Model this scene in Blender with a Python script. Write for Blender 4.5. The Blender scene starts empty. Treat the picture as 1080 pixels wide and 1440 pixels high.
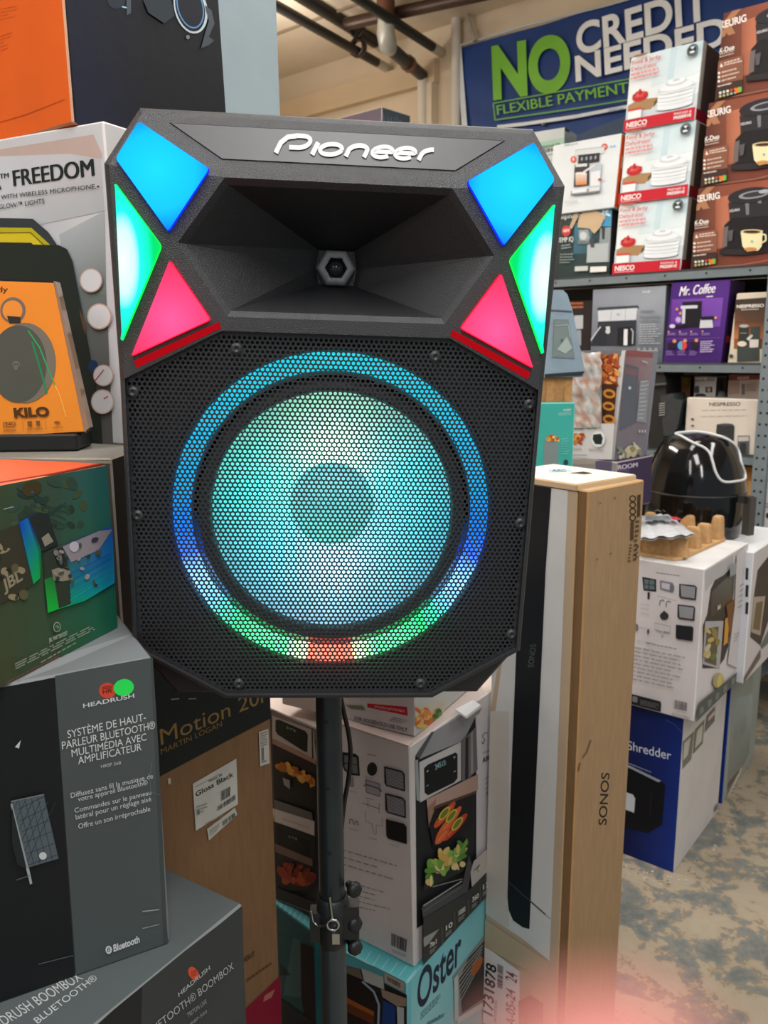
import bpy, bmesh, math, random
from mathutils import Vector, Matrix
from mathutils.geometry import tessellate_polygon
from mathutils.bvhtree import BVHTree

random.seed(7)
S = bpy.context.scene
COL = S.collection
PI = math.pi
V3 = Vector

# ------------------------------------------------------------------ camera
FPX = 1160.0
PITCH, ROLL = math.radians(11.03), math.radians(-0.3)
EYE = V3((0, 0, 1.5))
FW = V3((0, math.cos(PITCH), -math.sin(PITCH)))
_u0, _r0 = V3((0, math.sin(PITCH), math.cos(PITCH))), V3((1, 0, 0))
RT = _r0 * math.cos(ROLL) + _u0 * math.sin(ROLL)
UP = -_r0 * math.sin(ROLL) + _u0 * math.cos(ROLL)
cam = bpy.data.cameras.new('camera')
cam.sensor_fit = 'VERTICAL'; cam.sensor_height = 36.0
cam.lens = FPX / 1440 * 36.0
cam.clip_start = 0.002
cam.dof.use_dof = True
cam.dof.focus_distance = 0.95
cam.dof.aperture_fstop = 10.5
cam_o = bpy.data.objects.new('camera', cam); COL.objects.link(cam_o)
mw = Matrix.Identity(4)
for i in range(3):
    mw[i][0], mw[i][1], mw[i][2], mw[i][3] = RT[i], UP[i], -FW[i], EYE[i]
cam_o.matrix_world = mw
S.camera = cam_o

# ------------------------------------------------------------------ world, lamps, exposure
S.view_settings.view_transform = 'Standard'
S.view_settings.look = 'None'
S.view_settings.gamma = 1.0
S.view_settings.use_curve_mapping = False
S.view_settings.exposure = 0.0
W = bpy.data.worlds.new('store_ambient'); S.world = W
W.use_nodes = True
W.node_tree.nodes['Background'].inputs[0].default_value = (0.86, 0.95, 1.0, 1)
W.node_tree.nodes['Background'].inputs[1].default_value = 0.32

def area(name, loc, target, sx, sy, power, col=(1, 0.97, 0.93)):
    l = bpy.data.lights.new(name, 'AREA'); l.shape = 'RECTANGLE'; l.size = sx; l.size_y = sy
    l.energy = power; l.color = col
    o = bpy.data.objects.new(name, l); COL.objects.link(o); o.location = loc
    o.rotation_euler = (V3(target) - V3(loc)).to_track_quat('-Z', 'Y').to_euler()
    return o
area('fluorescent_or_fill_light', (2.0, 1.3, 3.1), (2.0, 1.3, 0), 0.3, 2.4, 40, (1, 0.985, 0.96))
area('fluorescent_or_fill_light', (0.1, 0.25, 3.1), (0.1, 0.25, 0), 0.5, 1.3, 34, (1, 0.985, 0.96))
area('fluorescent_or_fill_light', (0.5, -1.9, 3.1), (0.5, -1.5, 0), 0.3, 2.0, 40, (1, 0.985, 0.96))  # added front fill from behind the camera, no known fixture
area('fluorescent_or_fill_light', (-1.3, -0.5, 3.1), (-1.1, -0.1, 0), 0.3, 2.0, 24, (1, 0.985, 0.96))
area('fluorescent_or_fill_light', (-1.2, 3.3, 3.0), (-1.2, 3.3, 0), 0.3, 2.4, 80, (1, 0.96, 0.9))
area('fluorescent_or_fill_light', (0.55, 2.2, 3.1), (0.75, 2.4, 0), 0.3, 1.6, 18, (1, 0.985, 0.96))
area('fluorescent_uplight', (-0.7, 3.4, 2.75), (-0.7, 3.4, 4), 0.3, 2.4, 32, (1, 0.96, 0.9))

# ------------------------------------------------------------------ helpers
def ray(x, y):
    return FW + RT * ((x - 540) / FPX) - UP * ((y - 720) / FPX)
def at_plane(x, y, O, N):
    d = ray(x, y)
    return EYE + d * ((O - EYE).dot(N) / d.dot(N))
def at_z(x, y, z): return at_plane(x, y, V3((0, 0, z)), V3((0, 0, 1)))
def lin(c):
    out = []
    for v in c[:3]:
        v = v / 255.0
        out.append(v / 12.92 if v <= 0.04045 else ((v + 0.055) / 1.055) ** 2.4)
    return (out[0], out[1], out[2], 1.0)

def nodes(m):
    m.use_nodes = True
    nt = m.node_tree; nt.nodes.clear()
    out = nt.nodes.new('ShaderNodeOutputMaterial')
    b = nt.nodes.new('ShaderNodeBsdfPrincipled')
    nt.links.new(b.outputs[0], out.inputs[0])
    return nt, b, out
def N_(nt, t, **kw):
    n = nt.nodes.new(t)
    for k, v in kw.items(): setattr(n, k, v)
    return n
def colmat(name, rough=0.5, metal=0.0, spec=0.5, nscale=40, namt=0.06, bump=0.0, bscale=300, coat=0.0, stretch=(1, 1, 1)):
    m = bpy.data.materials.new(name)
    nt, b, out = nodes(m)
    a = N_(nt, 'ShaderNodeAttribute', attribute_name='Col')
    tc = N_(nt, 'ShaderNodeTexCoord')
    mp = N_(nt, 'ShaderNodeMapping'); mp.inputs['Scale'].default_value = stretch
    nt.links.new(tc.outputs['Object'], mp.inputs[0])
    n = N_(nt, 'ShaderNodeTexNoise'); n.inputs['Scale'].default_value = nscale; n.inputs['Detail'].default_value = 4
    nt.links.new(mp.outputs[0], n.inputs['Vector'])
    r = N_(nt, 'ShaderNodeMapRange'); r.inputs[1].default_value = 0.3; r.inputs[2].default_value = 0.7
    r.inputs[3].default_value = 1 - namt; r.inputs[4].default_value = 1 + namt
    nt.links.new(n.outputs[0], r.inputs[0])
    mx = N_(nt, 'ShaderNodeVectorMath', operation='SCALE')
    nt.links.new(a.outputs['Color'], mx.inputs[0]); nt.links.new(r.outputs[0], mx.inputs['Scale'])
    nt.links.new(mx.outputs[0], b.inputs['Base Color'])
    b.inputs['Roughness'].default_value = rough; b.inputs['Metallic'].default_value = metal
    b.inputs['Specular IOR Level'].default_value = spec; b.inputs['Coat Weight'].default_value = coat
    if bump:
        n2 = N_(nt, 'ShaderNodeTexNoise'); n2.inputs['Scale'].default_value = bscale; n2.inputs['Detail'].default_value = 3
        nt.links.new(mp.outputs[0], n2.inputs['Vector'])
        bp = N_(nt, 'ShaderNodeBump'); bp.inputs['Strength'].default_value = bump; bp.inputs['Distance'].default_value = 0.002
        nt.links.new(n2.outputs[0], bp.inputs['Height']); nt.links.new(bp.outputs[0], b.inputs['Normal'])
    return m
MAT = {
    'card': colmat('printed_carton', 0.5, 0, 0.22, 9, 0.05, 0.12, 60),
    'kraft': colmat('kraft_cardboard', 0.8, 0, 0.2, 120, 0.07, 0.15, 180, stretch=(1, 1, 0.15)),
    'matte': colmat('matte_card', 0.65, 0, 0.2, 30, 0.06, 0.1, 90),
    'plastic': colmat('black_plastic', 0.45, 0, 0.5, 60, 0.05),
    'grain': colmat('textured_plastic', 0.42, 0, 0.6, 200, 0.1, 0.5, 900),
    'gloss': colmat('gloss_plastic', 0.1, 0, 0.45, 20, 0.03, coat=0.15),
    'metal': colmat('painted_steel', 0.4, 0.3, 0.5, 25, 0.07),
    'chrome': colmat('chrome_metal', 0.18, 1.0, 0.5, 25, 0.03),
    'film': colmat('crumpled_film', 0.15, 0, 0.7, 30, 0.1, 0.9, 70),
    'pulp': colmat('molded_pulp', 0.95, 0, 0.1, 90, 0.12, 0.8, 260),
    'paint': colmat('wall_paint', 0.85, 0, 0.2, 2.2, 0.07, 0.2, 40),
    'cloth': colmat('vinyl_banner', 0.5, 0, 0.3, 6, 0.1),
    'skin': colmat('skin', 0.5, 0, 0.4, 60, 0.05),
}

class G:
    """collects polygons with colours and materials into ONE mesh object"""
    def __init__(s): s.v = []; s.f = []; s.c = []; s.m = []; s.s = []
    def add(s, verts, faces, col, mat='card', smooth=False):
        o = len(s.v); s.v += [V3(p) for p in verts]
        for i, f in enumerate(faces):
            s.f.append([o + k for k in f]); s.m.append(mat); s.s.append(smooth)
            s.c.append(col if not isinstance(col, list) else None)
            if isinstance(col, list): s.c[-1] = [col[k] for k in f]
    def build(s, name, parent=None, base=None, label=None):
        if base is None:
            if parent is not None: base = V3((0, 0, 0))
            else:
                xs = [p.x for p in s.v]; ys = [p.y for p in s.v]; zs = [p.z for p in s.v]
                base = V3(((min(xs) + max(xs)) / 2, (min(ys) + max(ys)) / 2, min(zs)))
        off = base
        if parent is not None and parent.get('_abs'):
            off = V3(parent.location)
        me = bpy.data.meshes.new(name)
        me.from_pydata([tuple(p - off) for p in s.v], [], s.f)
        used = []
        for m in s.m:
            if m not in used: used.append(m)
        for m in used: me.materials.append(MAT[m] if isinstance(m, str) else m)
        ca = me.color_attributes.new('Col', 'FLOAT_COLOR', 'CORNER')
        buf = []
        for f, c in zip(s.f, s.c):
            if isinstance(c, list):
                for k in c: buf += lin(k)
            else:
                lc = lin(c)
                for _ in f: buf += lc
        ca.data.foreach_set('color', buf)
        me.polygons.foreach_set('material_index', [used.index(m) for m in s.m])
        me.polygons.foreach_set('use_smooth', s.s)
        me.update()
        o = bpy.data.objects.new(name, me); COL.objects.link(o)
        if parent is not None: o.parent = parent
        else: o.location = base; o['_abs'] = 1
        if label: o['label'] = label
        return o
    # --- solids
    def box(s, c, sx, sy, sz, col, mat='plastic', R=None):
        R = R or Matrix.Identity(3); c = V3(c)
        vs = [c + R @ V3((x * sx / 2, y * sy / 2, z * sz / 2)) for x in (-1, 1) for y in (-1, 1) for z in (-1, 1)]
        s.add(vs, [(0, 1, 3, 2), (4, 6, 7, 5), (0, 4, 5, 1), (2, 3, 7, 6), (0, 2, 6, 4), (1, 5, 7, 3)], col, mat)
    def tube(s, pts, r, col, mat='plastic', n=14, cap=True, closed=False):
        pts = [V3(p) for p in pts]; m = len(pts)
        rs = r if isinstance(r, (list, tuple)) else [r] * m
        rings = []; prev = None
        for i, p in enumerate(pts):
            if closed: t = pts[(i + 1) % m] - pts[i - 1]
            else: t = pts[min(i + 1, m - 1)] - pts[max(i - 1, 0)]
            t.normalize()
            a = prev if prev is not None else (V3((0, 0, 1)) if abs(t.z) < 0.9 else V3((1, 0, 0)))
            a = a - t * a.dot(t); a.normalize(); prev = a; b = t.cross(a)
            rings.append([p + (a * math.cos(2 * PI * k / n) + b * math.sin(2 * PI * k / n)) * rs[i] for k in range(n)])
        vs = [q for rr in rings for q in rr]; fs = []
        for i in range(m if closed else m - 1):
            j = (i + 1) % m
            for k in range(n):
                fs.append((i * n + k, i * n + (k + 1) % n, j * n + (k + 1) % n, j * n + k))
        s.add(vs, fs, col, mat, True)
        if cap and not closed:
            s.add(rings[0], [tuple(range(n))[::-1]], col, mat); s.add(rings[-1], [tuple(range(n))], col, mat)
    def lathe(s, c, axis, prof, col, mat='plastic', n=32, xdir=None):
        axis = V3(axis).normalized(); c = V3(c)
        a = xdir or (V3((1, 0, 0)) if abs(axis.x) < 0.9 else V3((0, 0, 1)))
        a = (a - axis * a.dot(axis)).normalized(); b = axis.cross(a)
        vs = []
        for r, h in prof:
            for k in range(n):
                vs.append(c + axis * h + (a * math.cos(2 * PI * k / n) + b * math.sin(2 * PI * k / n)) * r)
        fs = []
        for i in range(len(prof) - 1):
            for k in range(n):
                fs.append((i * n + k, i * n + (k + 1) % n, (i + 1) * n + (k + 1) % n, (i + 1) * n + k))
        s.add(vs, fs, col, mat, True)
    def prism(s, poly, d, col, mat='plastic', side=None):
        """poly: 3D outline, d: extrusion vector"""
        poly = [V3(p) for p in poly]; d = V3(d); n = len(poly)
        top = [p + d for p in poly]
        tri = tessellate_polygon([poly])
        s.add(poly, tri, col, mat); s.add(top, tri, col, mat)
        s.add(poly + top, [(i, (i + 1) % n, n + (i + 1) % n, n + i) for i in range(n)], side or col, mat)

# ------------------------------------------------------------------ lettering
_tc = {}
def glyphs(txt, bold):
    k = (txt, bold)
    if k not in _tc:
        c = bpy.data.curves.new('t', 'FONT'); c.body = txt; c.resolution_u = 7 if len(txt) <= 10 else 3; c.offset = bold
        c.fill_mode = 'FRONT'
        o = bpy.data.objects.new('t', c); COL.objects.link(o)
        bpy.context.view_layer.update()
        me = o.to_mesh()
        vs = [(p.co.x, p.co.y) for p in me.vertices]; fs = [tuple(f.vertices) for f in me.polygons]
        o.to_mesh_clear()
        bpy.data.objects.remove(o); bpy.data.curves.remove(c)
        xs = [p[0] for p in vs] or [0, 1]
        _tc[k] = (vs, fs, min(xs), max(xs))
    return _tc[k]
CAP = 0.682

def clip(poly, w, h):
    for ax, lim, sg in ((0, 0, 1), (0, w, -1), (1, 0, 1), (1, h, -1)):
        out = []
        for i, p in enumerate(poly):
            q = poly[i - 1]
            dp, dq = sg * (p[ax] - lim), sg * (q[ax] - lim)
            if (dp >= 0) != (dq >= 0):
                t = dq / (dq - dp); out.append(tuple(q[j] + (p[j] - q[j]) * t for j in range(len(p))))
            if dp >= 0: out.append(p)
        poly = out
        if len(poly) < 3: return []
    return poly

class Face:
    def __init__(s, O, U, Vv, w, h, bounded=True):
        s.O, s.U, s.V, s.w, s.h, s.b = V3(O), V3(U).normalized(), V3(Vv).normalized(), w, h, bounded
        s.N = s.U.cross(s.V).normalized()
        if s.N.dot(EYE - s.O) < 0: s.N = -s.N
    def px(s, x, y):
        P = at_plane(x, y, s.O, s.N) - s.O
        a, b, c = s.U.dot(s.V), P.dot(s.U), P.dot(s.V)
        v = (c - a * b) / (1 - a * a); return (b - a * v, v)
    def P(s, u, v, off=0): return s.O + s.U * u + s.V * v + s.N * off

class Paint:
    """prints flat artwork on a face. crop=(ox,oy,scale): photo coordinates of the printed marks; None: 0..1 across the face"""
    def __init__(s, face, g, crop=None, mat='card', lay=1, step=None):
        s.F, s.g, s.crop, s.mat, s.lay = face, g, crop, mat, lay
        dist = (face.O - EYE).length
        s.step = step or 0.00013 * max(1.0, dist)
    def uv(s, p):
        if s.crop is None: return (p[0] * s.F.w, p[1] * s.F.h)
        ox, oy, k = s.crop; return s.F.px(ox + p[0] / k, oy + p[1] / k)
    def _out(s, uvs, col, tri=None):
        F = s.F; off = s.lay * s.step
        if tri is None:
            if len(uvs) > 4: tri = tessellate_polygon([[V3((p[0], p[1], 0)) for p in uvs]])
            else: tri = [tuple(range(len(uvs)))]
        for f in tri:
            if isinstance(col, list):
                poly = [tuple(uvs[i]) + tuple(col[i]) for i in f]
            else: poly = [tuple(uvs[i]) for i in f]
            if F.b: poly = clip(poly, F.w, F.h)
            if len(poly) < 3: continue
            cc = [p[2:5] for p in poly] if isinstance(col, list) else col
            s.g.add([F.P(p[0], p[1], off) for p in poly], [tuple(range(len(poly)))], cc, s.mat)
    def poly(s, pts, col, up=1):
        s._out([s.uv(p) for p in pts], col); s.lay += up; return s
    def rect(s, x0, y0, x1, y1, col, up=1): return s.poly([(x0, y0), (x1, y0), (x1, y1), (x0, y1)], col, up)
    def ell(s, cx, cy, rx, ry, col, rot=0, n=20, up=1, a0=0, a1=360):
        pts = []
        for k in range(n):
            t = math.radians(a0 + (a1 - a0) * k / (n if a1 - a0 == 360 else n - 1)); x, y = rx * math.cos(t), ry * math.sin(t)
            pts.append((cx + x * math.cos(rot) - y * math.sin(rot), cy + x * math.sin(rot) + y * math.cos(rot)))
        return s.poly(pts, col, up)
    def line(s, p, q, wd, col, up=0):
        dx, dy = q[0] - p[0], q[1] - p[1]; L = math.hypot(dx, dy) or 1; nx, ny = -dy / L * wd / 2, dx / L * wd / 2
        s._out([s.uv(t) for t in ((p[0] + nx, p[1] + ny), (q[0] + nx, q[1] + ny), (q[0] - nx, q[1] - ny), (p[0] - nx, p[1] - ny))], col)
        s.lay += up; return s
    def path(s, pts, wd, col, up=1, closed=False):
        n = len(pts)
        for i in range(n if closed else n - 1): s.line(pts[i], pts[(i + 1) % n], wd, col)
        s.lay += up; return s
    def text(s, txt, p1, p2, p3, col, bold=0.0, up=1):
        """p1 baseline left, p2 baseline right, p3 top left of the capitals"""
        heavy = bold if (bold > 0 and 'M' in txt) else 0      # the M does not take an outline offset
        if heavy: bold = 0
        vs, fs, x0, x1 = glyphs(txt, bold)
        a, b, c = s.uv(p1), s.uv(p2), s.uv(p3); W_ = (x1 - x0) or 1
        uvs = []
        for x, y in vs:
            t, q = (x - x0) / W_, y / CAP
            uvs.append((a[0] + (b[0] - a[0]) * t + (c[0] - a[0]) * q, a[1] + (b[1] - a[1]) * t + (c[1] - a[1]) * q))
        if heavy:
            for k in (-1, 1):
                d = k * heavy / W_; s._out([(p[0] + (b[0] - a[0]) * d, p[1] + (b[1] - a[1]) * d) for p in uvs], col, fs); s.lay += 0.3
        s._out(uvs, col, fs); s.lay += up; return s
    def lines(s, q, n, col, fill=0.5, ragged=0.3, seed=1, up=1):
        """q: tl,tr,br,bl - rows of small print"""
        rnd = random.Random(seed)
        def B(a, b):
            t = (q[0][0] + (q[1][0] - q[0][0]) * a, q[0][1] + (q[1][1] - q[0][1]) * a)
            u = (q[3][0] + (q[2][0] - q[3][0]) * a, q[3][1] + (q[2][1] - q[3][1]) * a)
            return (t[0] + (u[0] - t[0]) * b, t[1] + (u[1] - t[1]) * b)
        for i in range(n):
            y0, y1 = i / n, (i + fill) / n; x = 0; end = 1 - rnd.random() * ragged
            while x < end:
                w = min(0.05 + rnd.random() * 0.12, end - x)
                s._out([s.uv(B(x, y0)), s.uv(B(x + w, y0)), s.uv(B(x + w, y1)), s.uv(B(x, y1))], col); x += w + 0.03
        s.lay += up; return s
    def bars(s, q, n, col=(30, 30, 30), seed=3, up=1):
        rnd = random.Random(seed); x = 0
        def B(a, b):
            t = (q[0][0] + (q[1][0] - q[0][0]) * a, q[0][1] + (q[1][1] - q[0][1]) * a)
            u = (q[3][0] + (q[2][0] - q[3][0]) * a, q[3][1] + (q[2][1] - q[3][1]) * a)
            return (t[0] + (u[0] - t[0]) * b, t[1] + (u[1] - t[1]) * b)
        for i in range(n):
            w = (0.3 + rnd.random() * 0.5) / n
            s._out([s.uv(B(i / n, 0)), s.uv(B(i / n + w, 0)), s.uv(B(i / n + w, 1)), s.uv(B(i / n, 1))], col)
        s.lay += up; return s
    def blobs(s, pts, n, r, cols, seed=5, up=1):
        """overlapping food-like blobs inside the polygon's bounding quad pts (tl,tr,br,bl)"""
        rnd = random.Random(seed)
        for i in range(n):
            a, b = rnd.random(), rnd.random()
            x = (pts[0][0] * (1 - a) + pts[1][0] * a) * (1 - b) + (pts[3][0] * (1 - a) + pts[2][0] * a) * b
            y = (pts[0][1] * (1 - a) + pts[1][1] * a) * (1 - b) + (pts[3][1] * (1 - a) + pts[2][1] * a) * b
            s.ell(x, y, r * (0.6 + rnd.random() * 0.7), r * (0.35 + rnd.random() * 0.5), cols[i % len(cols)], rnd.random() * 3, 9, up=0.25)
        s.lay += 1; return s

class Carton:
    def __init__(s, xyz, yaw, w, d, h, cols, mat='card', shear=(0, 0), ch=0.0025, edge=None):
        a = math.radians(yaw); s.w, s.d, s.h = w, d, h
        s.O = V3(xyz); s.U = V3((math.cos(a), math.sin(a), 0)); s.D = V3((-math.sin(a), math.cos(a), 0))
        s.Z = V3((0, 0, h)) + s.U * shear[0] + s.D * shear[1]
        s.g = G(); c = dict(F=cols, R=cols, T=cols, L=cols, B=cols, K=cols) if not isinstance(cols, dict) else dict(cols)
        for k in 'FRTLBK': c.setdefault(k, c.get('*', c.get('F')))
        e = edge or tuple(min(255, int(x * 1.06 + 4)) for x in c['F'])
        def P(u, v, z): return s.O + s.U * u + s.D * v + s.Z * (z / h)
        idx = {}; vs = []
        for x in (0, 1):
            for y in (0, 1):
                for z in (0, 1):
                    for ax in range(3):
                        q = [w * x, d * y, h * z]
                        for k, (t, L) in enumerate(((x, w), (y, d), (z, h))):
                            if k != ax: q[k] += ch if t == 0 else -ch
                        idx[(x, y, z, ax)] = len(vs); vs.append(P(*q))
        I = lambda x, y, z, ax: idx[(x, y, z, ax)]
        quad = lambda ax, val: [I(*((val, a_, b_) if ax == 0 else (a_, val, b_) if ax == 1 else (a_, b_, val)), ax) for a_, b_ in ((0, 0), (1, 0), (1, 1), (0, 1))]
        for key, ax, val in (('L', 0, 0), ('R', 0, 1), ('F', 1, 0), ('K', 1, 1), ('B', 2, 0), ('T', 2, 1)):
            s.g.add([vs[i] for i in quad(ax, val)], [(0, 1, 2, 3)], c[key], mat)
        ef = []
        for ax in range(3):
            o = [k for k in range(3) if k != ax]
            for a_ in (0, 1):
                for b_ in (0, 1):
                    p0 = [0, 0, 0]; p1 = [0, 0, 0]; p1[ax] = 1
                    for p in (p0, p1): p[o[0]] = a_; p[o[1]] = b_
                    ef.append([I(*p0, o[0]), I(*p1, o[0]), I(*p1, o[1]), I(*p0, o[1])])
        for x in (0, 1):
            for y in (0, 1):
                for z in (0, 1): ef.append([I(x, y, z, 0), I(x, y, z, 1), I(x, y, z, 2)])
        s.g.add(vs, ef, e, mat)
        vv = s.Z.normalized(); hh = s.Z.length
        s.faces = dict(F=Face(s.O, s.U, vv, w, hh), R=Face(s.O + s.U * w, s.D, vv, d, hh),
                       T=Face(s.O + s.Z, s.U, s.D, w, d), L=Face(s.O + s.D * d, -s.D, vv, d, hh))
    def on(s, f, crop=None, g=None, lay=1, mat='card'): return Paint(s.faces[f], g or s.g, crop, mat, lay)
    def done(s, name, label, cat='box', group=None):
        o = s.g.build(name, base=s.O + s.U * s.w / 2 + s.D * s.d / 2)
        tag(o, label, cat, group); s.o = o; return o
def tag(o, label, cat, group=None):
    o['label'] = label; o['category'] = cat
    if group: o['group'] = group
    return o
def struct(o): o['kind'] = 'structure'; return o
def empty(name, loc, label, cat, group=None, mat=None):
    o = bpy.data.objects.new(name, None); COL.objects.link(o); o.empty_display_size = 0.05
    if mat is not None: o.matrix_world = mat
    else: o.location = loc; o['_abs'] = 1
    return tag(o, label, cat, group)

A1 = (0, 0, 2.7); A2 = (350, 0, 3.086); A3 = (640, 0, 2.4545); A4 = (760, 370, 3.375); A5 = (740, 580, 3.176)
A6 = (660, 950, 2.571); A7 = (370, 960, 3.0); A8 = (0, 850, 2.44)
B1 = (0, 180, 6.0); B2 = (0, 380, 5.144); B3 = (0, 630, 4.115); B8 = (200, 950, 4.645)
C1 = (880, 700, 4.235); C2 = (860, 980, 4.909); C3 = (660, 620, 4.0); C4 = (380, 980, 4.909); C5 = (540, 980, 4.909)
C6 = (380, 1200, 4.909); C7 = (560, 1200, 4.5); C8 = (0, 1180, 3.0)
D1 = (870, 60, 5.143); D2 = (870, 230, 5.143); D3 = (730, 160, 6.0); D4 = (760, 400, 5.141); D5 = (900, 480, 5.144)
D6 = (820, 380, 4.154); D8 = (380, 0, 2.842)
WHITE = (226, 226, 226); INK = (38, 38, 40); GREYINK = (120, 120, 122)

# ================================================================== SETTING
SHY = -41.0
SU = V3((math.cos(math.radians(SHY)), math.sin(math.radians(SHY)), 0)); SD = V3((-SU.y, SU.x, 0))
SREF = V3((1.148, 3.3, 0))
# floor: concrete with worn paint
m = bpy.data.materials.new('worn_painted_concrete'); nt, b, out = nodes(m)
tc = N_(nt, 'ShaderNodeTexCoord')
n1 = N_(nt, 'ShaderNodeTexNoise'); n1.inputs['Scale'].default_value = 7.0; n1.inputs['Detail'].default_value = 9; n1.inputs['Roughness'].default_value = 0.62; n1.inputs['Distortion'].default_value = 0.6
n2 = N_(nt, 'ShaderNodeTexNoise'); n2.inputs['Scale'].default_value = 26; n2.inputs['Detail'].default_value = 6; n2.inputs['Roughness'].default_value = 0.7
n3 = N_(nt, 'ShaderNodeTexNoise'); n3.inputs['Scale'].default_value = 1.1; n3.inputs['Detail'].default_value = 3
for n in (n1, n2, n3): nt.links.new(tc.outputs['Object'], n.inputs['Vector'])
mx = N_(nt, 'ShaderNodeMath', operation='MULTIPLY_ADD'); mx.inputs[1].default_value = 0.5
nt.links.new(n2.outputs[0], mx.inputs[0]); nt.links.new(n1.outputs[0], mx.inputs[2])
cr = N_(nt, 'ShaderNodeValToRGB'); e = cr.color_ramp.elements
e[0].position = 0.63; e[0].color = lin((108, 112, 108)); e[1].position = 0.86; e[1].color = lin((168, 157, 138))
for pos, c in ((0.725, (128, 131, 126)), (0.765, (166, 152, 130)), (0.745, (138, 122, 100))):
    q = e.new(pos); q.color = lin(c)
nt.links.new(mx.outputs[0], cr.inputs[0])
cr2 = N_(nt, 'ShaderNodeValToRGB'); e = cr2.color_ramp.elements
e[0].position = 0.35; e[0].color = (0.62, 0.6, 0.58, 1); e[1].position = 0.65; e[1].color = (1.05, 1.05, 1.05, 1)
nt.links.new(n3.outputs[0], cr2.inputs[0])
mm = N_(nt, 'ShaderNodeMix', data_type='RGBA', blend_type='MULTIPLY'); mm.inputs[0].default_value = 1
nt.links.new(cr.outputs[0], mm.inputs[6]); nt.links.new(cr2.outputs[0], mm.inputs[7])
nt.links.new(mm.outputs[2], b.inputs['Base Color']); b.inputs['Roughness'].default_value = 0.5
bp = N_(nt, 'ShaderNodeBump'); bp.inputs['Strength'].default_value = 0.25; bp.inputs['Distance'].default_value = 0.003
nt.links.new(n2.outputs[0], bp.inputs['Height']); nt.links.new(bp.outputs[0], b.inputs['Normal'])
g = G(); g.box((0.5, 2.5, -0.05), 9, 9, 0.1, (150, 140, 120), m); struct(g.build('floor', base=V3((0.5, 2.5, 0))))
# back wall with block courses, low beam band, pilaster
WOFF = 0.70
WO = SREF + SD * WOFF
def wpt(u, z, off=0): return WO + SU * u + V3((0, 0, z)) - SD * off
CEIL = 3.24
g = G()
q = [wpt(-5, 0), wpt(2.6, 0), wpt(2.6, CEIL), wpt(-5, CEIL)]
g.prism(q, SD * 0.12, (222, 204, 178), 'paint')
wall = struct(g.build('wall_back'))
WF = Face(wpt(0, 0), SU, (0, 0, 1), 1, 1, False)
g = G()
c0 = [V3((-4, -2, CEIL)), V3((5, -2, CEIL)), V3((5, 7, CEIL)), V3((-4, 7, CEIL))]
g.prism(c0, V3((0, 0, 0.1)), (222, 204, 180), 'paint')
# shallow joints of the ceiling deck, parallel to the wall
for k in (0.55, 1.05, 1.6, 2.2):
    p, q_ = wpt(-5, CEIL - 0.012, k), wpt(2.4, CEIL - 0.012, k)
    g.prism([p, q_, q_ + V3((0, 0, 0.02)), p + V3((0, 0, 0.02))], SD * 0.012, (150, 130, 108), 'paint')
ceil = struct(g.build('ceiling', base=V3((0.5, 2.5, CEIL))))
g = G(); g.prism([V3((-3.6, -2, 0)), V3((-3.6, 7, 0)), V3((-3.6, 7, CEIL)), V3((-3.6, -2, CEIL))], V3((-0.1, 0, 0)), (222, 204, 178), 'paint'); struct(g.build('wall_left'))
# painted beam along the top of the wall and the pilaster strip
def wpx(x, y, off=0):
    P = at_plane(x, y, WO - SD * off, SD); return P
g = G()
a_, b_ = wpx(395, 190), wpx(590, 110)
zb = (a_.z + b_.z) / 2
u0 = (a_ - WO).dot(SU)
g.prism([wpt(-5, zb, 0), wpt((wpx(618, 100) - WO).dot(SU), zb, 0), wpt((wpx(618, 100) - WO).dot(SU), zb + 0.12, 0), wpt(-5, zb + 0.12, 0)], -SD * 0.05, (214, 190, 158), 'paint')
struct(g.build('trim_1'))
g = G()
ua, ub = (wpx(598, 140) - WO).dot(SU), (wpx(616, 140) - WO).dot(SU)
g.prism([wpt(ua, 0.0), wpt(ub, 0.0), wpt(ub, zb), wpt(ua, zb)], -SD * 0.06, (222, 206, 182), 'paint')
struct(g.build('trim_2'))

# ================================================================== SHELVING (right background)
BZ = [1.802, None, None]
def spx(x, y, off=0.0):
    P = at_plane(x, y, SREF + SD * off, SD); return (P - SREF).dot(SU), P.z
BZ[1] = spx(1040, 510.5)[1]
BZ[2] = spx(1060, 641)[1]
UL, UR = spx(560, 400)[0], spx(1075, 500)[0] + 0.05
UM = spx(1067, 560)[0]
SHD = 0.5
STEEL = (118, 130, 136)
shelf = empty('steel_shelving', SREF, 'grey steel shelving unit with perforated corner posts along the back wall', 'shelving')
def sh(u, v, z): return SREF + SU * u + SD * v + V3((0, 0, z))
for z in BZ + [0.72, 0.2]:
    g = G(); u1 = UR + 0.6 if (z > 1.7 or 0.5 < z < 0.8) else UR
    g.prism([sh(UL, 0, z), sh(u1, 0, z), sh(u1, 0, z - 0.036), sh(UL, 0, z - 0.036)], SD * 0.012, STEEL, 'metal')
    g.prism([sh(UL, 0, z), sh(u1, 0, z), sh(u1, 0, z - 0.008), sh(UL, 0, z - 0.008)], SD * SHD, (96, 104, 108), 'metal')
    for k in range(int((u1 - UL) / 0.16)):
        g.lathe(sh(UL + 0.08 + k * 0.16, -0.0006, z - 0.018), -SD, [(0.0045, 0), (0.0001, 0.0002)], (40, 44, 48), 'metal', 8)
    g.build('shelf_board', shelf)
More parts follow.
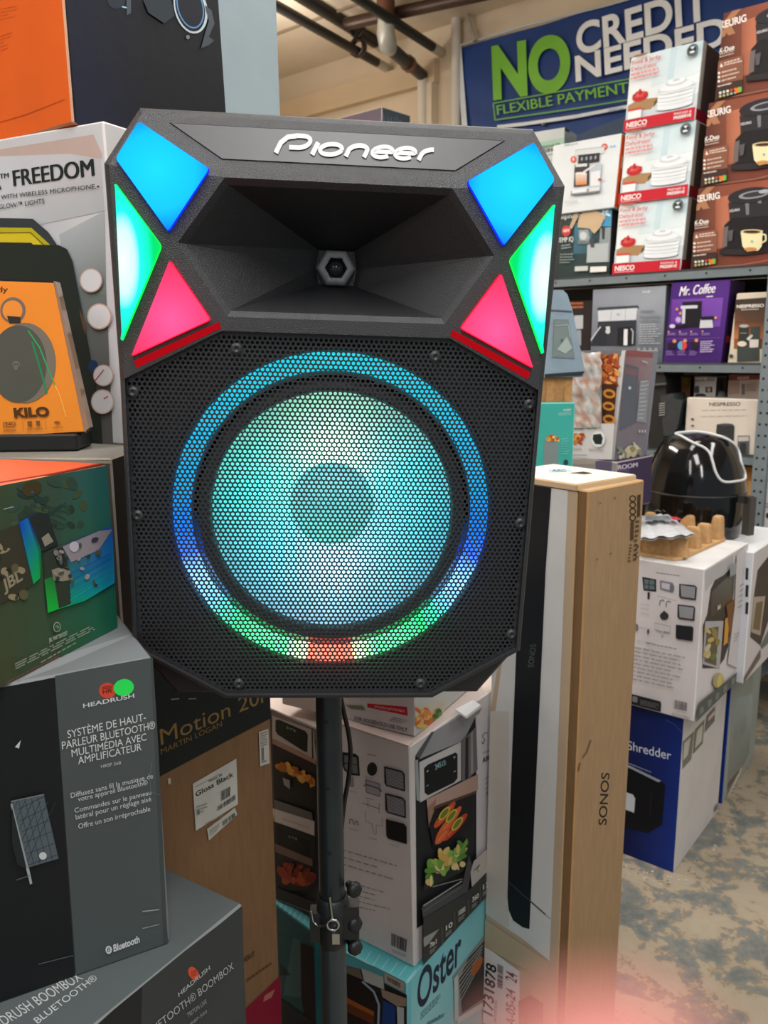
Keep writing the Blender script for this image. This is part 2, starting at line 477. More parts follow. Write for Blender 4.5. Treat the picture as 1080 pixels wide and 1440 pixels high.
for u, top in ((UM, 1.80), (UL, 2.4), (UR + 0.55, 1.80)):
    g = G()
    w_ = 0.05
    g.prism([sh(u, -0.004, 0), sh(u + w_, -0.004, 0), sh(u + w_, -0.004, top), sh(u, -0.004, top)], -SD * 0.003, (128, 140, 146), 'metal')
    g.prism([sh(u + w_, -0.004, 0), sh(u + w_ + 0.003, -0.004, 0), sh(u + w_ + 0.003, -0.004, top), sh(u + w_, -0.004, top)], SD * 0.045, (112, 124, 130), 'metal')
    z = 0.05
    while z < top - 0.02:
        for du in (0.013, 0.036): g.lathe(sh(u + du, -0.0078, z), -SD, [(0.005, 0), (0.0001, 0.0002)], (38, 42, 46), 'metal', 8)
        z += 0.042
    g.build('post', shelf)
g = G()
g.prism([sh(UL, SHD, 0.2), sh(UR + 0.02, SHD, 0.2), sh(UR + 0.02, SHD, BZ[0] - 0.01), sh(UL, SHD, BZ[0] - 0.01)], SD * 0.004, (34, 34, 36), 'metal')
g.build('back_panel', shelf)

def shelf_carton(xl, xr, y, z0, ytop, d, cols, off=0.0, xt=None, mat='card', shear=(0, 0), h=None):
    u0 = spx(xl, y, off)[0]; u1 = spx(xr, y, off)[0]
    zt = spx(xt if xt else xl, ytop, off)[1]
    return Carton(sh(u0, off, z0), SHY, u1 - u0, d, h or (zt - z0), cols, mat, shear)

# --- dehydrator cartons (one modelled, two copied)
c = shelf_carton(862.5, 957, 383, BZ[0], 289.5, 0.30, {'F': (228, 236, 238), 'R': (84, 66, 58), 'T': (190, 180, 165), 'L': (210, 214, 214)}, 0.01, shear=(0.012, 0))
nes_h = c.h
p = c.on('F')
p.poly([(0.33, 0.55), (1, 0.6), (1, 1), (0.38, 1)], [(214, 228, 234), (222, 232, 236), (200, 222, 228), (214, 230, 236)])
p.poly([(0.55, 0.6), (0.64, 0.6), (0.66, 1), (0.57, 1)], (196, 218, 226))
p.rect(0, 0.14, 1, 0.34, (204, 214, 220))
p.poly([(0.02, 0.28), (0.36, 0.25), (0.45, 0.34), (0.45, 0.39), (0.16, 0.41), (0.02, 0.36)], (168, 132, 92))
p.poly([(0.40, 0.27), (0.45, 0.33), (0.45, 0.38), (0.40, 0.34)], (92, 84, 66))
p.ell(0.19, 0.45, 0.115, 0.065, (188, 40, 44)); p.ell(0.19, 0.475, 0.115, 0.04, (214, 74, 70))
p.blobs([(0.1, 0.52), (0.28, 0.52), (0.28, 0.46), (0.1, 0.46)], 9, 0.03, [(200, 52, 52), (222, 92, 84), (176, 34, 38)], 4)
p.ell(0.70, 0.22, 0.25, 0.035, (120, 128, 134))
p.poly([(0.46, 0.22), (0.94, 0.22), (0.95, 0.46), (0.45, 0.46)], (236, 240, 244)); p.ell(0.70, 0.22, 0.24, 0.03, (228, 233, 238))
for k in range(4): p.ell(0.70, 0.27 + k * 0.05, 0.245, 0.02, (222 + k * 3, 228 + k * 3, 234 + k * 2))
p.ell(0.70, 0.47, 0.255, 0.06, (212, 220, 226)); p.ell(0.70, 0.48, 0.23, 0.05, (234, 238, 242))
p.ell(0.70, 0.53, 0.15, 0.045, (206, 214, 222)); p.ell(0.70, 0.545, 0.12, 0.035, (238, 240, 244)); p.ell(0.70, 0.56, 0.05, 0.015, (196, 206, 214))
p.rect(0.05, 0.16, 0.24, 0.27, (238, 240, 240)); p.rect(0.05, 0.265, 0.24, 0.295, (206, 70, 70))
p.rect(0, 0, 1, 0.155, (196, 30, 48))
p.text('NESCO', (0.04, 0.05), (0.34, 0.05), (0.04, 0.115), (245, 240, 240), 0.03); p.rect(0.04, 0.025, 0.34, 0.033, (235, 200, 200))
p.text('PREPARE &', (0.72, 0.095), (0.96, 0.095), (0.72, 0.125), (240, 210, 212), 0.015); p.text('PRESERVE', (0.72, 0.04), (0.96, 0.04), (0.72, 0.078), (245, 235, 235), 0.03)
p.text('Food & Jerky', (0.05, 0.885), (0.46, 0.885), (0.05, 0.935), (196, 62, 70), 0.012); p.text('Dehydrator', (0.05, 0.80), (0.41, 0.80), (0.05, 0.85), (196, 62, 70), 0.012)
p.lines([(0.05, 0.765), (0.46, 0.765), (0.46, 0.66), (0.05, 0.66)], 2, (220, 140, 144), 0.5, 0.3)
p.ell(0.89, 0.89, 0.075, 0.075, (46, 58, 62)); p.ell(0.89, 0.89, 0.062, 0.062, (190, 200, 204)); p.ell(0.89, 0.89, 0.058, 0.058, (46, 58, 62))
p.poly([(0.86, 0.93), (0.92, 0.93), (0.89, 0.895)], (230, 236, 236)); p.rect(0.86, 0.85, 0.92, 0.875, (230, 236, 236))
p.ell(0.17, 0.985, 0.1, 0.02, (150, 110, 90))
c.on('R').rect(0, 0, 1, 0.15, (150, 24, 40)).rect(0, 0.15, 0.12, 1, (190, 182, 172))
nes = c.done('dehydrator_carton', 'white food dehydrator carton, bottom of the stack of three, on the grey shelf board', 'box', 'dehydrator cartons on the top shelf')
du1 = spx(871, 288)[0] - spx(862.5, 383)[0]; 
for k, (lab, dx) in enumerate((('white food dehydrator carton in the middle of the stack of three on the top shelf', 0.012),
                               ('white food dehydrator carton on top of the stack of three, against the blue banner', 0.02))):
    o = nes.copy(); COL.objects.link(o); o.location = nes.location + V3((0, 0, (k + 1) * (nes_h + 0.001))) + SU * dx; o['label'] = lab

# --- coffee maker cartons (one modelled, two copied)
c = shelf_carton(971, 1112, 379, BZ[0], 266.5, 0.34, {'F': (112, 62, 46), 'R': (80, 46, 36), 'T': (120, 80, 60), 'L': (96, 62, 50)}, 0.0, shear=(0.012, 0))
k_h = c.h
p = c.on('F', D2)
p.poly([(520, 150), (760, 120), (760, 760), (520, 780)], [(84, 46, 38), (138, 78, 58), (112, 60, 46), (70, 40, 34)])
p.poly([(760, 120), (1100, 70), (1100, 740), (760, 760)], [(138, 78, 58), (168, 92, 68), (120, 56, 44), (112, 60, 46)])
p.poly([(700, 250), (800, 230), (800, 600), (700, 620)], [(150, 86, 64), (196, 120, 90), (206, 132, 100), (150, 84, 62)])
p.poly([(640, 170), (700, 162), (620, 250), (660, 325), (610, 332), (570, 268), (570, 250)], (168, 118, 86)); p.ell(570, 315, 26, 26, (168, 118, 86))
p.text('KEURIG', (556, 282), (735, 252), (553, 238), (238, 230, 224), 0.03)
p.text('K-Duo', (552, 445), (654, 430), (551, 415), (240, 234, 228), 0.03)
p.lines([(553, 450), (656, 436), (656, 470), (553, 484)], 2, (208, 184, 170), 0.4, 0.2, 3)
p.poly([(542, 500), (715, 478), (712, 640), (540, 650)], (134, 86, 66)); p.lines([(585, 512), (708, 492), (706, 530), (585, 540)], 2, (222, 200, 188), 0.5, 0.2, 5)
p.poly([(555, 540), (566, 512), (580, 540)], (230, 214, 204))
for k in range(3):
    p.ell(552, 578 + k * 28, 9, 8, (236, 226, 218), up=0); p.lines([(570, 572 + k * 28), (690, 556 + k * 28), (690, 568 + k * 28), (570, 584 + k * 28)], 1, (214, 190, 176), 0.8, 0.2, k)
p.poly([(535, 655), (712, 640), (712, 725), (535, 755)], (62, 44, 38)); p.lines([(545, 664), (640, 652), (640, 664), (545, 674)], 1, (222, 206, 196), 0.8, 0.1, 8)
for k, cc in enumerate(((220, 220, 214), (190, 200, 196), (230, 222, 190), (204, 70, 50), (226, 110, 44), (120, 180, 60))):
    p.ell(562 + k * 25, 713 - k * 3, 9, 9, cc, up=0); p.ell(562 + k * 25, 736 - k * 3, 8, 8, (200 - k * 10, 190, 120 + k * 14), up=0)
p.lay += 1
p.poly([(664, 695), (706, 690), (706, 724), (664, 732)], (226, 120, 50)); p.poly([(686, 692), (706, 690), (706, 724), (686, 728)], (112, 184, 70))
# machine
p.poly([(735, 625), (900, 590), (1100, 560), (1100, 640), (900, 665), (740, 660)], (34, 30, 32)); p.ell(880, 640, 150, 22, (44, 40, 42))
p.poly([(770, 450), (820, 400), (1100, 350), (1100, 600), (900, 620), (770, 610)], (30, 27, 29)); p.poly([(765, 465), (800, 455), (790, 600), (755, 610)], (110, 100, 98))
p.poly([(800, 290), (1100, 240), (1100, 380), (810, 400)], (44, 42, 46)); p.poly([(920, 260), (950, 255), (950, 370), (930, 375)], (120, 118, 124))
p.poly([(1010, 250), (1040, 244), (1040, 290), (1015, 290)], (130, 128, 134))
p.ell(960, 232, 165, 55, (42, 40, 44), -0.15); p.ell(985, 228, 110, 28, (150, 150, 158), -0.15); p.ell(990, 226, 88, 18, (54, 52, 58), -0.15); p.ell(1060, 205, 40, 14, (170, 172, 180), -0.15)
p.text('KEURIG', (812, 355), (885, 344), (812, 338), (200, 196, 196), 0.03)
p.poly([(800, 490), (840, 480), (830, 560), (805, 565)], (86, 84, 88)); p.line((972, 440), (972, 490), 5, (60, 30, 18), 1)
p.poly([(893, 500), (1052, 485), (1045, 600), (1020, 632), (940, 640), (905, 600)], [(232, 222, 176)] * 6); p.ell(973, 495, 80, 16, (214, 200, 150)); p.ell(973, 497, 62, 11, (70, 40, 24))
p.ell(965, 622, 45, 14, (198, 140, 80)); p.path([(1048, 515), (1075, 520), (1075, 560), (1040, 580)], 12, (226, 214, 168)); p.ell(975, 565, 8, 8, (84, 180, 200))
p.path([(520, 775), (700, 750), (900, 735), (1100, 700)], 6, (150, 110, 90))
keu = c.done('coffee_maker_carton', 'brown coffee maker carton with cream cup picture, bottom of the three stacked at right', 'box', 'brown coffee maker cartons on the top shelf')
for k, (lab, dx) in enumerate((('brown coffee maker carton with cream cup picture, middle of the three stacked at right', 0.018),
                               ('brown coffee maker carton with cream cup picture, topmost of the three stacked at right', 0.05))):
    o = keu.copy(); COL.objects.link(o); o.location = keu.location + V3((0, 0, (k + 1) * (k_h + 0.002))) + SU * dx; o['label'] = lab

# --- dark carton with torn paper + white espresso carton on it, to the left of the dehydrators
c = shelf_carton(768, 856.5, 390, BZ[0], 293.5, 0.26, {'F': (46, 54, 54), 'R': (38, 36, 36), 'T': (120, 120, 118)}, 0.02, xt=864)
p = c.on('F', D3)
p.poly([(340, 800), (800, 780), (770, 1400), (330, 1400)], [(52, 60, 58), (44, 78, 90), (52, 60, 58), (44, 58, 56)])
p.poly([(470, 920), (640, 900), (580, 1180), (460, 1180)], [(70, 120, 140), (90, 130, 144), (56, 88, 100), (60, 100, 120)])
p.poly([(600, 800), (800, 790), (795, 950), (690, 950)], (70, 150, 190)); 
for k in range(5): p.ell(725 + 30 * math.cos(k * 1.26 + 0.4), 840 + 30 * math.sin(k * 1.26 + 0.4), 24, 10, (220, 234, 240), k * 1.26 + 0.4, 10, up=0)
p.lay += 1
p.text('Calphalon', (300, 890), (560, 872), (300, 850), (224, 226, 222), 0.02)
p.poly([(505, 985), (585, 975), (600, 1050), (580, 1085), (510, 1085)], (150, 160, 164)); p.ell(545, 1030, 30, 34, (196, 204, 206))
p.poly([(690, 965), (790, 955), (770, 1250), (570, 1260), (585, 1100), (680, 1090)], (142, 150, 154)); p.poly([(700, 960), (730, 958), (725, 1060), (705, 1060)], (60, 62, 66))
p.poly([(580, 1110), (760, 1090), (750, 1250), (575, 1255)], (176, 184, 186)); p.poly([(600, 1060), (640, 1055), (640, 1130), (610, 1130)], (70, 74, 78)); p.poly([(500, 1070), (600, 1075), (600, 1100), (500, 1100)], (110, 118, 122))
p.poly([(560, 790), (640, 810), (735, 860), (690, 960), (640, 1015), (600, 970), (500, 960), (505, 900)], (196, 170, 138)); p.poly([(480, 830), (505, 810), (500, 880), (450, 975), (430, 960)], (188, 164, 134))
p.ell(405, 990, 38, 46, (196, 60, 62)); p.text('NEW', (380, 1003), (435, 996), (380, 978), (240, 220, 220), 0.03)
p.text('TEMP IQ', (330, 1090), (465, 1078), (330, 1050), (214, 222, 220), 0.03); p.lines([(365, 1110), (470, 1096), (470, 1140), (365, 1155)], 2, (150, 160, 158), 0.45, 0.3, 2)
p.lines([(355, 1185), (495, 1180), (470, 1270), (350, 1275)], 4, (140, 150, 148), 0.4, 0.4, 9); p.poly([(480, 1290), (590, 1285), (590, 1325), (478, 1330)], (196, 200, 198)); p.poly([(610, 1292), (748, 1288), (745, 1332), (608, 1340)], (226, 228, 226))
dk = c.done('espresso_machine_carton', 'dark torn espresso machine carton under the white espresso carton on the top shelf', 'box')
z1 = BZ[0] + c.h + 0.002
c = shelf_carton(770, 863.5, 287, z1, 188.5, 0.24, {'F': (220, 226, 230), 'R': (226, 96, 40), 'T': (210, 200, 190)}, 0.0, xt=868, shear=(0.018, 0))
p = c.on('F', D3)
p.text('PRIMA LATTE', (385, 275), (495, 258), (385, 262), (110, 130, 136), 0.01)
p.ell(722, 278, 27, 27, (214, 76, 66)); p.text('2x', (706, 288), (740, 282), (706, 268), (240, 220, 214), 0.02); p.ell(780, 278, 8, 8, (80, 170, 220), up=0); p.ell(806, 274, 8, 8, (80, 170, 220))
p.ell(462, 386, 25, 28, (220, 84, 60)); p.text('1', (455, 396), (468, 394), (455, 374), (245, 220, 214), 0.02)
p.poly([(475, 310), (725, 280), (720, 335), (470, 355)], (206, 212, 214)); p.path([(475, 308), (725, 278)], 4, (150, 156, 160))
p.poly([(505, 350), (685, 330), (680, 405), (500, 425)], (44, 46, 50))
for k in range(4): p.ell(535 + k * 38, 382 - k * 4, 9, 17, (150, 154, 158), 0.2, 10, up=0)
p.lay += 1
p.poly([(475, 430), (600, 418), (600, 600), (465, 620)], (60, 62, 66)); p.poly([(482, 428), (580, 420), (578, 445), (482, 452)], (214, 216, 216))
p.poly([(600, 430), (700, 415), (690, 620), (600, 630)], (186, 196, 204)); p.poly([(612, 495), (692, 480), (690, 605), (608, 615)], (226, 230, 234)); p.poly([(545, 490), (640, 430), (650, 440), (555, 502)], (222, 224, 226))
p.poly([(482, 505), (580, 505), (578, 600), (485, 605)], [(222, 214, 204), (222, 214, 204), (208, 130, 70), (208, 130, 70)]); p.ell(530, 505, 48, 10, (234, 226, 216))
p.poly([(445, 655), (695, 620), (690, 665), (445, 690)], (140, 150, 156)); p.poly([(455, 650), (580, 632), (580, 660), (455, 675)], (226, 228, 230)); p.poly([(600, 630), (690, 618), (690, 650), (600, 660)], (216, 220, 222))
p.path([(445, 690), (560, 678), (690, 662)], 5, (70, 76, 80)); p.ell(692, 558, 18, 10, (170, 84, 60)); p.lines([(398, 738), (520, 730), (520, 752), (398, 762)], 2, (170, 176, 180), 0.4, 0.4, 4)
r = c.on('R'); r.poly([(0.1, 0.55), (0.9, 0.5), (0.9, 0.7), (0.1, 0.72)], (232, 214, 200)); r.poly([(0.1, 0.2), (0.8, 0.2), (0.8, 0.32), (0.1, 0.36)], (60, 50, 46)); r.poly([(0.2, 0.05), (0.8, 0.06), (0.8, 0.14), (0.2, 0.13)], (236, 214, 200))
c.done('espresso_machine_carton', 'white espresso machine carton with orange side, beside the dehydrator stack', 'box')
# white carton with green band further back, behind the speaker shoulder
c = Carton((0.524, 3.914, BZ[0]), -33.1, 0.30, 0.24, 0.0, {'F': (206, 214, 214), 'R': (120, 134, 140), 'T': (200, 196, 190)}, shear=(0, 0)) if False else None
P0 = at_plane(794, 179, SREF + SD * 0.34, SD)
cc_ = Carton(P0 - V3((0, 0, P0.z - BZ[0])) - V3((math.cos(math.radians(-33)), math.sin(math.radians(-33)), 0)) * 0.3, -33, 0.30, 0.16, P0.z - BZ[0], {'F': (206, 214, 214), 'R': (150, 166, 172), 'T': (206, 200, 190)})
p = cc_.on('F', D3)
p.poly([(150, 245), (385, 200), (385, 265), (150, 300)], (170, 206, 186)); p.text('PERSONALIZE', (180, 300), (345, 268), (180, 278), (70, 104, 92), 0.03); p.text('COLOR & PACE', (180, 335), (350, 300), (180, 308), (50, 70, 66), 0.04)
p.path([(240, 350), (350, 318)], 4, (110, 140, 130)); p.lines([(260, 390), (350, 375), (350, 420), (260, 440)], 3, (180, 190, 190), 0.4, 0.3)
r = cc_.on('R', D3); r.poly([(385, 115), (425, 135), (425, 160), (385, 145)], (60, 62, 64))
cc_.done('appliance_carton', 'white carton with pale green band, behind the white espresso carton', 'box')

# --- middle shelf
c = shelf_carton(830, 930.5, 511, BZ[1], 401.5, 0.30, {'F': (150, 156, 166), 'R': (120, 126, 134), 'T': (170, 170, 172)}, 0.02, xt=939)
p = c.on('F', D6)
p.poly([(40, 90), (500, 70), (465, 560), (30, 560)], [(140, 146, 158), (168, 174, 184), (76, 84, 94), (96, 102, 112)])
p.text("DeLonghi", (347, 132), (393, 128), (346, 120), (216, 220, 224), 0.03)
p.poly([(85, 218), (320, 205), (330, 222), (85, 238)], (62, 66, 74)); p.poly([(88, 236), (318, 220), (310, 292), (90, 300)], (204, 208, 214)); p.path([(166, 230), (162, 297)], 2, (150, 154, 160), 0); p.path([(250, 226), (246, 294)], 2, (150, 154, 160)); p.ell(207, 258, 12, 8, (176, 180, 186))
p.poly([(90, 300), (312, 290), (308, 440), (75, 440)], (50, 54, 62)); p.poly([(45, 440), (80, 350), (100, 325), (140, 330), (140, 440)], (42, 46, 54)); p.path([(48, 410), (85, 355), (105, 330)], 8, (190, 194, 200))
p.poly([(135, 330), (160, 328), (160, 360), (140, 362)], (206, 208, 212)); p.ell(148, 358, 14, 14, (200, 204, 208)); p.poly([(205, 335), (285, 330), (285, 440), (205, 440)], (30, 32, 38)); p.poly([(242, 345), (264, 344), (262, 438), (240, 438)], (222, 224, 228)); p.path([(283, 340), (296, 360), (292, 430)], 7, (176, 180, 186))
p.text('ESPRESSO', (340, 248), (418, 244), (340, 236), (104, 112, 124), 0.02); p.text('PROGRAMMABLE', (335, 280), (460, 274), (335, 268), (112, 120, 132), 0.02); p.text('COFFEE MAKER', (335, 304), (452, 298), (335, 292), (112, 120, 132), 0.02)
p.lines([(335, 316), (468, 310), (460, 438), (330, 438)], 9, (176, 180, 188), 0.4, 0.35, 6); 
for k in range(4): p.ell(330 + k * 34, 462, 10, 11, (140, 148, 158), 0, 10, up=0)
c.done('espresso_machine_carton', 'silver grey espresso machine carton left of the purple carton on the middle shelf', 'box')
c = shelf_carton(933, 1013, 509, BZ[1], 398, 0.17, {'F': (88, 46, 138), 'R': (58, 34, 84), 'T': (110, 80, 150)}, 0.01, xt=942, shear=(0.016, 0))
p = c.on('F', D6)
p.poly([(500, 80), (850, 60), (800, 545), (465, 545)], [(70, 34, 116), (88, 48, 136), (62, 32, 104), (66, 34, 108)])
p.poly([(520, 170), (820, 160), (800, 330), (510, 330)], [(110, 62, 160), (124, 76, 176), (112, 66, 164), (96, 52, 148)])
p.text('Mr. Coffee', (562, 150), (768, 130), (574, 96), (240, 236, 244), 0.03); p.path([(722, 155), (760, 152)], 6, (240, 236, 244))
p.poly([(580, 186), (695, 180), (690, 330), (570, 335), (598, 300), (590, 240)], (28, 26, 34)); p.poly([(572, 208), (670, 204), (670, 222), (572, 226)], (206, 208, 216)); p.poly([(582, 226), (600, 226), (596, 310), (578, 312)], (200, 204, 210))
p.poly([(688, 285), (755, 280), (762, 335), (682, 338)], (204, 206, 214)); p.poly([(690, 272), (765, 268), (765, 290), (690, 292)], (30, 28, 34)); p.poly([(540, 320), (600, 318), (600, 335), (540, 338)], (26, 24, 30)); p.ell(524, 327, 17, 11, (208, 204, 220)); p.ell(560, 290, 20, 20, (150, 110, 190)); p.ell(560, 290, 14, 14, (190, 170, 216))
for q_ in ((552, 228), (572, 252), (778, 278)): p.ell(q_[0], q_[1], 8, 8, (226, 150, 70), up=0)
p.lay += 1
for k in range(4): p.ell(504 + k * 66, 360 - k * 1, 5, 5, (230, 160, 80), up=0); p.lines([(498 + k * 66, 368), (548 + k * 66, 366), (548 + k * 66, 382), (498 + k * 66, 384)], 2, (168, 144, 198), 0.4, 0.2, k)
p.path([(475, 402), (810, 394)], 2, (120, 84, 170))
p.poly([(498, 425), (545, 422), (545, 455), (498, 458)], (34, 30, 40)); p.ell(585, 440, 27, 27, (214, 70, 70)); p.poly([(583, 413), (570, 418), (560, 430), (558, 445), (564, 460), (583, 467)], (80, 170, 206)); p.poly([(632, 420), (675, 416), (672, 455), (636, 458)], (36, 32, 40))
for q_ in ((540, 414), (602, 412), (668, 410)): p.ell(q_[0], q_[1], 11, 10, (214, 150, 90), up=0)
p.lay += 1
p.lines([(692, 415), (775, 410), (772, 482), (690, 486)], 6, (200, 186, 218), 0.5, 0.3, 12)
for k in range(3): p.lines([(492 + k * 68, 472), (540 + k * 68, 470), (540 + k * 68, 500), (492 + k * 68, 502)], 3, (150, 120, 186), 0.4, 0.3, 20 + k)
c.on('R').rect(0.2, 0.25, 0.7, 0.33, (196, 60, 60))
c.done('coffee_maker_carton', 'purple coffee maker carton in the middle of the middle shelf', 'box')
c = shelf_carton(1023.5, 1073.5, 508, BZ[1], 413, 0.2, {'F': (212, 200, 178), 'R': (180, 168, 150), 'T': (214, 200, 180), 'L': (188, 178, 160)}, 0.02, xt=1028, shear=(0.015, 0))
p = c.on('F', D6)
p.poly([(888, 172), (1075, 158), (1045, 460), (880, 460)], [(58, 52, 48), (62, 56, 52), (120, 78, 50), (150, 92, 56)])
p.poly([(884, 300), (1060, 290), (1048, 400), (880, 400)], [(96, 62, 44), (84, 58, 44), (176, 112, 68), (188, 120, 74)])
p.text('NESPRESSO', (898, 221), (1057, 214), (898, 204), (236, 230, 222), 0.03); p.lines([(925, 228), (1028, 224), (1028, 236), (925, 240)], 1, (190, 182, 172), 0.5, 0.1)
p.poly([(912, 330), (970, 322), (968, 450), (905, 450)], (52, 56, 54)); p.ell(941, 326, 28, 9, (180, 176, 168)); p.poly([(980, 330), (1035, 328), (1030, 530), (900, 535), (902, 450), (975, 440)], (62, 70, 66)); p.poly([(955, 400), (985, 375), (995, 382), (968, 412)], (206, 206, 200)); p.ell(930, 430, 27, 16, (222, 210, 190)); p.poly([(975, 405), (1028, 405), (1025, 450), (975, 452)], (214, 206, 200))
p.ell(868, 502, 12, 12, (70, 74, 64)); p.text('Vertuo', (920, 372), (958, 370), (920, 364), (170, 170, 166), 0.02)
c.done('coffee_maker_carton', 'cream coffee maker carton with sunset picture at right end of the middle shelf', 'box')
c = shelf_carton(790, 829.5, 511, BZ[1], 424, 0.3, {'F': (42, 36, 36), 'R': (24, 22, 24), 'T': (40, 36, 36)}, 0.06)
p = c.on('F', D4); p.lines([(205, 130), (310, 128), (310, 180), (205, 185)], 2, (190, 110, 70), 0.6, 0.1); p.poly([(245, 225), (310, 222), (308, 320), (245, 325)], (180, 184, 190)); p.poly([(265, 330), (295, 330), (295, 440), (265, 440)], (150, 154, 160))
c.done('appliance_carton', 'black carton with orange print left of the silver espresso carton', 'box')

# --- lower shelf
c = shelf_carton(961, 1064.5, 640, BZ[2], 560, 0.12, {'F': (212, 202, 190), 'R': (180, 172, 160), 'T': (206, 196, 184), 'L': (150, 142, 132)}, 0.02, xt=1000)
p = c.on('F', D5)
p.text('NESPRESSO', (502, 468), (726, 466), (502, 443), (70, 66, 62), 0.015); p.lines([(448, 496), (765, 492), (765, 502), (448, 506)], 1, (176, 168, 156), 0.6, 0.0); p.lines([(440, 540), (770, 534), (770, 544), (440, 550)], 1, (186, 178, 166), 0.6, 0.0, 5)
p.poly([(556, 600), (670, 597), (685, 615), (680, 720), (548, 720)], (54, 54, 56)); p.ell(620, 602, 55, 9, (80, 80, 82)); p.poly([(708, 682), (794, 682), (790, 820), (708, 820)], (90, 92, 92)); p.poly([(712, 690), (790, 688), (788, 720), (712, 722)], (186, 184, 180)); p.rect(372, 556, 392, 570, (60, 56, 54)); p.rect(374, 605, 392, 616, (60, 56, 54)); p.poly([(725, 735), (770, 732), (768, 810), (725, 812)], (50, 52, 52))
c.done('coffee_maker_carton', 'cream coffee machine carton behind the black air fryer on the lower shelf', 'box')
c = shelf_carton(972.5, 1002.5, 600, BZ[2], 529.5, 0.12, {'F': (214, 212, 210), 'R': (90, 84, 80), 'T': (200, 196, 190)}, 0.15)
p = c.on('F', D5); p.poly([(370, 240), (540, 238), (540, 288), (370, 290)], (176, 158, 150)); p.text('Keurig', (385, 278), (485, 274), (385, 258), (236, 230, 226), 0.03); p.poly([(392, 325), (430, 320), (430, 375), (392, 378)], (120, 122, 124)); p.ell(412, 350, 18, 24, (80, 82, 84)); p.poly([(475, 330), (525, 328), (525, 368), (475, 370)], (86, 72, 66)); p.ell(500, 350, 14, 16, (190, 176, 160)); p.ell(440, 392, 40, 14, (40, 40, 42))
c.done('coffee_pot_carton', 'small white carton with glass pot picture behind the cream coffee machine carton', 'box')
c = shelf_carton(1020, 1071, 600, BZ[2], 526.5, 0.12, {'F': (206, 188, 176), 'R': (120, 90, 80), 'T': (150, 110, 100)}, 0.15)
p = c.on('F', D5); p.poly([(620, 240), (890, 232), (890, 275), (620, 285)], (130, 66, 58)); p.text('KEURIG', (706, 276), (790, 272), (706, 258), (226, 206, 198), 0.03); p.poly([(630, 285), (720, 283), (720, 380), (630, 385)], (176, 150, 136)); p.poly([(735, 310), (760, 308), (760, 385), (735, 388)], (120, 116, 116)); p.lines([(770, 308), (850, 304), (850, 360), (770, 366)], 4, (150, 126, 116), 0.4, 0.3, 7)
c.done('coffee_maker_carton', 'tan carton with dark red top band at right end of the lower shelf', 'box')
c = shelf_carton(932, 967, 600, BZ[2], 529, 0.2, {'F': (128, 88, 54), 'R': (90, 60, 40), 'T': (120, 84, 56)}, 0.18, mat='kraft')
p = c.on('F', D5); p.poly([(300, 270), (350, 262), (350, 310), (300, 315)], (150, 120, 40)); p.poly([(250, 378), (330, 376), (330, 400), (250, 402)], (130, 44, 46))
c.done('cardboard_carton', 'brown cardboard carton in shadow at left of the lower shelf', 'box')
# glass knob / carafe lid standing between
g = G(); P0 = at_plane(1012, 556, SREF + SD * 0.21, SD); P0.z = BZ[2] + 0.0
Pt = at_plane(1012, 549, SREF + SD * 0.21, SD)
hh = Pt.z - BZ[2]
g.lathe(P0, (0, 0, 1), [(0.001, 0), (0.034, 0.002), (0.036, hh * 0.5), (0.034, hh * 0.8), (0.03, hh * 0.93), (0.02, hh * 0.98), (0.001, hh)], (150, 156, 156), 'gloss', 20)
tag(g.build('carafe'), 'grey round topped carafe between the two small cartons on the lower shelf', 'carafe')
# tall black appliance with plastic wrap at left of lower shelf
P0 = at_plane(938, 600, SREF - SD * 0.06, SD)
r_ = empty('coffee_machine', V3((P0.x, P0.y, BZ[2])), 'black coffee machine partly wrapped in clear plastic behind the air fryer', 'coffee machine')
g = G()
def plx(x, y, off): return at_plane(x, y, SREF + SD * off, SD)
pr = [plx(914, 612, 0.02), plx(914, 520, 0.02), plx(922, 516, 0.02), plx(931, 519, 0.02), plx(936, 532, 0.02), plx(937, 560, 0.02), plx(943, 612, 0.02)]
for p_ in (pr[0], pr[-1]): p_.z = BZ[2] + 0.001
g.prism(pr, SD * 0.2, (30, 32, 33), 'plastic'); g.build('body', r_)
g = G(); q_ = [plx(914, 540, 0.0), plx(936, 538, 0.0), plx(936, 541, 0.0), plx(914, 543, 0.0)]; g.prism(q_, SD * 0.015, (74, 78, 80), 'plastic'); g.build('seam_band', r_)
g = G(); pr = [plx(933, 612, 0.0), plx(928, 556, 0.0), plx(947, 553, 0.0), plx(948, 560, 0.0), plx(960, 563, 0.0), plx(953, 600, 0.0), plx(946, 614, 0.0)]
g.prism(pr, SD * 0.12, (46, 53, 57), 'film'); g.build('plastic_wrap', r_, label='clear crumpled plastic wrap')
g = G()
for k in range(6):
    a_ = plx(927, 568 + k * 3.2, -0.004); b_ = plx(935, 567 + k * 3.2, -0.004); g.tube([a_, b_], 0.002, (150, 150, 146), 'plastic', 6)
g.build('vent_slats', r_)
# white box standing at far right, at the foot of the post
c = shelf_carton(1073, 1120, 745, 0.7205, 655, 0.2, {'F': (206, 196, 194), 'T': (206, 196, 194), 'L': (180, 170, 168)}, 0.01)
p = c.on('F', D5); p.poly([(905, 1000), (1000, 985), (1000, 1000), (905, 1015)], (170, 158, 156)); p.ell(925, 1260, 14, 20, (54, 50, 50)); p.lines([(895, 1170), (960, 1165), (960, 1210), (895, 1216)], 2, (140, 130, 130), 0.5, 0.2)
far_white = c
wb = c.done('appliance_carton', 'pinkish white carton at the right edge beside the shelf post', 'box')
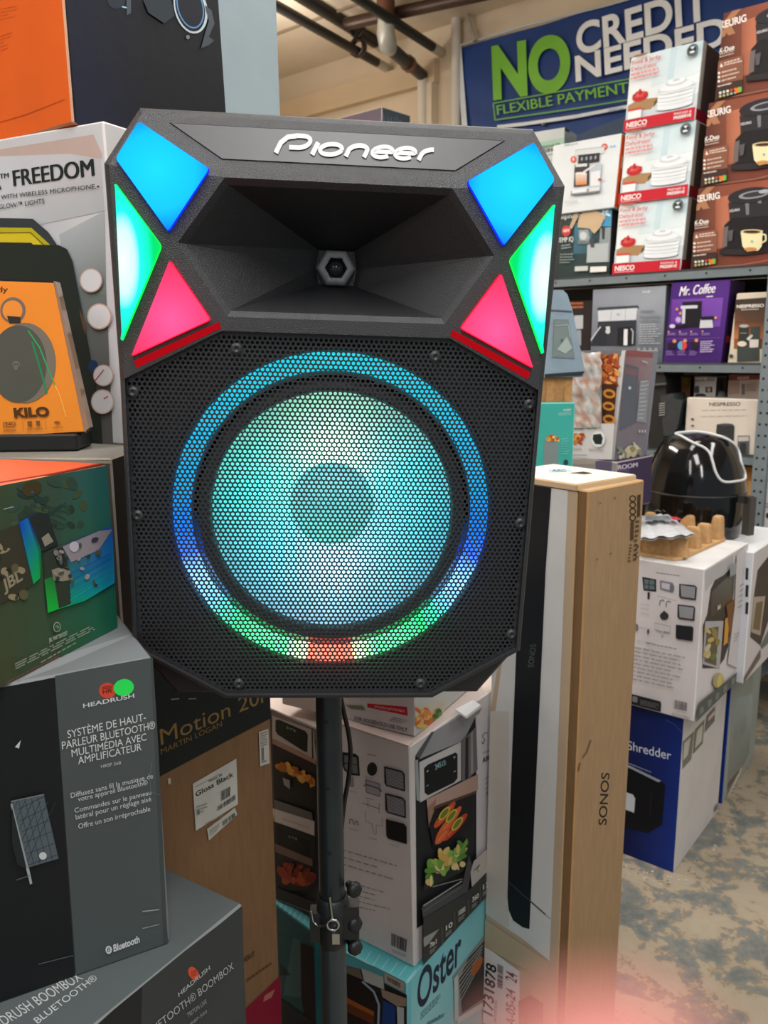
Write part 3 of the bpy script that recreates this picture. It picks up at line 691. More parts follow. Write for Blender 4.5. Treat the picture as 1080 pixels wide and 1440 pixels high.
# brown carton under lower shelf
c = shelf_carton(1040, 1064, 720, 0.722, 655, 0.25, {'F': (176, 122, 66), 'R': (110, 76, 46), 'T': (140, 100, 60)}, 0.06, mat='kraft')
c.on('F', D5).rect(780, 1010, 830, 1120, (196, 150, 92))
c.done('cardboard_carton', 'orange brown carton under the lower board next to the corner post', 'box')
# tall dark carton whose tip shows above the speaker
P0 = at_plane(537, 150, SREF + SD * 0.1, SD)
h_ = P0.z - BZ[0]
c = Carton(V3((P0.x, P0.y, BZ[0])) - V3((math.cos(math.radians(-42)), math.sin(math.radians(-42)), 0)) * 0.3, -42, 0.3, 0.22, h_, {'F': (86, 72, 86), 'R': (84, 98, 112), 'T': (210, 204, 200)}, edge=(220, 214, 206))
r = c.on('R'); rnd = random.Random(3)
for k in range(14): a_ = rnd.random() * 0.8; b_ = 0.93 + rnd.random() * 0.05; r.line((a_, b_), (a_ + 0.1, b_ - 0.06), 0.01, (150, 166, 176))
c.done('appliance_carton', 'dark purple carton corner peeking above the top of the speaker', 'box')

# ================================================================== BANNER and PIPES
BOFF = 0.03
g = G(); WB = Face(WO - SD * BOFF, SU, (0, 0, 1), 1, 1, False)
def buv(x, y): return WB.px(x, y)
# cloth grid with gentle waves
uvs = [buv(648, 66), buv(1125, -72), buv(1125, 175), buv(657, 240)]
NX, NY = 40, 14
def bl(a, b_):
    t = [(uvs[0][i] * (1 - a) + uvs[1][i] * a) * (1 - b_) + (uvs[3][i] * (1 - a) + uvs[2][i] * a) * b_ for i in (0, 1)]
    return t
vs = []
for j in range(NY + 1):
    for i in range(NX + 1):
        a_, b_ = i / NX, j / NY; t = bl(a_, b_)
        wv = 0.008 * math.sin(a_ * 17 + b_ * 5) + 0.01 * math.sin(b_ * 9 - a_ * 26) * (0.3 + b_)
        vs.append(WB.P(t[0], t[1], -0.012 + wv * 0.6))
fs = [(j * (NX + 1) + i, j * (NX + 1) + i + 1, (j + 1) * (NX + 1) + i + 1, (j + 1) * (NX + 1) + i) for j in range(NY) for i in range(NX)]
g.add(vs, fs, (36, 66, 128), 'cloth', True)
p = Paint(WB, g, A3, 'cloth', 4, 0.0012)
p.poly([(4, 160), (22, 156), (44, 440), (26, 445)], (214, 220, 224)); p.path([(4, 162), (250, 88), (520, 22), (700, -30)], 6, (190, 198, 206))
p.text('NO', (134, 337), (402, 300), (128, 172), (122, 190, 62), 0.045); 
p.text('CREDIT', (424, 190), (884, 60), (418, 92), (244, 248, 250), 0.028); p.text('NEEDED', (420, 282), (945, 152), (416, 200), (244, 248, 250), 0.028)
p.text('FLEXIBLE PAYMENTS', (150, 398), (628, 316), (147, 366), (122, 190, 62), 0.015)
p.path([(136, 358), (420, 308), (640, 268)], 4, (116, 184, 62), 0); p.path([(142, 416), (420, 376), (640, 340)], 4, (116, 184, 62), 0); p.path([(136, 358), (142, 416)], 4, (116, 184, 62))
p.path([(150, 440), (240, 430), (420, 404), (640, 362)], 12, (222, 228, 232))
p.text('SPARTAN', (535, 388), (585, 380), (535, 380), (130, 150, 180), 0.01)
p.poly([(420, 470), (600, 400), (700, 380), (700, 470), (430, 540)], (56, 78, 104))
bn = g.build('banner'); tag(bn, 'large blue vinyl banner with green and white lettering hung on the back wall', 'banner')
for x, y in ((307, 424), (8, 170)):
    g = G(); u, v = buv(640 + x / 2.4545, y / 2.4545); g.lathe(WB.P(u, v, 0.006), -SD, [(0.016, 0), (0.012, 0.004), (0.006, 0.002)], (120, 104, 84), 'chrome', 12)
    g.build('grommet', bn)
PIPE = (42, 40, 38)
def wall_end(x, y, off=0.0): return at_plane(x, y, WO - SD * off, SD)
def pipe(label, x1, y1, x0, y0, r, tip=0.86, z=None, name='ceiling_pipe'):
    E_ = wall_end(x1, y1, 0.01); S_ = at_z(x0, y0, E_.z)
    d = (S_ - E_); S2 = E_ + d * 1.25
    g = G(); M_ = E_ + d * (1 - tip)
    g.tube([S2, M_], r, PIPE, 'metal', 14); g.tube([M_, E_], r * 1.01, (200, 190, 172), 'paint', 14)
    o = g.build(name); tag(o, label, 'pipe', 'dark pipes under the ceiling'); return E_, d, o
E1, d1, o1 = pipe('leftmost dark ceiling pipe with a ring hanger and pale painted end', 548, 98, 392, 10, 0.024)
E2, d2, o2 = pipe('thick dark ceiling pipe second from left, running to the wall', 540, 66, 437, 2, 0.036)
E3, d3, o3 = pipe('dark ceiling pipe with pale tip at right of the elbow', 621, 74, 512, 3, 0.025)
# pipe with elbow drop
g = G(); Eb = wall_end(594, 106, 0.06)
S_ = at_z(546, 66, Eb.z); d = (S_ - Eb)
top = S_ + d.normalized() * 0.03 + V3((0, 0, 0.22))
g.tube([Eb, Eb + d * 0.45], 0.032, PIPE, 'metal'); g.tube([Eb + d * 0.40, Eb + d * 0.47], 0.042, (120, 76, 52), 'metal'); g.tube([Eb + d * 0.45, S_ - d * 0.05], 0.034, PIPE, 'metal')
g.tube([S_ - d * 0.06, S_, S_ + d.normalized() * 0.03 + V3((0, 0, 0.05)), top - V3((0, 0, 0.09))], [0.036, 0.046, 0.046, 0.04], (176, 172, 162), 'metal')
g.tube([top - V3((0, 0, 0.10)), top + V3((0, 0, 0.02))], 0.045, (98, 62, 44), 'metal')
g.tube([Eb + V3((0, 0, 0.03)), Eb - V3((0, 0, 1.4))], 0.028, (224, 214, 196), 'paint')
tag(g.build('drain_pipe'), 'dark drain pipe with rusty elbow that turns down the wall as a white pipe', 'pipe')
g = G(); a_ = at_z(500, 31, 3.17); b_ = at_z(655, -3, 3.17)
dd = (b_ - a_); g.tube([a_ - dd * 0.1, b_ + dd * 0.4], 0.03, (70, 50, 40), 'metal'); tag(g.build('cross_pipe'), 'rusty brown pipe crossing above the other ceiling pipes', 'pipe')
g = G(); P1_ = E1 + d1 * 0.33
g.lathe(P1_ + V3((0, 0, 0.02)), d1, [(0.034, -0.015), (0.05, -0.015), (0.05, 0.015), (0.034, 0.015)], (54, 40, 34), 'metal', 16); g.lathe(P1_ + V3((0, 0, 0.11)), d1, [(0.03, -0.01), (0.045, -0.01), (0.045, 0.01), (0.03, 0.01), (0.03, -0.01)], (50, 40, 36), 'metal', 16)
g.tube([P1_ + V3((0, 0, 0.15)), V3((P1_.x, P1_.y, CEIL))], 0.008, (60, 50, 46), 'metal', 8)
tag(g.build('pipe_hanger'), 'rusty ring hanger holding the leftmost ceiling pipe', 'hanger')
g = G(); a_ = wall_end(640, 180, 0.04); b_ = wall_end(634, 12, 0.04)
g.tube([V3((a_.x, a_.y, 0.3)), V3((a_.x, a_.y, b_.z)), V3((a_.x, a_.y, b_.z + 0.06)) - SD * 0.04, V3((a_.x, a_.y, b_.z + 0.1)) - SD * 0.16], 0.026, (222, 214, 202), 'paint'); tag(g.build('wall_conduit'), 'white painted conduit climbing the wall left of the banner', 'conduit')
g = G(); a_ = wall_end(651, 2, 0.05); b_ = wall_end(668, 58, 0.05)
g.tube([a_, b_], 0.012, (190, 184, 172), 'metal', 8); tag(g.build('strut_bracket'), 'thin slanted metal strut above the banner corner', 'bracket')

# ================================================================== RIGHT MIDDLE GROUND
def inset_lines(): pass
def oven_window(p, crop):
    pass
# shredder cartons on the floor
c = Carton((0.527, 2.413, 0), -38.6, 0.40, 0.414, 0.488, {'F': (24, 44, 118), 'R': (204, 200, 198), 'T': (150, 150, 150)}, edge=(200, 196, 196))
p = c.on('F', C2)
p.poly([(130, 40), (500, 150), (430, 1220), (80, 1090)], [(20, 30, 80), (22, 44, 120), (26, 52, 140), (14, 22, 70)])
p.text('Shredder', (112, 362), (412, 436), (112, 302), (206, 214, 232), 0.0)
p.poly([(110, 470), (345, 580), (372, 610), (350, 880), (250, 940), (90, 900)], (16, 18, 26)); p.poly([(110, 465), (345, 578), (325, 588), (110, 482)], (150, 158, 166)); p.poly([(112, 450), (275, 515), (275, 522), (112, 458)], (120, 134, 166))
p.poly([(100, 655), (150, 672), (165, 700), (158, 798), (98, 775)], (196, 202, 212)); p.line((278, 650), (268, 820), 4, (54, 48, 40), 1); p.path([(380, 160), (440, 190), (485, 240)], 4, (70, 86, 140))
r = c.on('R', C2)
r.poly([(490, 310), (570, 235), (550, 430), (488, 500)], (120, 118, 108)); r.poly([(500, 320), (545, 275), (525, 400), (492, 440)], (188, 186, 176)); r.poly([(575, 225), (640, 155), (628, 320), (560, 395)], (116, 114, 96)); r.poly([(588, 232), (628, 188), (618, 305), (572, 355)], (190, 188, 178))
r.poly([(655, 130), (712, 65), (708, 165), (640, 245)], (110, 108, 104)); r.poly([(664, 140), (708, 92), (706, 120), (662, 168)], (206, 180, 176)); r.poly([(705, 760), (728, 730), (728, 770), (705, 795)], (120, 118, 120))
c.done('shredder_carton', 'blue and white shredder carton on the floor, nearest of the two', 'box', 'shredder cartons on the floor')
s2 = Carton((0.815, 2.779, 0), -38, 0.40, 0.40, 0.488, {'F': (26, 50, 132), 'R': (150, 156, 150), 'T': (140, 140, 140)})
r = s2.on('R', C2)
r.poly([(840, 10), (975, -20), (950, 380), (790, 740)], [(150, 160, 158), (164, 176, 178), (130, 134, 128), (124, 122, 112)]); r.poly([(790, 700), (900, 470), (890, 520), (790, 740)], (196, 196, 188)); r.poly([(800, 600), (880, 500), (880, 520), (800, 640)], (108, 90, 76))
for k in range(7): r.line((850 + k * 14, 200 - k * 10), (845 + k * 13, 330 - k * 12), 3, (176, 182, 178))
s2.done('shredder_carton', 'blue and grey shredder carton on the floor, the one behind', 'box', 'shredder cartons on the floor')
z_s = 0.4885
# oven cartons on the shredders
def accessories(p, dx=0):
    pass
c = Carton((0.528, 2.393, z_s), -39.2, 0.42, 0.395, 0.437, {'F': (214, 208, 210), 'R': (214, 208, 208), 'T': (226, 226, 226)}, edge=(226, 222, 220))
kc = c
p = c.on('F', C1)
p.lines([(180, 442), (320, 462), (320, 472), (180, 452)], 1, (140, 136, 138), 0.6, 0)
p.poly([(98, 470), (182, 486), (182, 560), (106, 552)], (38, 44, 48)); p.poly([(110, 482), (172, 492), (172, 548), (112, 542)], (104, 118, 122)); p.line((140, 485), (138, 548), 4, (38, 44, 48)); p.line((108, 512), (176, 522), 4, (38, 44, 48), 1); p.poly([(131, 560), (145, 562), (143, 605), (130, 602)], (40, 44, 46))
p.poly([(205, 490), (280, 505), (292, 530), (280, 565), (205, 545)], (130, 130, 140)); p.poly([(215, 503), (265, 513), (262, 548), (215, 536)], (196, 196, 202)); p.ell(277, 536, 13, 27, (112, 112, 122)); p.line((190, 582), (305, 612), 2, (150, 146, 150), 1)
p.path([(205, 640), (207, 612), (222, 606), (232, 615)], 4, (70, 68, 72), 0); p.path([(243, 650), (245, 622), (258, 612), (270, 622)], 4, (70, 68, 72)); p.ell(232, 702, 26, 24, (52, 56, 62)); p.ell(232, 682, 7, 12, (52, 56, 62))
for k, yy in enumerate((558, 680, 800)):
    xx = 374 - k * 9; p.poly([(xx - 52, yy - 48), (xx + 42, yy - 38), (xx + 53, yy - 26), (xx + 47, yy + 50), (xx - 44, yy + 38), (xx - 53, yy + 26)], (36, 38, 44))
    if k < 2:
        p.poly([(xx - 44, yy - 40), (xx + 44, yy - 28), (xx + 39, yy + 40), (xx - 40, yy + 29)], (172, 174, 180))
        for j in range(9): p.line((xx - 42, yy - 34 + j * 7.4), (xx + 41, yy - 22 + j * 7.4), 2, (90, 92, 98))
        p.lay += 1
p.poly([(180, 740), (272, 762), (270, 800), (228, 792), (226, 820), (220, 820), (220, 790), (178, 780)], (206, 200, 204)); p.path([(180, 740), (272, 762), (270, 798), (230, 790), (226, 822)], 2, (130, 126, 130)); p.ell(140, 792, 7, 16, (84, 82, 84)); p.ell(70, 768, 12, 22, (120, 116, 118))
for y0 in (600, 625, 655, 740, 820, 860): p.lines([(95 if y0 < 700 else 80, y0 + 25), (180, y0 + 40), (180, y0 + 47), (95 if y0 < 700 else 80, y0 + 32)], 1, (170, 166, 168), 0.6, 0.4, y0)
p.lines([(130, 855), (310, 892), (310, 902), (130, 865)], 1, (130, 126, 130), 0.6, 0)
p.lines([(60, 882), (375, 945), (350, 1160), (40, 1090)], 9, (150, 148, 152), 0.28, 0.45, 14)
p.poly([(42, 1160), (215, 1205), (220, 1222), (216, 1268), (40, 1222)], (36, 36, 40)); p.poly([(50, 1172), (80, 1180), (78, 1212), (48, 1206)], (120, 120, 124)); p.lines([(95, 1195), (210, 1222), (208, 1255), (95, 1228)], 4, (120, 120, 124), 0.4, 0.2)
p.bars([(300, 1195), (375, 1212), (372, 1262), (298, 1246)], 20, (60, 58, 62)); p.lines([(285, 1272), (395, 1300), (392, 1322), (285, 1294)], 2, (150, 146, 150), 0.5, 0.3)
r = c.on('R', C1)
r.poly([(470, 440), (640, 340), (640, 400), (600, 455), (540, 490), (500, 520), (475, 560)], (186, 184, 186))
r.poly([(505, 545), (530, 490), (580, 462), (645, 400), (640, 560), (610, 880), (585, 960), (545, 1015), (455, 1015), (458, 760), (485, 690)], (60, 56, 50))
r.poly([(510, 560), (590, 480), (635, 450), (630, 620), (500, 720)], [(84, 86, 84), (70, 70, 66), (108, 110, 106), (96, 76, 50), (70, 60, 44)])
r.poly([(470, 735), (580, 732), (556, 1018), (455, 990)], (176, 172, 176)); r.poly([(478, 780), (550, 765), (535, 1000), (465, 975)], (104, 92, 72)); r.blobs([(480, 790), (545, 780), (535, 960), (470, 950)], 14, 22, [(150, 134, 70), (196, 176, 110), (110, 120, 60), (204, 190, 160)], 3)
r.poly([(585, 720), (612, 700), (600, 860), (575, 880)], (206, 150, 60)); r.poly([(590, 640), (640, 600), (630, 760), (612, 840), (600, 720)], (120, 76, 34)); r.text('360', (536, 668), (556, 655), (536, 645), (214, 214, 210), 0.03)
r.poly([(652, 335), (722, 270), (672, 1020), (598, 985), (640, 640)], (206, 200, 202)); r.lines([(670, 520), (700, 500), (690, 660), (655, 680)], 5, (160, 152, 154), 0.3, 0.3); r.lines([(640, 810), (668, 795), (660, 850), (632, 870)], 3, (160, 152, 154), 0.3, 0.3)
r.ell(540, 1085, 32, 46, (170, 160, 120), 0.2); r.ell(548, 1085, 16, 40, (206, 190, 110), 0.2)
r.poly([(424, 1218), (672, 1020), (672, 1070), (600, 1150), (405, 1334)], (88, 92, 90))
for k in range(5): xx = 440 + k * 46; yy = 1268 - k * 43; r.lines([(xx - 10, yy - 14), (xx + 12, yy - 32), (xx + 12, yy + 4), (xx - 10, yy + 24)], 3, (170, 172, 168), 0.5, 0.2, k)
r.poly([(604, 405), (645, 380), (640, 450), (604, 470)], (150, 154, 156))
c.done('oven_carton', 'white air fryer oven carton under the egg-crate tray, on the nearest shredder carton', 'box', 'white air fryer oven cartons')
c = Carton((0.777, 2.656, z_s), -39, 0.42, 0.40, 0.416, {'F': (206, 208, 214), 'R': (206, 200, 200), 'T': (232, 234, 236)}, edge=(226, 226, 226))
k2 = c
p = c.on('F', C1)
for k in range(3): p.poly([(715, 418 + k * 102), (732, 418 + k * 102), (728, 490 + k * 102), (712, 486 + k * 102)], (40, 42, 48))
r = c.on('R', C1)
r.poly([(785, 430), (847, 350), (860, 340), (860, 700), (800, 880), (740, 830), (760, 600)], (70, 62, 54)); r.poly([(760, 590), (830, 585), (800, 820), (745, 800)], (176, 160, 148)); r.poly([(775, 625), (815, 615), (795, 790), (755, 780)], (120, 104, 70)); r.poly([(800, 880), (860, 760), (860, 850), (810, 900)], (110, 112, 112)); r.poly([(690, 1090), (800, 900), (800, 950), (700, 1100)], (110, 100, 94))
c.done('oven_carton', 'white oven carton behind at the right edge, on the second shredder carton', 'box', 'white air fryer oven cartons')
# moulded pulp tray
zt = z_s + kc.h + 0.0005
TF = kc.faces['T']
tr = empty('packing_tray', TF.P(0.25, 0.12), 'brown moulded pulp packing tray on the near white oven carton', 'tray'); 
def top_box(g, x0, y0, x1, y1, z0, z1, col, mat, tap=0.008, xs=None):
    pass
g = G()
base = [at_z(894, 781, zt), at_z(947, 789, zt), at_z(960, 788, zt), at_z(1020, 761, zt), at_z(1018, 757, zt), at_z(960, 735, zt), at_z(897, 746, zt)]
for p_ in base: p_.z = zt + 0.0008
g.prism(base, V3((0, 0, 0.008)), (196, 158, 112), 'pulp'); g.build('tray_base', tr)
def tower(x, y, w, d_, h, rot=0.0):
    """rounded tapering cup of the tray; x,y photo position of its foot"""
    P = at_z(x, y, zt + 0.008); a = math.radians(-39.2) + rot
    U = V3((math.cos(a), math.sin(a), 0)); Dv = V3((-U.y, U.x, 0)); g = G(); rings = []
    for zz, sc in ((0, 1), (h * 0.82, 0.84), (h * 0.95, 0.76), (h, 0.6)):
        ring = []
        for k in range(20):
            t = 2 * PI * k / 20; cx, sx = math.cos(t), math.sin(t)
            ex = 0.45; px_ = math.copysign(abs(cx) ** ex, cx) * w / 2 * sc; py_ = math.copysign(abs(sx) ** ex, sx) * d_ / 2 * sc
            ring.append(P + U * px_ + Dv * py_ + V3((0, 0, zz)))
        rings.append(ring)
    vs = [q for rr in rings for q in rr]; n = 20
    g.add(vs, [(i * n + k, i * n + (k + 1) % n, (i + 1) * n + (k + 1) % n, (i + 1) * n + k) for i in range(3) for k in range(n)], (190, 150, 104), 'pulp', True)
    g.add(rings[-1], [tuple(range(n))], (202, 164, 118), 'pulp', True)
    g.build('tray_cup', tr)
for x, y, w, d_, h in ((924, 778, 0.085, 0.035, 0.062), (950, 781, 0.07, 0.03, 0.066), (973, 770, 0.05, 0.035, 0.062), (989, 763, 0.045, 0.04, 0.058), (1008, 757, 0.035, 0.05, 0.07), (966, 748, 0.06, 0.04, 0.06), (938, 742, 0.05, 0.04, 0.052), (914, 743, 0.04, 0.03, 0.052), (908, 772, 0.035, 0.035, 0.062)):
    tower(x, y, w, d_, h)
# plastic pouch on the tray
g = G(); NXp, NYp = 12, 8; rnd = random.Random(11)
zp = zt + 0.078
qd = [at_z(896, 727, zp + 0.012), at_z(940, 722, zp + 0.012), at_z(978, 752, zp), at_z(900, 757, zp)]
vs = []
for j in range(NYp + 1):
    for i in range(NXp + 1):
        a_, b_ = i / NXp, j / NYp
        P = (qd[0] * (1 - a_) + qd[1] * a_) * (1 - b_) + (qd[3] * (1 - a_) + qd[2] * a_) * b_
        vs.append(P + V3((0, 0, rnd.uniform(-0.004, 0.004) + 0.008 * math.sin(a_ * PI) * math.sin(b_ * PI))))
n = NXp + 1
g.add(vs, [(j * n + i, j * n + i + 1, (j + 1) * n + i + 1, (j + 1) * n + i) for j in range(NYp) for i in range(NXp)], (204, 206, 208), 'film', True)
vs2 = [v - V3((0, 0, 0.006)) for v in vs]
g.add(vs2, [(j * n + i, (j + 1) * n + i, (j + 1) * n + i + 1, j * n + i + 1) for j in range(NYp) for i in range(NXp)], (190, 192, 194), 'film', True)
pf = Face(qd[3], qd[2] - qd[3], qd[0] - qd[3], 1, 1, False)
p = Paint(pf, g, D5, 'film', 40, 0.0005)
p.poly([(210, 1315), (260, 1318), (300, 1340), (235, 1342)], (206, 70, 84)); p.poly([(40, 1310), (200, 1312), (225, 1340), (30, 1345)], (120, 128, 132)); p.path([(45, 1280), (80, 1278)], 7, (70, 80, 84)); p.path([(95, 1282), (120, 1270), (150, 1284)], 6, (80, 90, 94)); p.path([(160, 1272), (178, 1284)], 6, (80, 90, 94))
tag(g.build('plastic_pouch'), 'clear plastic pouch with a red and grey leaflet lying on the pulp tray', 'bag')

# air fryer
AFC = V3((1.022, 2.675, k2.O.z + k2.h + 0.001))
prof = [(0.001, 0), (0.14, 0.0), (0.149, 0.01), (0.156, 0.05), (0.1585, 0.10), (0.157, 0.15), (0.151, 0.19), (0.141, 0.23), (0.128, 0.265), (0.115, 0.29), (0.10, 0.31), (0.082, 0.321), (0.05, 0.327), (0.001, 0.33)]
af = empty('air_fryer', AFC, 'glossy black rounded air fryer with silver trim loop, on the right oven carton', 'air fryer')
g = G(); g.lathe(AFC, (0, 0, 1), prof, (14, 15, 17), 'gloss', 48); g.build('body', af)
bv = BVHTree.FromPolygons([tuple(v) for v in g.v], g.f)
def on_fryer(x, y):
    h = bv.ray_cast(EYE, ray(x, y).normalized())
    return h[0], h[1]
loop = [(947, 606), (962, 604), (985, 606), (1008, 613), (1028, 622), (1041, 634), (1048, 650), (1050, 666), (1046, 674), (1034, 677), (1020, 678), (1012, 674), (1006, 664), (1002, 650), (998, 638), (990, 630), (975, 623), (958, 614)]
pts = []
for x, y in loop:
    k = 0
    while k < 30:
        h = on_fryer(x, y)
        if h[0] is not None: break
        x += (980 - x) * 0.05; y += (650 - y) * 0.05; k += 1
    pts.append(h[0] + h[1] * 0.002)
sm = []
for i in range(len(pts)):
    a_, b_, c_, d_ = pts[i - 1], pts[i], pts[(i + 1) % len(pts)], pts[(i + 2) % len(pts)]
    for t in (0, 0.25, 0.5, 0.75):
        sm.append(0.5 * ((2 * b_) + (c_ - a_) * t + (2 * a_ - 5 * b_ + 4 * c_ - d_) * t * t + (3 * b_ - a_ - 3 * c_ + d_) * t ** 3))
g = G(); g.tube(sm, 0.0042, (206, 208, 210), 'plastic', 10, closed=True); g.build('trim_ring', af, label='silver trim loop around the control panel')
fd = V3((0.45, -0.89, 0)).normalized()
fs_ = V3((-fd.y, fd.x, 0))
Rm = Matrix((fs_, fd, V3((0, 0, 1)))).transposed()
hd = at_plane(1044, 715, AFC + fd * 0.165, fd)
g = G(); hc = V3((hd.x, hd.y, AFC.z + 0.085))
g.box(hc + fd * 0.026, 0.026, 0.026, 0.12, (70, 66, 62), 'plastic', Rm); g.box(hc + V3((0, 0, 0.05)) + fd * 0.0, 0.026, 0.06, 0.024, (60, 58, 56), 'plastic', Rm); g.build('handle', af, label='grey vertical drawer handle')
g = G()
g.lathe(AFC, (0, 0, 1), [(0.1575, 0.140), (0.1590, 0.142), (0.1590, 0.1435), (0.1575, 0.1455)], (30, 31, 33), 'plastic', 48); g.build('drawer_seam', af)

# ================================================================== CENTRE RIGHT: tall cartons
c = Carton((0.214, 1.572, 0), -51.1, 0.195, 0.173, 1.257, {'F': (206, 206, 206), 'R': (198, 164, 122), 'T': (224, 212, 190)}, edge=(196, 168, 130))
n1 = c
p = c.on('F', (0, 0, 1))
p.poly([(740, 676), (812, 684), (790, 1240), (775, 1640), (676, 1600), (690, 1000)], (190, 168, 142))
p.poly([(740, 682), (799, 688), (773, 1351), (735, 1320), (690, 1290), (697, 1000)], (212, 212, 212))
p.poly([(690, 1000), (716, 1000), (716, 1305), (683, 1285)], (204, 198, 190))
p.poly([(770, 684), (776, 684.5), (768, 800), (745, 1306), (736, 1304), (722, 1294), (716, 1280), (714, 1262), (719, 1100), (727, 900), (738, 680)], (24, 27, 32))
p.line((716, 1240), (768, 1286), 1.6, (60, 64, 70), 0); p.line((768, 1286), (776, 1292), 1.2, (180, 180, 180), 1)
p.text('SONOS', (747, 906), (743, 938), (755, 906), (84, 88, 92), 0.01)
p.poly([(683, 1292), (772, 1352), (770, 1380), (680, 1330)], (192, 172, 144))
r = c.on('R', (0, 0, 1))
p = c.on('T', (0, 0, 1))
p.poly([(768, 660), (800, 662), (800, 667), (768, 666)], (150, 176, 186)); p.poly([(800, 665), (822, 663.5), (833, 665.5), (822, 667.5), (812, 666.5)], (52, 44, 40))
soun = c.done('soundbar_carton', 'tall white and kraft soundbar carton with black bar picture, right of the speaker', 'box')
# lid
lid_h = 0.0
g = G(); lo = c.O + c.Z - V3((0, 0, 0.018)) - c.U * 0.003 - c.D * 0.003
lid = Carton(c.O + V3((0, 0, c.h)) - c.U * 0.002 - c.D * 0.002, -51.1, 0.199, 0.177, 0.014, {'F': (206, 180, 146), 'R': (204, 178, 142), 'T': (230, 220, 202)}, edge=(190, 156, 116))
pl = lid.on('T', (0, 0, 1)); pl.poly([(770, 659), (802, 660.5), (808, 664), (772, 665)], (170, 190, 198)); pl.poly([(800, 665.6), (820, 663.2), (834, 665.6), (822, 667.3), (812, 666.3)], (44, 38, 36))
pl.lay += 1; pl.text('ARC', (776, 663.5), (796, 663.5), (776, 660.5), (90, 130, 150), 0.02)
lo_ = lid.g.build('lid', soun, label='pale lid with hand hole')
# shipping label
g = G(); p = Paint(c.faces['F'], g, C7, 'matte', 6)
p.poly([(542, 575), (770, 745), (775, 1060), (760, 1120), (530, 1070)], (226, 228, 230))
p.text('1731878', (600, 1032), (624, 712), (540, 1000), (34, 34, 36), 0.02)
p.bars([(632, 695), (632, 850), (664, 862), (670, 716)], 16, (30, 30, 32)); p.text('A-05-24', (745, 1100), (745, 870), (690, 1070), (44, 44, 46), 0.012); p.text('24', (755, 822), (760, 768), (685, 790), (44, 44, 46), 0.012)
p.lines([(612, 1060), (618, 920), (636, 925), (630, 1075)], 2, (150, 150, 150), 0.6, 0.2)
p.poly([(770, 930), (845, 895), (925, 945), (925, 1090), (770, 1080)], (150, 96, 88))
g.build('shipping_label', soun, label='white shipping label with large printed number')
c = Carton((0.3385, 1.4212, 0), -48.2, 0.0222, 0.180, 1.2613, {'F': (130, 100, 68), 'R': (160, 131, 98), 'T': (182, 154, 120)}, 'kraft', edge=(186, 142, 92))
r = c.on('R', (0, 0, 1), mat='matte')
r.text('SONOS', (852.5, 1160), (857, 1087), (841.5, 1160), (40, 34, 28), 0.01)
for k in range(4):
    r.path([(889.5 + 4.3 * math.cos(t * 0.9), 701 + k * 9 + 4.2 * math.sin(t * 0.9)) for t in range(7)], 1.6, (64, 48, 32), 0, True)
r.lay += 1
r.poly([(896, 696), (900.5, 695), (899.5, 726), (895.5, 727)], (70, 52, 36)); r.poly([(886.5, 733), (891, 732.5), (890, 759), (885.8, 760)], (80, 60, 42)); r.lines([(893, 732), (899, 731), (897, 790), (889, 792)], 9, (84, 64, 44), 0.5, 0.5, 3)
r.path([(894, 765), (897, 768), (893, 772)], 1.3, (60, 46, 32), 0); r.path([(896, 776), (892, 780), (896, 784)], 1.3, (60, 46, 32), 0); r.lines([(884.5, 765), (888.5, 765), (886, 792), (881.5, 792)], 6, (84, 64, 44), 0.5, 0.3, 5)
r.path([(818, 1065), (824, 1058), (830, 1040)], 1.5, (110, 80, 52), 0); r.path([(812, 1084), (815, 1072)], 1.5, (110, 80, 52), 0)
for x, y in ((843, 707), (864, 700), (858, 778), (839, 786)): r.ell(x, y, 1.5, 1, (120, 86, 54), 0, 8, up=0)
c.done('cardboard_carton', 'narrow brown kraft carton with black letters down its side, right of the soundbar carton', 'box')

# ---- cartons behind those: chicken fryer carton, purple one, teal one, slanted appliance
c = Carton((0.469, 2.475, 1.194), -44.4, 0.25, 0.192, 0.305, {'F': (204, 200, 200), 'R': (128, 132, 142), 'T': (150, 136, 130)}, shear=(0.014, 0.01), edge=(150, 140, 136))
pc = c
p = c.on('F', D4)
p.poly([(295, 470), (590, 470), (580, 520), (290, 520)], (116, 112, 116)); p.poly([(450, 510), (572, 512), (530, 1005), (452, 1005)], (120, 66, 34))
p.blobs([(455, 515), (568, 518), (555, 720), (455, 720)], 46, 26, [(176, 84, 44), (214, 132, 66), (150, 60, 36), (226, 160, 92), (196, 104, 50)], 21)
p.poly([(450, 720), (556, 720), (530, 1005), (452, 1005)], (74, 40, 24))
for cx, cy, rr in ((505, 790, 46), (500, 880, 44), (505, 975, 46)): p.ell(cx, cy, rr, rr * 0.72, (206, 134, 54), 0.2); p.ell(cx, cy, rr * 0.6, rr * 0.34, (84, 46, 26), 0.2)
p.poly([(220, 1005), (545, 1005), (525, 1265), (200, 1262)], (216, 210, 210)); p.ell(278, 1110, 46, 56, (230, 226, 226)); p.blobs([(240, 1085), (318, 1085), (318, 1145), (240, 1145)], 26, 20, [(206, 128, 60), (176, 74, 44), (226, 170, 90)], 8)
p.ell(430, 1118, 50, 58, (234, 232, 232)); p.poly([(395, 1085), (450, 1078), (465, 1110), (455, 1155), (410, 1152), (392, 1120)], (40, 50, 52))
p.lines([(228, 1180), (320, 1180), (320, 1198), (228, 1196)], 2, (150, 146, 148), 0.5, 0.3, 3); p.lines([(365, 1185), (480, 1188), (480, 1206), (365, 1203)], 2, (150, 146, 148), 0.5, 0.3, 4); p.lines([(228, 1228), (350, 1230), (350, 1238), (228, 1236)], 1, (110, 106, 108), 0.6, 0, 4)
r = c.on('R', D4)
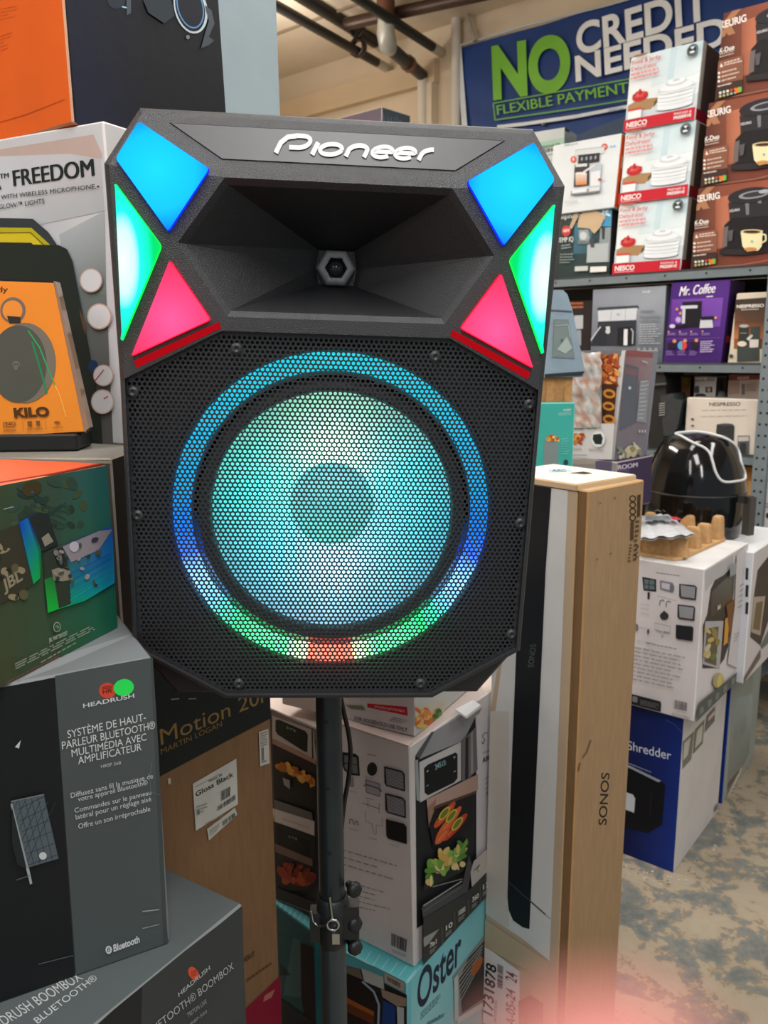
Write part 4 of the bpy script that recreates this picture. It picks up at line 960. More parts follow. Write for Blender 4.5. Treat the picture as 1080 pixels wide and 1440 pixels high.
r.poly([(590, 470), (815, 505), (765, 1240), (518, 1265)], [(140, 100, 104), (150, 130, 136), (112, 116, 128), (112, 116, 126)]); r.poly([(595, 462), (815, 495), (810, 530), (592, 520)], (142, 84, 86))
r.poly([(600, 570), (708, 600), (690, 1000), (570, 1060)], (92, 98, 110)); r.poly([(605, 595), (700, 615), (695, 665), (605, 650)], (120, 96, 106)); r.ell(642, 748, 10, 12, (190, 214, 214)); r.poly([(715, 700), (785, 690), (760, 1000), (690, 990)], (138, 144, 152)); r.lines([(722, 700), (780, 692), (755, 990), (700, 990)], 10, (186, 190, 196), 0.3, 0.3, 5)
r.blobs([(565, 1180), (725, 1150), (720, 1230), (550, 1250)], 26, 24, [(196, 186, 150), (150, 140, 104), (206, 200, 180), (130, 136, 130)], 6); r.text('NuWave', (725, 560), (765, 572), (725, 545), (206, 196, 200), 0.02)
for k in range(3): r.ell(706 + k * 20, 1060, 5, 12, (190, 196, 200), 0, 8, up=0)
fc = c.done('air_fryer_carton', 'grey and white carton with chicken and onion ring pictures, above the tall kraft carton', 'box')
g = G(); p = Paint(c.faces['F'], g, D4, 'film', 8)
rnd = random.Random(5)
gx, gy = 9, 16; vs = []
for j in range(gy + 1):
    for i in range(gx + 1):
        x = 240 + i / gx * 210 + (12 if j < 4 else 0) + (-8 * math.sin(j * 0.9) if i in (0, gx) else 0); y = 492 + j / gy * 545 + rnd.uniform(-6, 6)
        u, v = c.faces['F'].px(760 + x / 5.141, 400 + y / 5.141); vs.append(c.faces['F'].P(u, v, 0.006 + rnd.uniform(0, 0.012)))
cols = []
for _ in vs: cols.append(random.Random(len(cols)).choice([(176, 164, 160), (200, 176, 166), (196, 196, 196), (186, 140, 124), (206, 204, 204)]))
g.add(vs, [(j * (gx + 1) + i, j * (gx + 1) + i + 1, (j + 1) * (gx + 1) + i + 1, (j + 1) * (gx + 1) + i) for j in range(gy) for i in range(gx)], cols, 'film', True)
o = g.build('plastic_bag'); tag(o, 'crumpled clear plastic bag taped on the front of the chicken picture carton', 'bag')
c = Carton((0.463, 2.462, 1.05), -44.4, 0.262, 0.21, 0.1435, {'F': (150, 140, 140), 'R': (58, 46, 76), 'T': (90, 80, 100)})
r = c.on('R', D4); r.text('ROOM', (560, 1340), (700, 1318), (560, 1308), (206, 200, 214), 0.03); r.lines([(520, 1345), (640, 1335), (640, 1370), (520, 1380)], 2, (110, 96, 130), 0.5, 0.2)
p = c.on('F', D4); p.poly([(225, 1262), (400, 1262), (395, 1300), (225, 1300)], (168, 156, 150)); p.poly([(400, 1275), (520, 1270), (510, 1380), (400, 1370)], (96, 88, 112))
c.done('appliance_carton', 'dark purple carton under the chicken picture air fryer carton', 'box')
c = Carton((0.455, 2.478, 0.9275), -44.4, 0.215, 0.25, 0.122, (160, 118, 72), 'kraft'); c.done('cardboard_carton', 'low plain cardboard carton carrying the purple carton behind the tall kraft cartons', 'box')
c = Carton((0.20, 2.0, 1.05), 0, 0.262, 0.25, 0.29, {'F': (64, 172, 160), 'R': (50, 130, 124), 'T': (90, 180, 170)})
zt_ = at_plane(800, 566, V3((0, 2.0, 0)), V3((0, 1, 0))).z
c = Carton((0.20, 2.0, 1.05), 0, 0.262, 0.25, zt_ - 1.05, {'F': (64, 172, 160), 'R': (50, 130, 124), 'T': (90, 180, 170)}, edge=(120, 200, 190))
p = c.on('F', D4)
p.text('oster', (165, 915), (225, 912), (165, 895), (196, 226, 222), 0.015); p.lines([(130, 930), (225, 925), (225, 948), (130, 954)], 2, (170, 214, 208), 0.4, 0.2)
p.poly([(30, 1110), (128, 1115), (128, 1320), (20, 1320)], (128, 140, 140)); p.ell(85, 1112, 48, 26, (150, 160, 158)); p.blobs([(50, 1095), (125, 1090), (125, 1125), (50, 1128)], 16, 16, [(120, 160, 60), (206, 160, 60), (190, 80, 50), (230, 210, 130)], 2)
p.lines([(150, 1115), (205, 1110), (205, 1235), (150, 1240)], 7, (130, 206, 196), 0.3, 0.3, 3); p.ell(182, 1285, 17, 20, (44, 66, 66))
c.done('appliance_carton', 'teal carton with a grey canister picture, just right of the speaker', 'box'); teal = c
c2_ = Carton((0.19, 1.99, 0), 0, 0.28, 0.27, 1.0495, (160, 118, 72), 'kraft'); c2_.done('cardboard_carton', 'tall plain cardboard carton under the teal carton, hidden behind the soundbar carton', 'box')
zb_ = teal.O.z + teal.h + 0.0006
g = G()
fy = V3((0, 2.01, 0)); ny = V3((0, 1, 0))
def tp(x, y): return at_plane(x, y, fy, ny)
a_ = tp(775, 566); b_ = tp(806, 566); zt2 = tp(800, 531).z
n = 9
for k in range(n):
    x0 = 0.26 + (b_.x - 0.26) * k / n; x1 = 0.26 + (b_.x - 0.26) * (k + 0.86) / n
    g.prism([V3((x0, 2.01 + 0.006 * (k % 2), zb_)), V3((x1, 2.01 + 0.006 * (k % 2), zb_)), V3((x1 + 0.002, 2.02, zt2)), V3((x0 + 0.003, 2.02, zt2))], V3((0, 0.2, 0)), (176, 134, 88), 'pulp')
g.prism([V3((0.26, 2.015, zb_)), V3((b_.x - 0.004, 2.015, zb_)), V3((b_.x - 0.004, 2.02, zt2)), V3((0.26, 2.02, zt2))], V3((0, 0.2, 0)), (170, 128, 84), 'pulp')
o = g.build('packing_tray'); tag(o, 'brown ribbed cardboard packing insert between the teal carton and the grey appliance', 'tray')
# slanted grey appliance
z0 = zt2 + 0.0008
r_ = empty('countertop_oven', V3((0.36, 2.12, z0)), 'grey blue countertop appliance with slanted side and window on the packing insert', 'oven')
g = G()
pr = [tp(765, 527), tp(820, 526), tp(822, 519), tp(805, 436), tp(798, 414), tp(792, 408), tp(765, 406)]
pr[0].z = pr[1].z = z0
xl = 0.27
pr[0].x = xl; pr[-1].x = xl
g.prism(pr, V3((0, 0.22, 0)), (150, 170, 184), 'metal'); g.build('body', r_)
g = G(); w_ = [tp(778, 449), tp(799, 449), tp(808, 504), tp(776, 502)]
g.prism([q - ny * 0.003 for q in w_], ny * 0.004, (206, 214, 216), 'chrome'); w2 = [tp(779, 451), tp(797.5, 451), tp(806, 501.5), tp(777, 500)]
g.prism([q - ny * 0.0045 for q in w2], ny * 0.004, (126, 140, 138), 'gloss')
p = Paint(Face(fy - ny * 0.0048, (1, 0, 0), (0, 0, 1), 1, 1, False), g, D4, 'gloss', 2); p.poly([(120, 470), (190, 380), (230, 460), (180, 500)], (170, 184, 180)); p.ell(155, 405, 9, 12, (90, 100, 100)); p.path([(110, 300), (200, 290), (215, 380)], 5, (176, 188, 186))
g.build('window', r_)
g = G(); q_ = [tp(766, 533), tp(818, 528), tp(822, 522), tp(766, 526)]
for k in q_: k.z = max(k.z, z0 + 0.0005)
g.prism([q_[0] - ny * 0.004, q_[1] - ny * 0.004, q_[2] - ny * 0.004, q_[3] - ny * 0.004], ny * 0.01, (34, 38, 42), 'plastic'); g.build('base_strip', r_)
g = G(); g.tube([tp(770, 436) - ny * 0.001, tp(804, 438) - ny * 0.001], 0.002, (80, 92, 102), 'metal', 6); g.build('seam', r_)

# ================================================================== CENTRE BOTTOM: oven cartons under the speaker
ZO = 0.355
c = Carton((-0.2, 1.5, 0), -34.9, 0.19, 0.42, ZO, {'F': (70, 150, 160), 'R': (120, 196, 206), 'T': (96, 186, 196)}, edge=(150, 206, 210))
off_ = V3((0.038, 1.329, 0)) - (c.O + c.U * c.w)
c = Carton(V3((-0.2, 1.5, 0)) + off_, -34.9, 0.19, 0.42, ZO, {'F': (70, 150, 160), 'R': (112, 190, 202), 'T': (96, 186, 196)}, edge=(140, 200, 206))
p = c.on('T', C6)
for k in range(9): p.line((510 + k * 62, 600 + k * 25), (470 + k * 60, 680 + k * 24), 3, (200, 222, 220))
p = c.on('F', C6)
p.poly([(460, 680), (620, 740), (770, 800), (930, 872), (940, 980), (770, 900), (600, 800), (460, 770)], (84, 160, 170)); p.poly([(470, 760), (630, 800), (780, 890), (960, 985), (960, 1300), (460, 1300)], (40, 36, 36))
p.poly([(470, 762), (620, 800), (640, 870), (470, 800)], (110, 96, 88)); p.poly([(630, 790), (780, 850), (790, 940), (650, 880)], (176, 180, 178)); p.poly([(470, 800), (700, 920), (760, 980), (750, 1300), (460, 1300)], (34, 28, 28))
p.poly([(470, 960), (720, 1090), (720, 1130), (470, 1010)], (150, 84, 34)); p.poly([(470, 1000), (720, 1120), (720, 1180), (470, 1060)], (96, 50, 28)); p.path([(640, 880), (720, 950), (755, 1040), (750, 1200)], 14, (150, 170, 190)); p.poly([(785, 1010), (870, 1050), (865, 1300), (770, 1300)], (30, 62, 130)); p.poly([(770, 930), (960, 1000), (960, 1050), (880, 1050), (780, 985)], (150, 132, 116)); p.poly([(880, 1050), (930, 1060), (930, 1300), (890, 1300)], (180, 190, 196)); p.poly([(930, 1050), (965, 1050), (965, 1300), (930, 1300)], (30, 36, 36))
r = c.on('R', C7)
r.poly([(80, 800), (200, 640), (560, 280), (560, 1100), (80, 1100)], [(120, 196, 206), (112, 196, 206), (120, 196, 206), (150, 206, 210), (150, 206, 212)])
r.text('Oster', (118, 1005), (395, 680), (122, 775), (38, 48, 66), 0.02)
r.lines([(140, 1010), (270, 880), (270, 930), (140, 1060)], 3, (70, 100, 110), 0.45, 0.2, 4); r.text('tostador', (180, 1090), (290, 1030), (180, 1060), (50, 74, 84), 0.01)
r.poly([(340, 780), (540, 520), (560, 500), (560, 940), (370, 1050)], (140, 146, 146)); r.poly([(440, 660), (560, 530), (560, 900), (400, 1010), (380, 800)], (66, 60, 56))
for k in range(7): r.line((340 + k * 8, 800 + k * 22), (530 - k * 4, 580 + k * 22), 4, (176, 178, 178), 0.2)
r.lay += 1; r.ell(490, 710, 24, 66, (180, 104, 60), 0.5); r.poly([(365, 1040), (560, 920), (560, 960), (370, 1075)], (206, 208, 206)); r.poly([(345, 790), (370, 760), (375, 1050), (350, 1060)], (196, 200, 198))
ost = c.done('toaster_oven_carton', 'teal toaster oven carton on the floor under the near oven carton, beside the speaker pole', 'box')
g = G(); p = Paint(c.faces['F'], g, C6, 'matte', 8); p.poly([(793, 818), (930, 890), (925, 950), (795, 885)], (176, 160, 146)); p.bars([(812, 842), (905, 892), (902, 925), (812, 872)], 18, (40, 36, 36)); g.build('barcode_sticker', ost)
# second teal carton further left
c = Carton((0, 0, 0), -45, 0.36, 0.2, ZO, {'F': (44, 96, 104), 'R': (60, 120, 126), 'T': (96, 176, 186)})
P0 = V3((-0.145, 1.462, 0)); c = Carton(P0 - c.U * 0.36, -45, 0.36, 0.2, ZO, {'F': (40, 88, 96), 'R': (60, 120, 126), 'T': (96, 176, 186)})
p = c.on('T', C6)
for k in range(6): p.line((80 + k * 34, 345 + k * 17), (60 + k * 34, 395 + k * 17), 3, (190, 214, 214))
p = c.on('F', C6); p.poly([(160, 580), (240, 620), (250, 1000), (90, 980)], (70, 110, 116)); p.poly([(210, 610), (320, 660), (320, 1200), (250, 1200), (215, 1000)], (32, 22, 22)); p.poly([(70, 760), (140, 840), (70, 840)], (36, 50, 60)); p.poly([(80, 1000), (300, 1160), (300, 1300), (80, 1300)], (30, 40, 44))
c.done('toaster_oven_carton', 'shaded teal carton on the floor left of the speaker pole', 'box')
ZO += 0.0006
c = Carton((0, 0, ZO), -35.9, 0.18, 0.40, 0.45, WHITE)
O_ = V3((0.053, 1.366, ZO)) - c.U * 0.18
c = Carton(O_, -35.9, 0.18, 0.40, 0.45, {'F': (204, 196, 196), 'R': (206, 200, 200), 'T': (206, 190, 184)}, shear=(-0.009, -0.004), edge=(216, 208, 204))
hc_ = c
p = c.on('F', C4)
p.poly([(498, 380), (588, 392), (612, 412), (620, 545), (548, 540), (510, 505), (498, 470)], (34, 34, 38)); p.poly([(512, 402), (598, 418), (606, 530), (545, 522), (515, 490)], (112, 116, 118)); p.line((560, 405), (566, 530), 6, (34, 34, 38)); p.line((508, 455), (612, 470), 6, (34, 34, 38), 1); p.path([(560, 545), (558, 615), (574, 618), (572, 548)], 5, (40, 40, 42))
p.ell(706, 497, 35, 46, (40, 40, 44), 0, 24); p.lines([(672, 390), (732, 402), (732, 412), (672, 398)], 1, (120, 114, 116), 0.6, 0)
p.poly([(664, 568), (760, 600), (762, 685), (668, 655)], (164, 158, 164)); p.path([(664, 600), (768, 635)], 7, (70, 66, 72)); p.path([(664, 568), (760, 600), (762, 685), (668, 655)], 4, (104, 98, 104), 1, True); p.line((650, 605), (668, 612), 6, (60, 56, 60)); p.line((758, 640), (776, 648), 6, (60, 56, 60), 1)
p.path([(640, 728), (764, 770)], 4, (110, 104, 108), 0); p.path([(680, 700), (680, 760)], 3, (130, 124, 128), 0); p.path([(758, 728), (758, 800)], 3, (130, 124, 128)); p.path([(662, 780), (664, 852), (708, 872), (722, 940), (738, 942), (738, 880), (780, 890), (778, 830)], 3, (140, 134, 138)); p.path([(555, 870), (556, 845), (568, 838), (578, 850), (578, 875)], 5, (84, 78, 82), 0); p.path([(592, 880), (593, 858), (605, 850), (613, 862), (613, 885)], 5, (84, 78, 82))
for k, yy in enumerate((562, 745, 922)):
    xx = 866 + k * 8; p.poly([(xx - 72, yy - 88), (xx + 50, yy - 56), (xx + 70, yy - 34), (xx + 72, yy + 86), (xx - 58, yy + 48), (xx - 70, yy + 26)], (30, 30, 34))
    if k < 2:
        p.poly([(xx - 62, yy - 74), (xx + 50, yy - 44), (xx + 60, yy - 30), (xx + 62, yy + 72), (xx - 54, yy + 40)], (164, 162, 166))
        for j in range(11): p.line((xx - 60, yy - 66 + j * 10), (xx + 60, yy - 34 + j * 10), 4, (76, 74, 78))
        p.lay += 1
for a_, b_ in ((545, 640), (665, 545), (670, 690), (555, 900), (690, 965), (830, 660), (830, 838), (850, 1010)): p.lines([(a_, b_ - 6), (a_ + 70, b_ + 12), (a_ + 70, b_ + 20), (a_, b_ + 2)], 1, (150, 144, 146), 0.6, 0.3, a_)
p.lines([(515, 1040), (890, 1150), (895, 1300), (525, 1190)], 3, (132, 126, 130), 0.14, 0.55, 31)
p6 = c.on('F', C6, lay=6); p6.lines([(560, 200), (880, 290), (870, 460), (560, 390)], 5, (132, 126, 130), 0.14, 0.5, 33); p6.bars([(840, 545), (948, 592), (942, 680), (838, 630)], 18, (40, 38, 44)); p6.lines([(845, 660), (945, 700), (942, 722), (845, 680)], 2, (140, 134, 138), 0.4, 0.2); p6.lines([(560, 545), (620, 560), (620, 572), (560, 556)], 1, (140, 134, 138), 0.5, 0)
r = c.on('R', C5)
r.poly([(215, 410), (630, 120), (640, 560), (635, 1330), (225, 1600)], (34, 36, 38)); r.poly([(345, 240), (560, 110), (630, 135), (550, 300), (240, 430)], (148, 148, 150)); r.poly([(215, 405), (325, 240), (345, 238), (245, 425)], (84, 88, 90)); r.poly([(210, 440), (232, 430), (245, 720), (222, 712)], (150, 156, 158))
r.poly([(240, 450), (528, 310), (528, 575), (245, 728)], (190, 188, 188)); r.poly([(272, 490), (300, 465), (490, 382), (504, 395), (504, 560), (480, 590), (300, 678), (276, 660)], (24, 28, 28))
r.text('345', (350, 502), (390, 480), (346, 468), (150, 190, 196), 0.01); r.text('15:', (396, 478), (424, 464), (394, 444), (150, 190, 196), 0.01)
for a_, b_, s_ in ((293, 516, '+'), (293, 612, '-'), (480, 420, '>'), (481, 514, '-')): r.text(s_, (a_ - 6, b_ + 8), (a_ + 8, b_), (a_ - 6, b_ - 10), (214, 220, 220), 0.02, up=0)
r.lay += 1
r.poly([(528, 305), (630, 200), (640, 500), (570, 570), (530, 580)], (110, 104, 104)); r.poly([(555, 285), (575, 270), (575, 560), (552, 575)], (40, 40, 42)); r.poly([(590, 250), (606, 235), (608, 520), (590, 535)], (150, 146, 146))
r.poly([(285, 705), (640, 530), (640, 640), (290, 770)], (176, 146, 134)); r.poly([(290, 760), (350, 700), (340, 800), (300, 900)], (150, 116, 100)); r.poly([(330, 760), (630, 645), (630, 660), (330, 780)], (96, 70, 54))
r.poly([(300, 880), (340, 770), (600, 670), (600, 900), (330, 1040)], (30, 28, 30))
for k, (x0, y0, x1, y1) in enumerate(((335, 900, 480, 720), (345, 985, 520, 750), (395, 990, 560, 800), (340, 1010, 430, 905))):
    dx, dy = x1 - x0, y1 - y0; L = math.hypot(dx, dy); r.ell((x0 + x1) / 2, (y0 + y1) / 2, L / 2, 26, [(198, 82, 44), (214, 104, 58), (190, 66, 38), (206, 96, 52)][k], math.atan2(dy, dx), 18); r.line((x0 + dx * 0.2, y0 + dy * 0.2), (x0 + dx * 0.85, y0 + dy * 0.85), 6, (226, 140, 90), 0.5)
for x, y, a_ in ((400, 800, 0.9), (448, 815, 0.9), (486, 870, 0.9)): r.ell(x, y, 58, 24, (206, 176, 70), -a_, 16); r.ell(x, y, 44, 15, (112, 120, 50), -a_, 16)
r.poly([(265, 1180), (560, 960), (560, 1180), (255, 1330)], (40, 42, 42)); rr_ = [(104, 150, 60), (206, 180, 110), (84, 134, 50), (216, 196, 140), (130, 170, 80), (196, 160, 84)]
r.blobs([(300, 1100), (545, 985), (520, 1160), (270, 1290)], 44, 34, rr_, 17); r.poly([(520, 1000), (545, 965), (552, 1000), (500, 1060)], (110, 160, 60))
r7 = c.on('R', C7, lay=r.lay)
r7.poly([(120, 330), (380, 180), (420, 0), (440, 60), (415, 230), (130, 400)], (70, 72, 74)); r7.line((190, 200), (380, 150), 5, (140, 146, 148), 0); r7.line((130, 320), (375, 165), 8, (150, 156, 158), 0); r7.line((130, 355), (372, 200), 6, (96, 100, 102))
r7.poly([(450, 40), (560, -60), (560, 100), (440, 215), (430, 110)], (186, 178, 174)); r7.path([(450, 100), (490, 60), (470, 90), (480, 105)], 5, (110, 92, 80))
r7.poly([(130, 400), (400, 240), (560, 80), (560, 250), (245, 600), (130, 715)], (56, 58, 56)); r7.poly([(130, 520), (230, 465), (160, 560), (132, 580)], (150, 148, 144))
for x, y, t in ((190, 590, '7in1'), (290, 480, '10'), (370, 385, '1000'), (455, 300, '360'), (522, 222, '12')): r7.text(t, (x - 20, y - 4), (x + 22, y - 34), (x - 20, y - 34), (214, 214, 210), 0.02); r7.lines([(x - 22, y + 14), (x + 22, y - 20), (x + 22, y + 6), (x - 22, y + 42)], 2, (160, 160, 156), 0.5, 0.3, x)
for x, y in ((245, 520), (325, 430), (412, 345), (488, 260)): r7.line((x - 6, y - 70), (x, y + 60), 2, (120, 120, 116))
r5 = c.on('R', C5, lay=8); r5.poly([(632, 130), (730, 60), (730, 1180), (632, 1270)], (200, 196, 200)); r5.path([(712, 250), (690, 245), (672, 270), (690, 295), (678, 325), (668, 305)], 5, (40, 40, 44)); r5.lines([(675, 380), (720, 365), (720, 380), (675, 392)], 1, (140, 138, 140), 0.6, 0); r5.text('AIR', (672, 452), (722, 432), (672, 420), (40, 40, 44), 0.03); r5.lines([(690, 560), (720, 540), (720, 680), (690, 700)], 4, (150, 146, 150), 0.25, 0.3)
t_ = c.on('T', C4)
hb = c.done('oven_carton', 'white and black air fryer oven carton right behind the speaker pole, on the teal carton', 'box', 'white air fryer oven cartons')
# torn flap of that carton
g = G(); zf = c.O.z + 0.452
def r_top(x, y, up=0): 
    return at_plane(x, y, c.faces['R'].O + c.faces['R'].N * up, c.faces['R'].N)
fl = [r_top(640, 1000, 0.012), r_top(665, 987, 0.012), r_top(676, 994, 0.035), r_top(655, 1010, 0.035)]
g.prism(fl, V3((0, 0, 0.004)), (224, 222, 222), 'card'); fl2 = [r_top(655, 1010, 0.035), r_top(676, 994, 0.035), r_top(672, 1003, 0.03), r_top(656, 1013, 0.03)]
g.prism(fl2, c.faces['R'].N * 0.003, (150, 146, 144), 'card'); g.build('torn_flap', hb)
g = G(); ft = [c.faces['T'].P(0.02, -0.002), c.faces['T'].P(0.18, -0.002), c.faces['T'].P(0.178, 0.014), c.faces['T'].P(0.02, 0.016)]
vs = [q + V3((0, 0, 0.0012 + (0.002 if i >= 2 else 0))) for i, q in enumerate(ft)]
g.prism(vs, V3((0, 0, 0.0012)), (206, 186, 180), 'card'); g.build('top_flap', hb)
# second oven carton left of pole
a_ = math.radians(-42.1); U_ = V3((math.cos(a_), math.sin(a_), 0))
P0 = V3((-0.229, 1.573, ZO)) + U_ * 0.13
c = Carton(P0 - U_ * 0.33, -42.1, 0.33, 0.15, 0.429, {'F': (70, 68, 70), 'R': (150, 146, 146), 'T': (214, 200, 194)}, edge=(150, 140, 138))
p = c.on('F', C4)
p.poly([(10, 85), (320, 230), (320, 300), (10, 150)], (128, 122, 122)); p.poly([(15, 130), (300, 230), (320, 440), (15, 290)], (188, 184, 184)); p.poly([(38, 160), (60, 155), (245, 235), (262, 260), (258, 382), (230, 372), (55, 260), (38, 235)], (24, 28, 28)); p.line((292, 225), (296, 425), 10, (60, 60, 62), 1)
p.text('375', (112, 215), (180, 242), (112, 200), (140, 170, 176), 0.01)
p.poly([(20, 285), (320, 435), (320, 470), (20, 325)], (170, 132, 116)); p.poly([(20, 320), (320, 465), (310, 850), (35, 760)], (34, 32, 34)); p.blobs([(70, 430), (310, 570), (300, 600), (60, 480)], 44, 26, [(206, 140, 50), (226, 170, 76), (176, 104, 36)], 41); p.poly([(40, 700), (300, 790), (310, 850), (45, 770)], (104, 100, 102)); p.poly([(100, 550), (150, 570), (150, 630), (110, 600)], (150, 150, 146))
p.poly([(30, 760), (320, 850), (320, 950), (40, 850)], (204, 198, 196)); p.lines([(100, 830), (280, 890), (280, 900), (100, 840)], 1, (160, 154, 152), 0.6, 0)
p.poly([(45, 860), (320, 955), (320, 1330), (60, 1330)], (40, 38, 40)); p.poly([(60, 890), (290, 985), (290, 1090), (70, 1000)], (22, 28, 28)); p.text('375', (140, 960), (205, 980), (140, 945), (120, 150, 154), 0.01); p.poly([(50, 1000), (310, 1110), (310, 1160), (55, 1060)], (120, 96, 92)); p.blobs([(80, 1130), (310, 1190), (300, 1290), (120, 1260)], 26, 40, [(150, 60, 40), (176, 80, 52), (120, 44, 32)], 13)
p6 = c.on('F', C6, lay=p.lay); p6.poly([(60, 220), (330, 320), (330, 420), (60, 310)], (50, 50, 52)); p6.line((62, 300), (330, 400), 8, (110, 110, 110))
c.done('oven_carton', 'black and silver oven carton with french fries picture left of the speaker pole', 'box', 'white air fryer oven cartons')
# small white carton on top
a_ = math.radians(-29.3)
c = Carton((-0.207, 1.549, 0.355 + 0.4515), -29.3, 0.30, 0.28, 0.26, {'F': (206, 196, 196), 'R': (196, 200, 196), 'T': (206, 200, 196)})
p = c.on('F', C4)
p.poly([(670, 45), (945, 68), (950, 130), (670, 72)], (200, 40, 52)); p.lines([(720, 60), (935, 92), (935, 112), (720, 76)], 2, (236, 190, 192), 0.45, 0.2); p.text('FOR HOUSEHOLD USE ONLY', (583, 158), (948, 240), (583, 132), (60, 56, 60), 0.005); p.lines([(850, 140), (948, 160), (948, 195), (815, 168)], 3, (130, 122, 126), 0.4, 0.3); p.poly([(520, 55), (640, 60), (660, 90), (560, 80)], (120, 130, 100)); p.line((490, 165), (1000, 275), 2, (150, 142, 142))
r = c.on('R', C5); r.poly([(215, 60), (420, 20), (420, 130), (250, 240), (215, 200)], (206, 196, 176)); r.blobs([(225, 90), (330, 90), (330, 170), (225, 190)], 22, 26, [(226, 140, 70), (206, 106, 56), (236, 180, 110)], 3); r.blobs([(330, 90), (400, 80), (380, 150), (330, 170)], 12, 22, [(104, 140, 60), (70, 104, 44)], 6); r.ell(255, 198, 36, 14, (226, 190, 90))
c.done('air_fryer_carton', 'white carton with red strip and household use notice, just below the speaker', 'box')

# ================================================================== LEFT STACK
# cardboard speaker carton
c = Carton((-0.535, 0.913, 0), 52.5, 0.55, 0.30, 1.068, {'F': (136, 104, 74), 'L': (120, 92, 62), 'R': (120, 88, 56), 'T': (40, 40, 40)}, 'kraft')
p = c.on('F', B8, mat='matte')
p.poly([(60, -400), (845, -400), (848, 275), (500, 455), (123, 655), (60, 700)], (38, 42, 40))
p.text('Motion 20i', (122, 455), (790, 175), (112, 352), (150, 120, 70), -0.002); p.text('MARTIN LOGAN', (122, 515), (520, 330), (118, 480), (140, 108, 60), 0.0)
p.path([(185, 155), (240, 150)], 7, (150, 150, 144), 0); p.path([(300, 152), (350, 150)], 6, (150, 150, 144))
p.poly([(165, 672), (183, 668), (182, 705), (168, 710)], (206, 200, 190))
p.path([(850, 770), (862, 900), (858, 1000)], 4, (90, 64, 40))
q8 = c.on('F', A8, mat='matte', lay=p.lay)
q8.text('HDR-ST', (836, 1228), (872, 1205), (836, 1210), (56, 40, 28), 0.01); q8.lines([(845, 1285), (930, 1225), (930, 1240), (845, 1300)], 1, (96, 70, 46), 0.5, 0.1)
q8.poly([(840, 1385), (900, 1330), (960, 1272), (968, 1500), (838, 1500)], (136, 26, 50)); q8.poly([(905, 1340), (940, 1318), (930, 1345), (900, 1362)], (170, 110, 96))
gl = c.done('speaker_carton', 'brown cardboard speaker carton with black printed top band, behind the dark grey cartons', 'box')
g = G(); p = Paint(c.faces['F'], g, B8, 'matte', 8)
p.poly([(325, 705), (610, 540), (620, 838), (345, 1012)], (206, 204, 196)); p.text('Gloss Black', (345, 790), (592, 652), (340, 760), (34, 34, 34), 0.02); p.text('Motion 20i', (430, 695), (515, 650), (430, 680), (70, 68, 64), 0.01); p.lines([(340, 722), (500, 636), (500, 645), (340, 732)], 1, (150, 148, 142), 0.5, 0.3)
p.bars([(508, 752), (570, 718), (568, 782), (508, 816)], 14, (40, 40, 38)); p.bars([(485, 850), (602, 772), (602, 806), (485, 880)], 20, (50, 60, 50)); p.lines([(345, 850), (420, 825), (420, 890), (350, 910)], 3, (140, 150, 140), 0.4, 0.4); p.poly([(350, 880), (366, 872), (366, 900), (352, 908)], (96, 120, 100)); p.lines([(400, 960), (520, 905), (520, 915), (400, 972)], 1, (150, 148, 142), 0.5, 0.1)
g.build('product_label', gl, label='white label reading gloss black')
g = G(); p = Paint(c.faces['F'], g, B8, 'matte', 9); p.poly([(418, 1000), (600, 860), (615, 905), (430, 1075)], (200, 198, 190)); p.bars([(515, 950), (600, 890), (604, 915), (520, 982)], 14, (50, 70, 56)); p.lines([(432, 1010), (500, 960), (500, 1000), (436, 1050)], 3, (130, 128, 122), 0.4, 0.2); g.build('sticker', gl)
g = G(); p = Paint(c.faces['F'], g, B8, 'matte', 8); p.poly([(757, 368), (818, 345), (828, 570), (765, 592)], (200, 196, 188)); p.bars([(772, 470), (790, 464), (792, 550), (774, 556)], 4, (60, 58, 54)); p.lines([(765, 375), (812, 358), (814, 455), (768, 470)], 6, (140, 136, 130), 0.5, 0.2); p.text('2K', (772, 568), (808, 555), (772, 560), (50, 48, 44), 0.02); g.build('barcode_sticker', gl)
# plain carton under the boombox carton
bb = Carton((-0.410, 0.486, 0), 57.6, 0.45, 0.25, 0.5035, (140, 104, 66), 'kraft'); bb.done('cardboard_carton', 'plain brown carton under the boombox carton at the lower left, below the frame', 'box')
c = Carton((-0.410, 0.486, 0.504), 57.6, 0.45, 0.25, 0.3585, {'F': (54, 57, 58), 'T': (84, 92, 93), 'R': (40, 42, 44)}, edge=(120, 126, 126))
p = c.on('F', C8)
p.poly([(600, 610), (1022, 285), (1035, 800), (590, 800)], (58, 61, 62)); p.poly([(400, 790), (600, 610), (595, 800)], (36, 38, 40))
p.ell(815, 566, 20, 30, (214, 82, 52), -0.5, 24); p.lines([(805, 560), (828, 548), (828, 575), (805, 586)], 3, (120, 50, 40), 0.4, 0.1)
p.text('HEADRUSH', (752, 665), (885, 548), (748, 648), (176, 180, 180), 0.012)
p.text('BLUETOOTH® BOOMBOX', (610, 845), (985, 545), (600, 815), (170, 174, 174), 0.0); p.text('TRITON LIVE', (790, 752), (870, 690), (785, 735), (150, 154, 154), 0.004); p.text('HRBP-500', (790, 795), (870, 730), (788, 782), (150, 154, 154), 0.0)
t = c.on('T', C8)
t.text('HEADRUSH BOOMBOX', (-60, 835), (352, 590), (-90, 800), (186, 190, 190), 0.0); t.text('BLUETOOTH®', (160, 780), (414, 590), (140, 760), (186, 190, 190), 0.0)
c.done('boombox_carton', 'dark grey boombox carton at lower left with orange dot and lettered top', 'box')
ze = 0.864
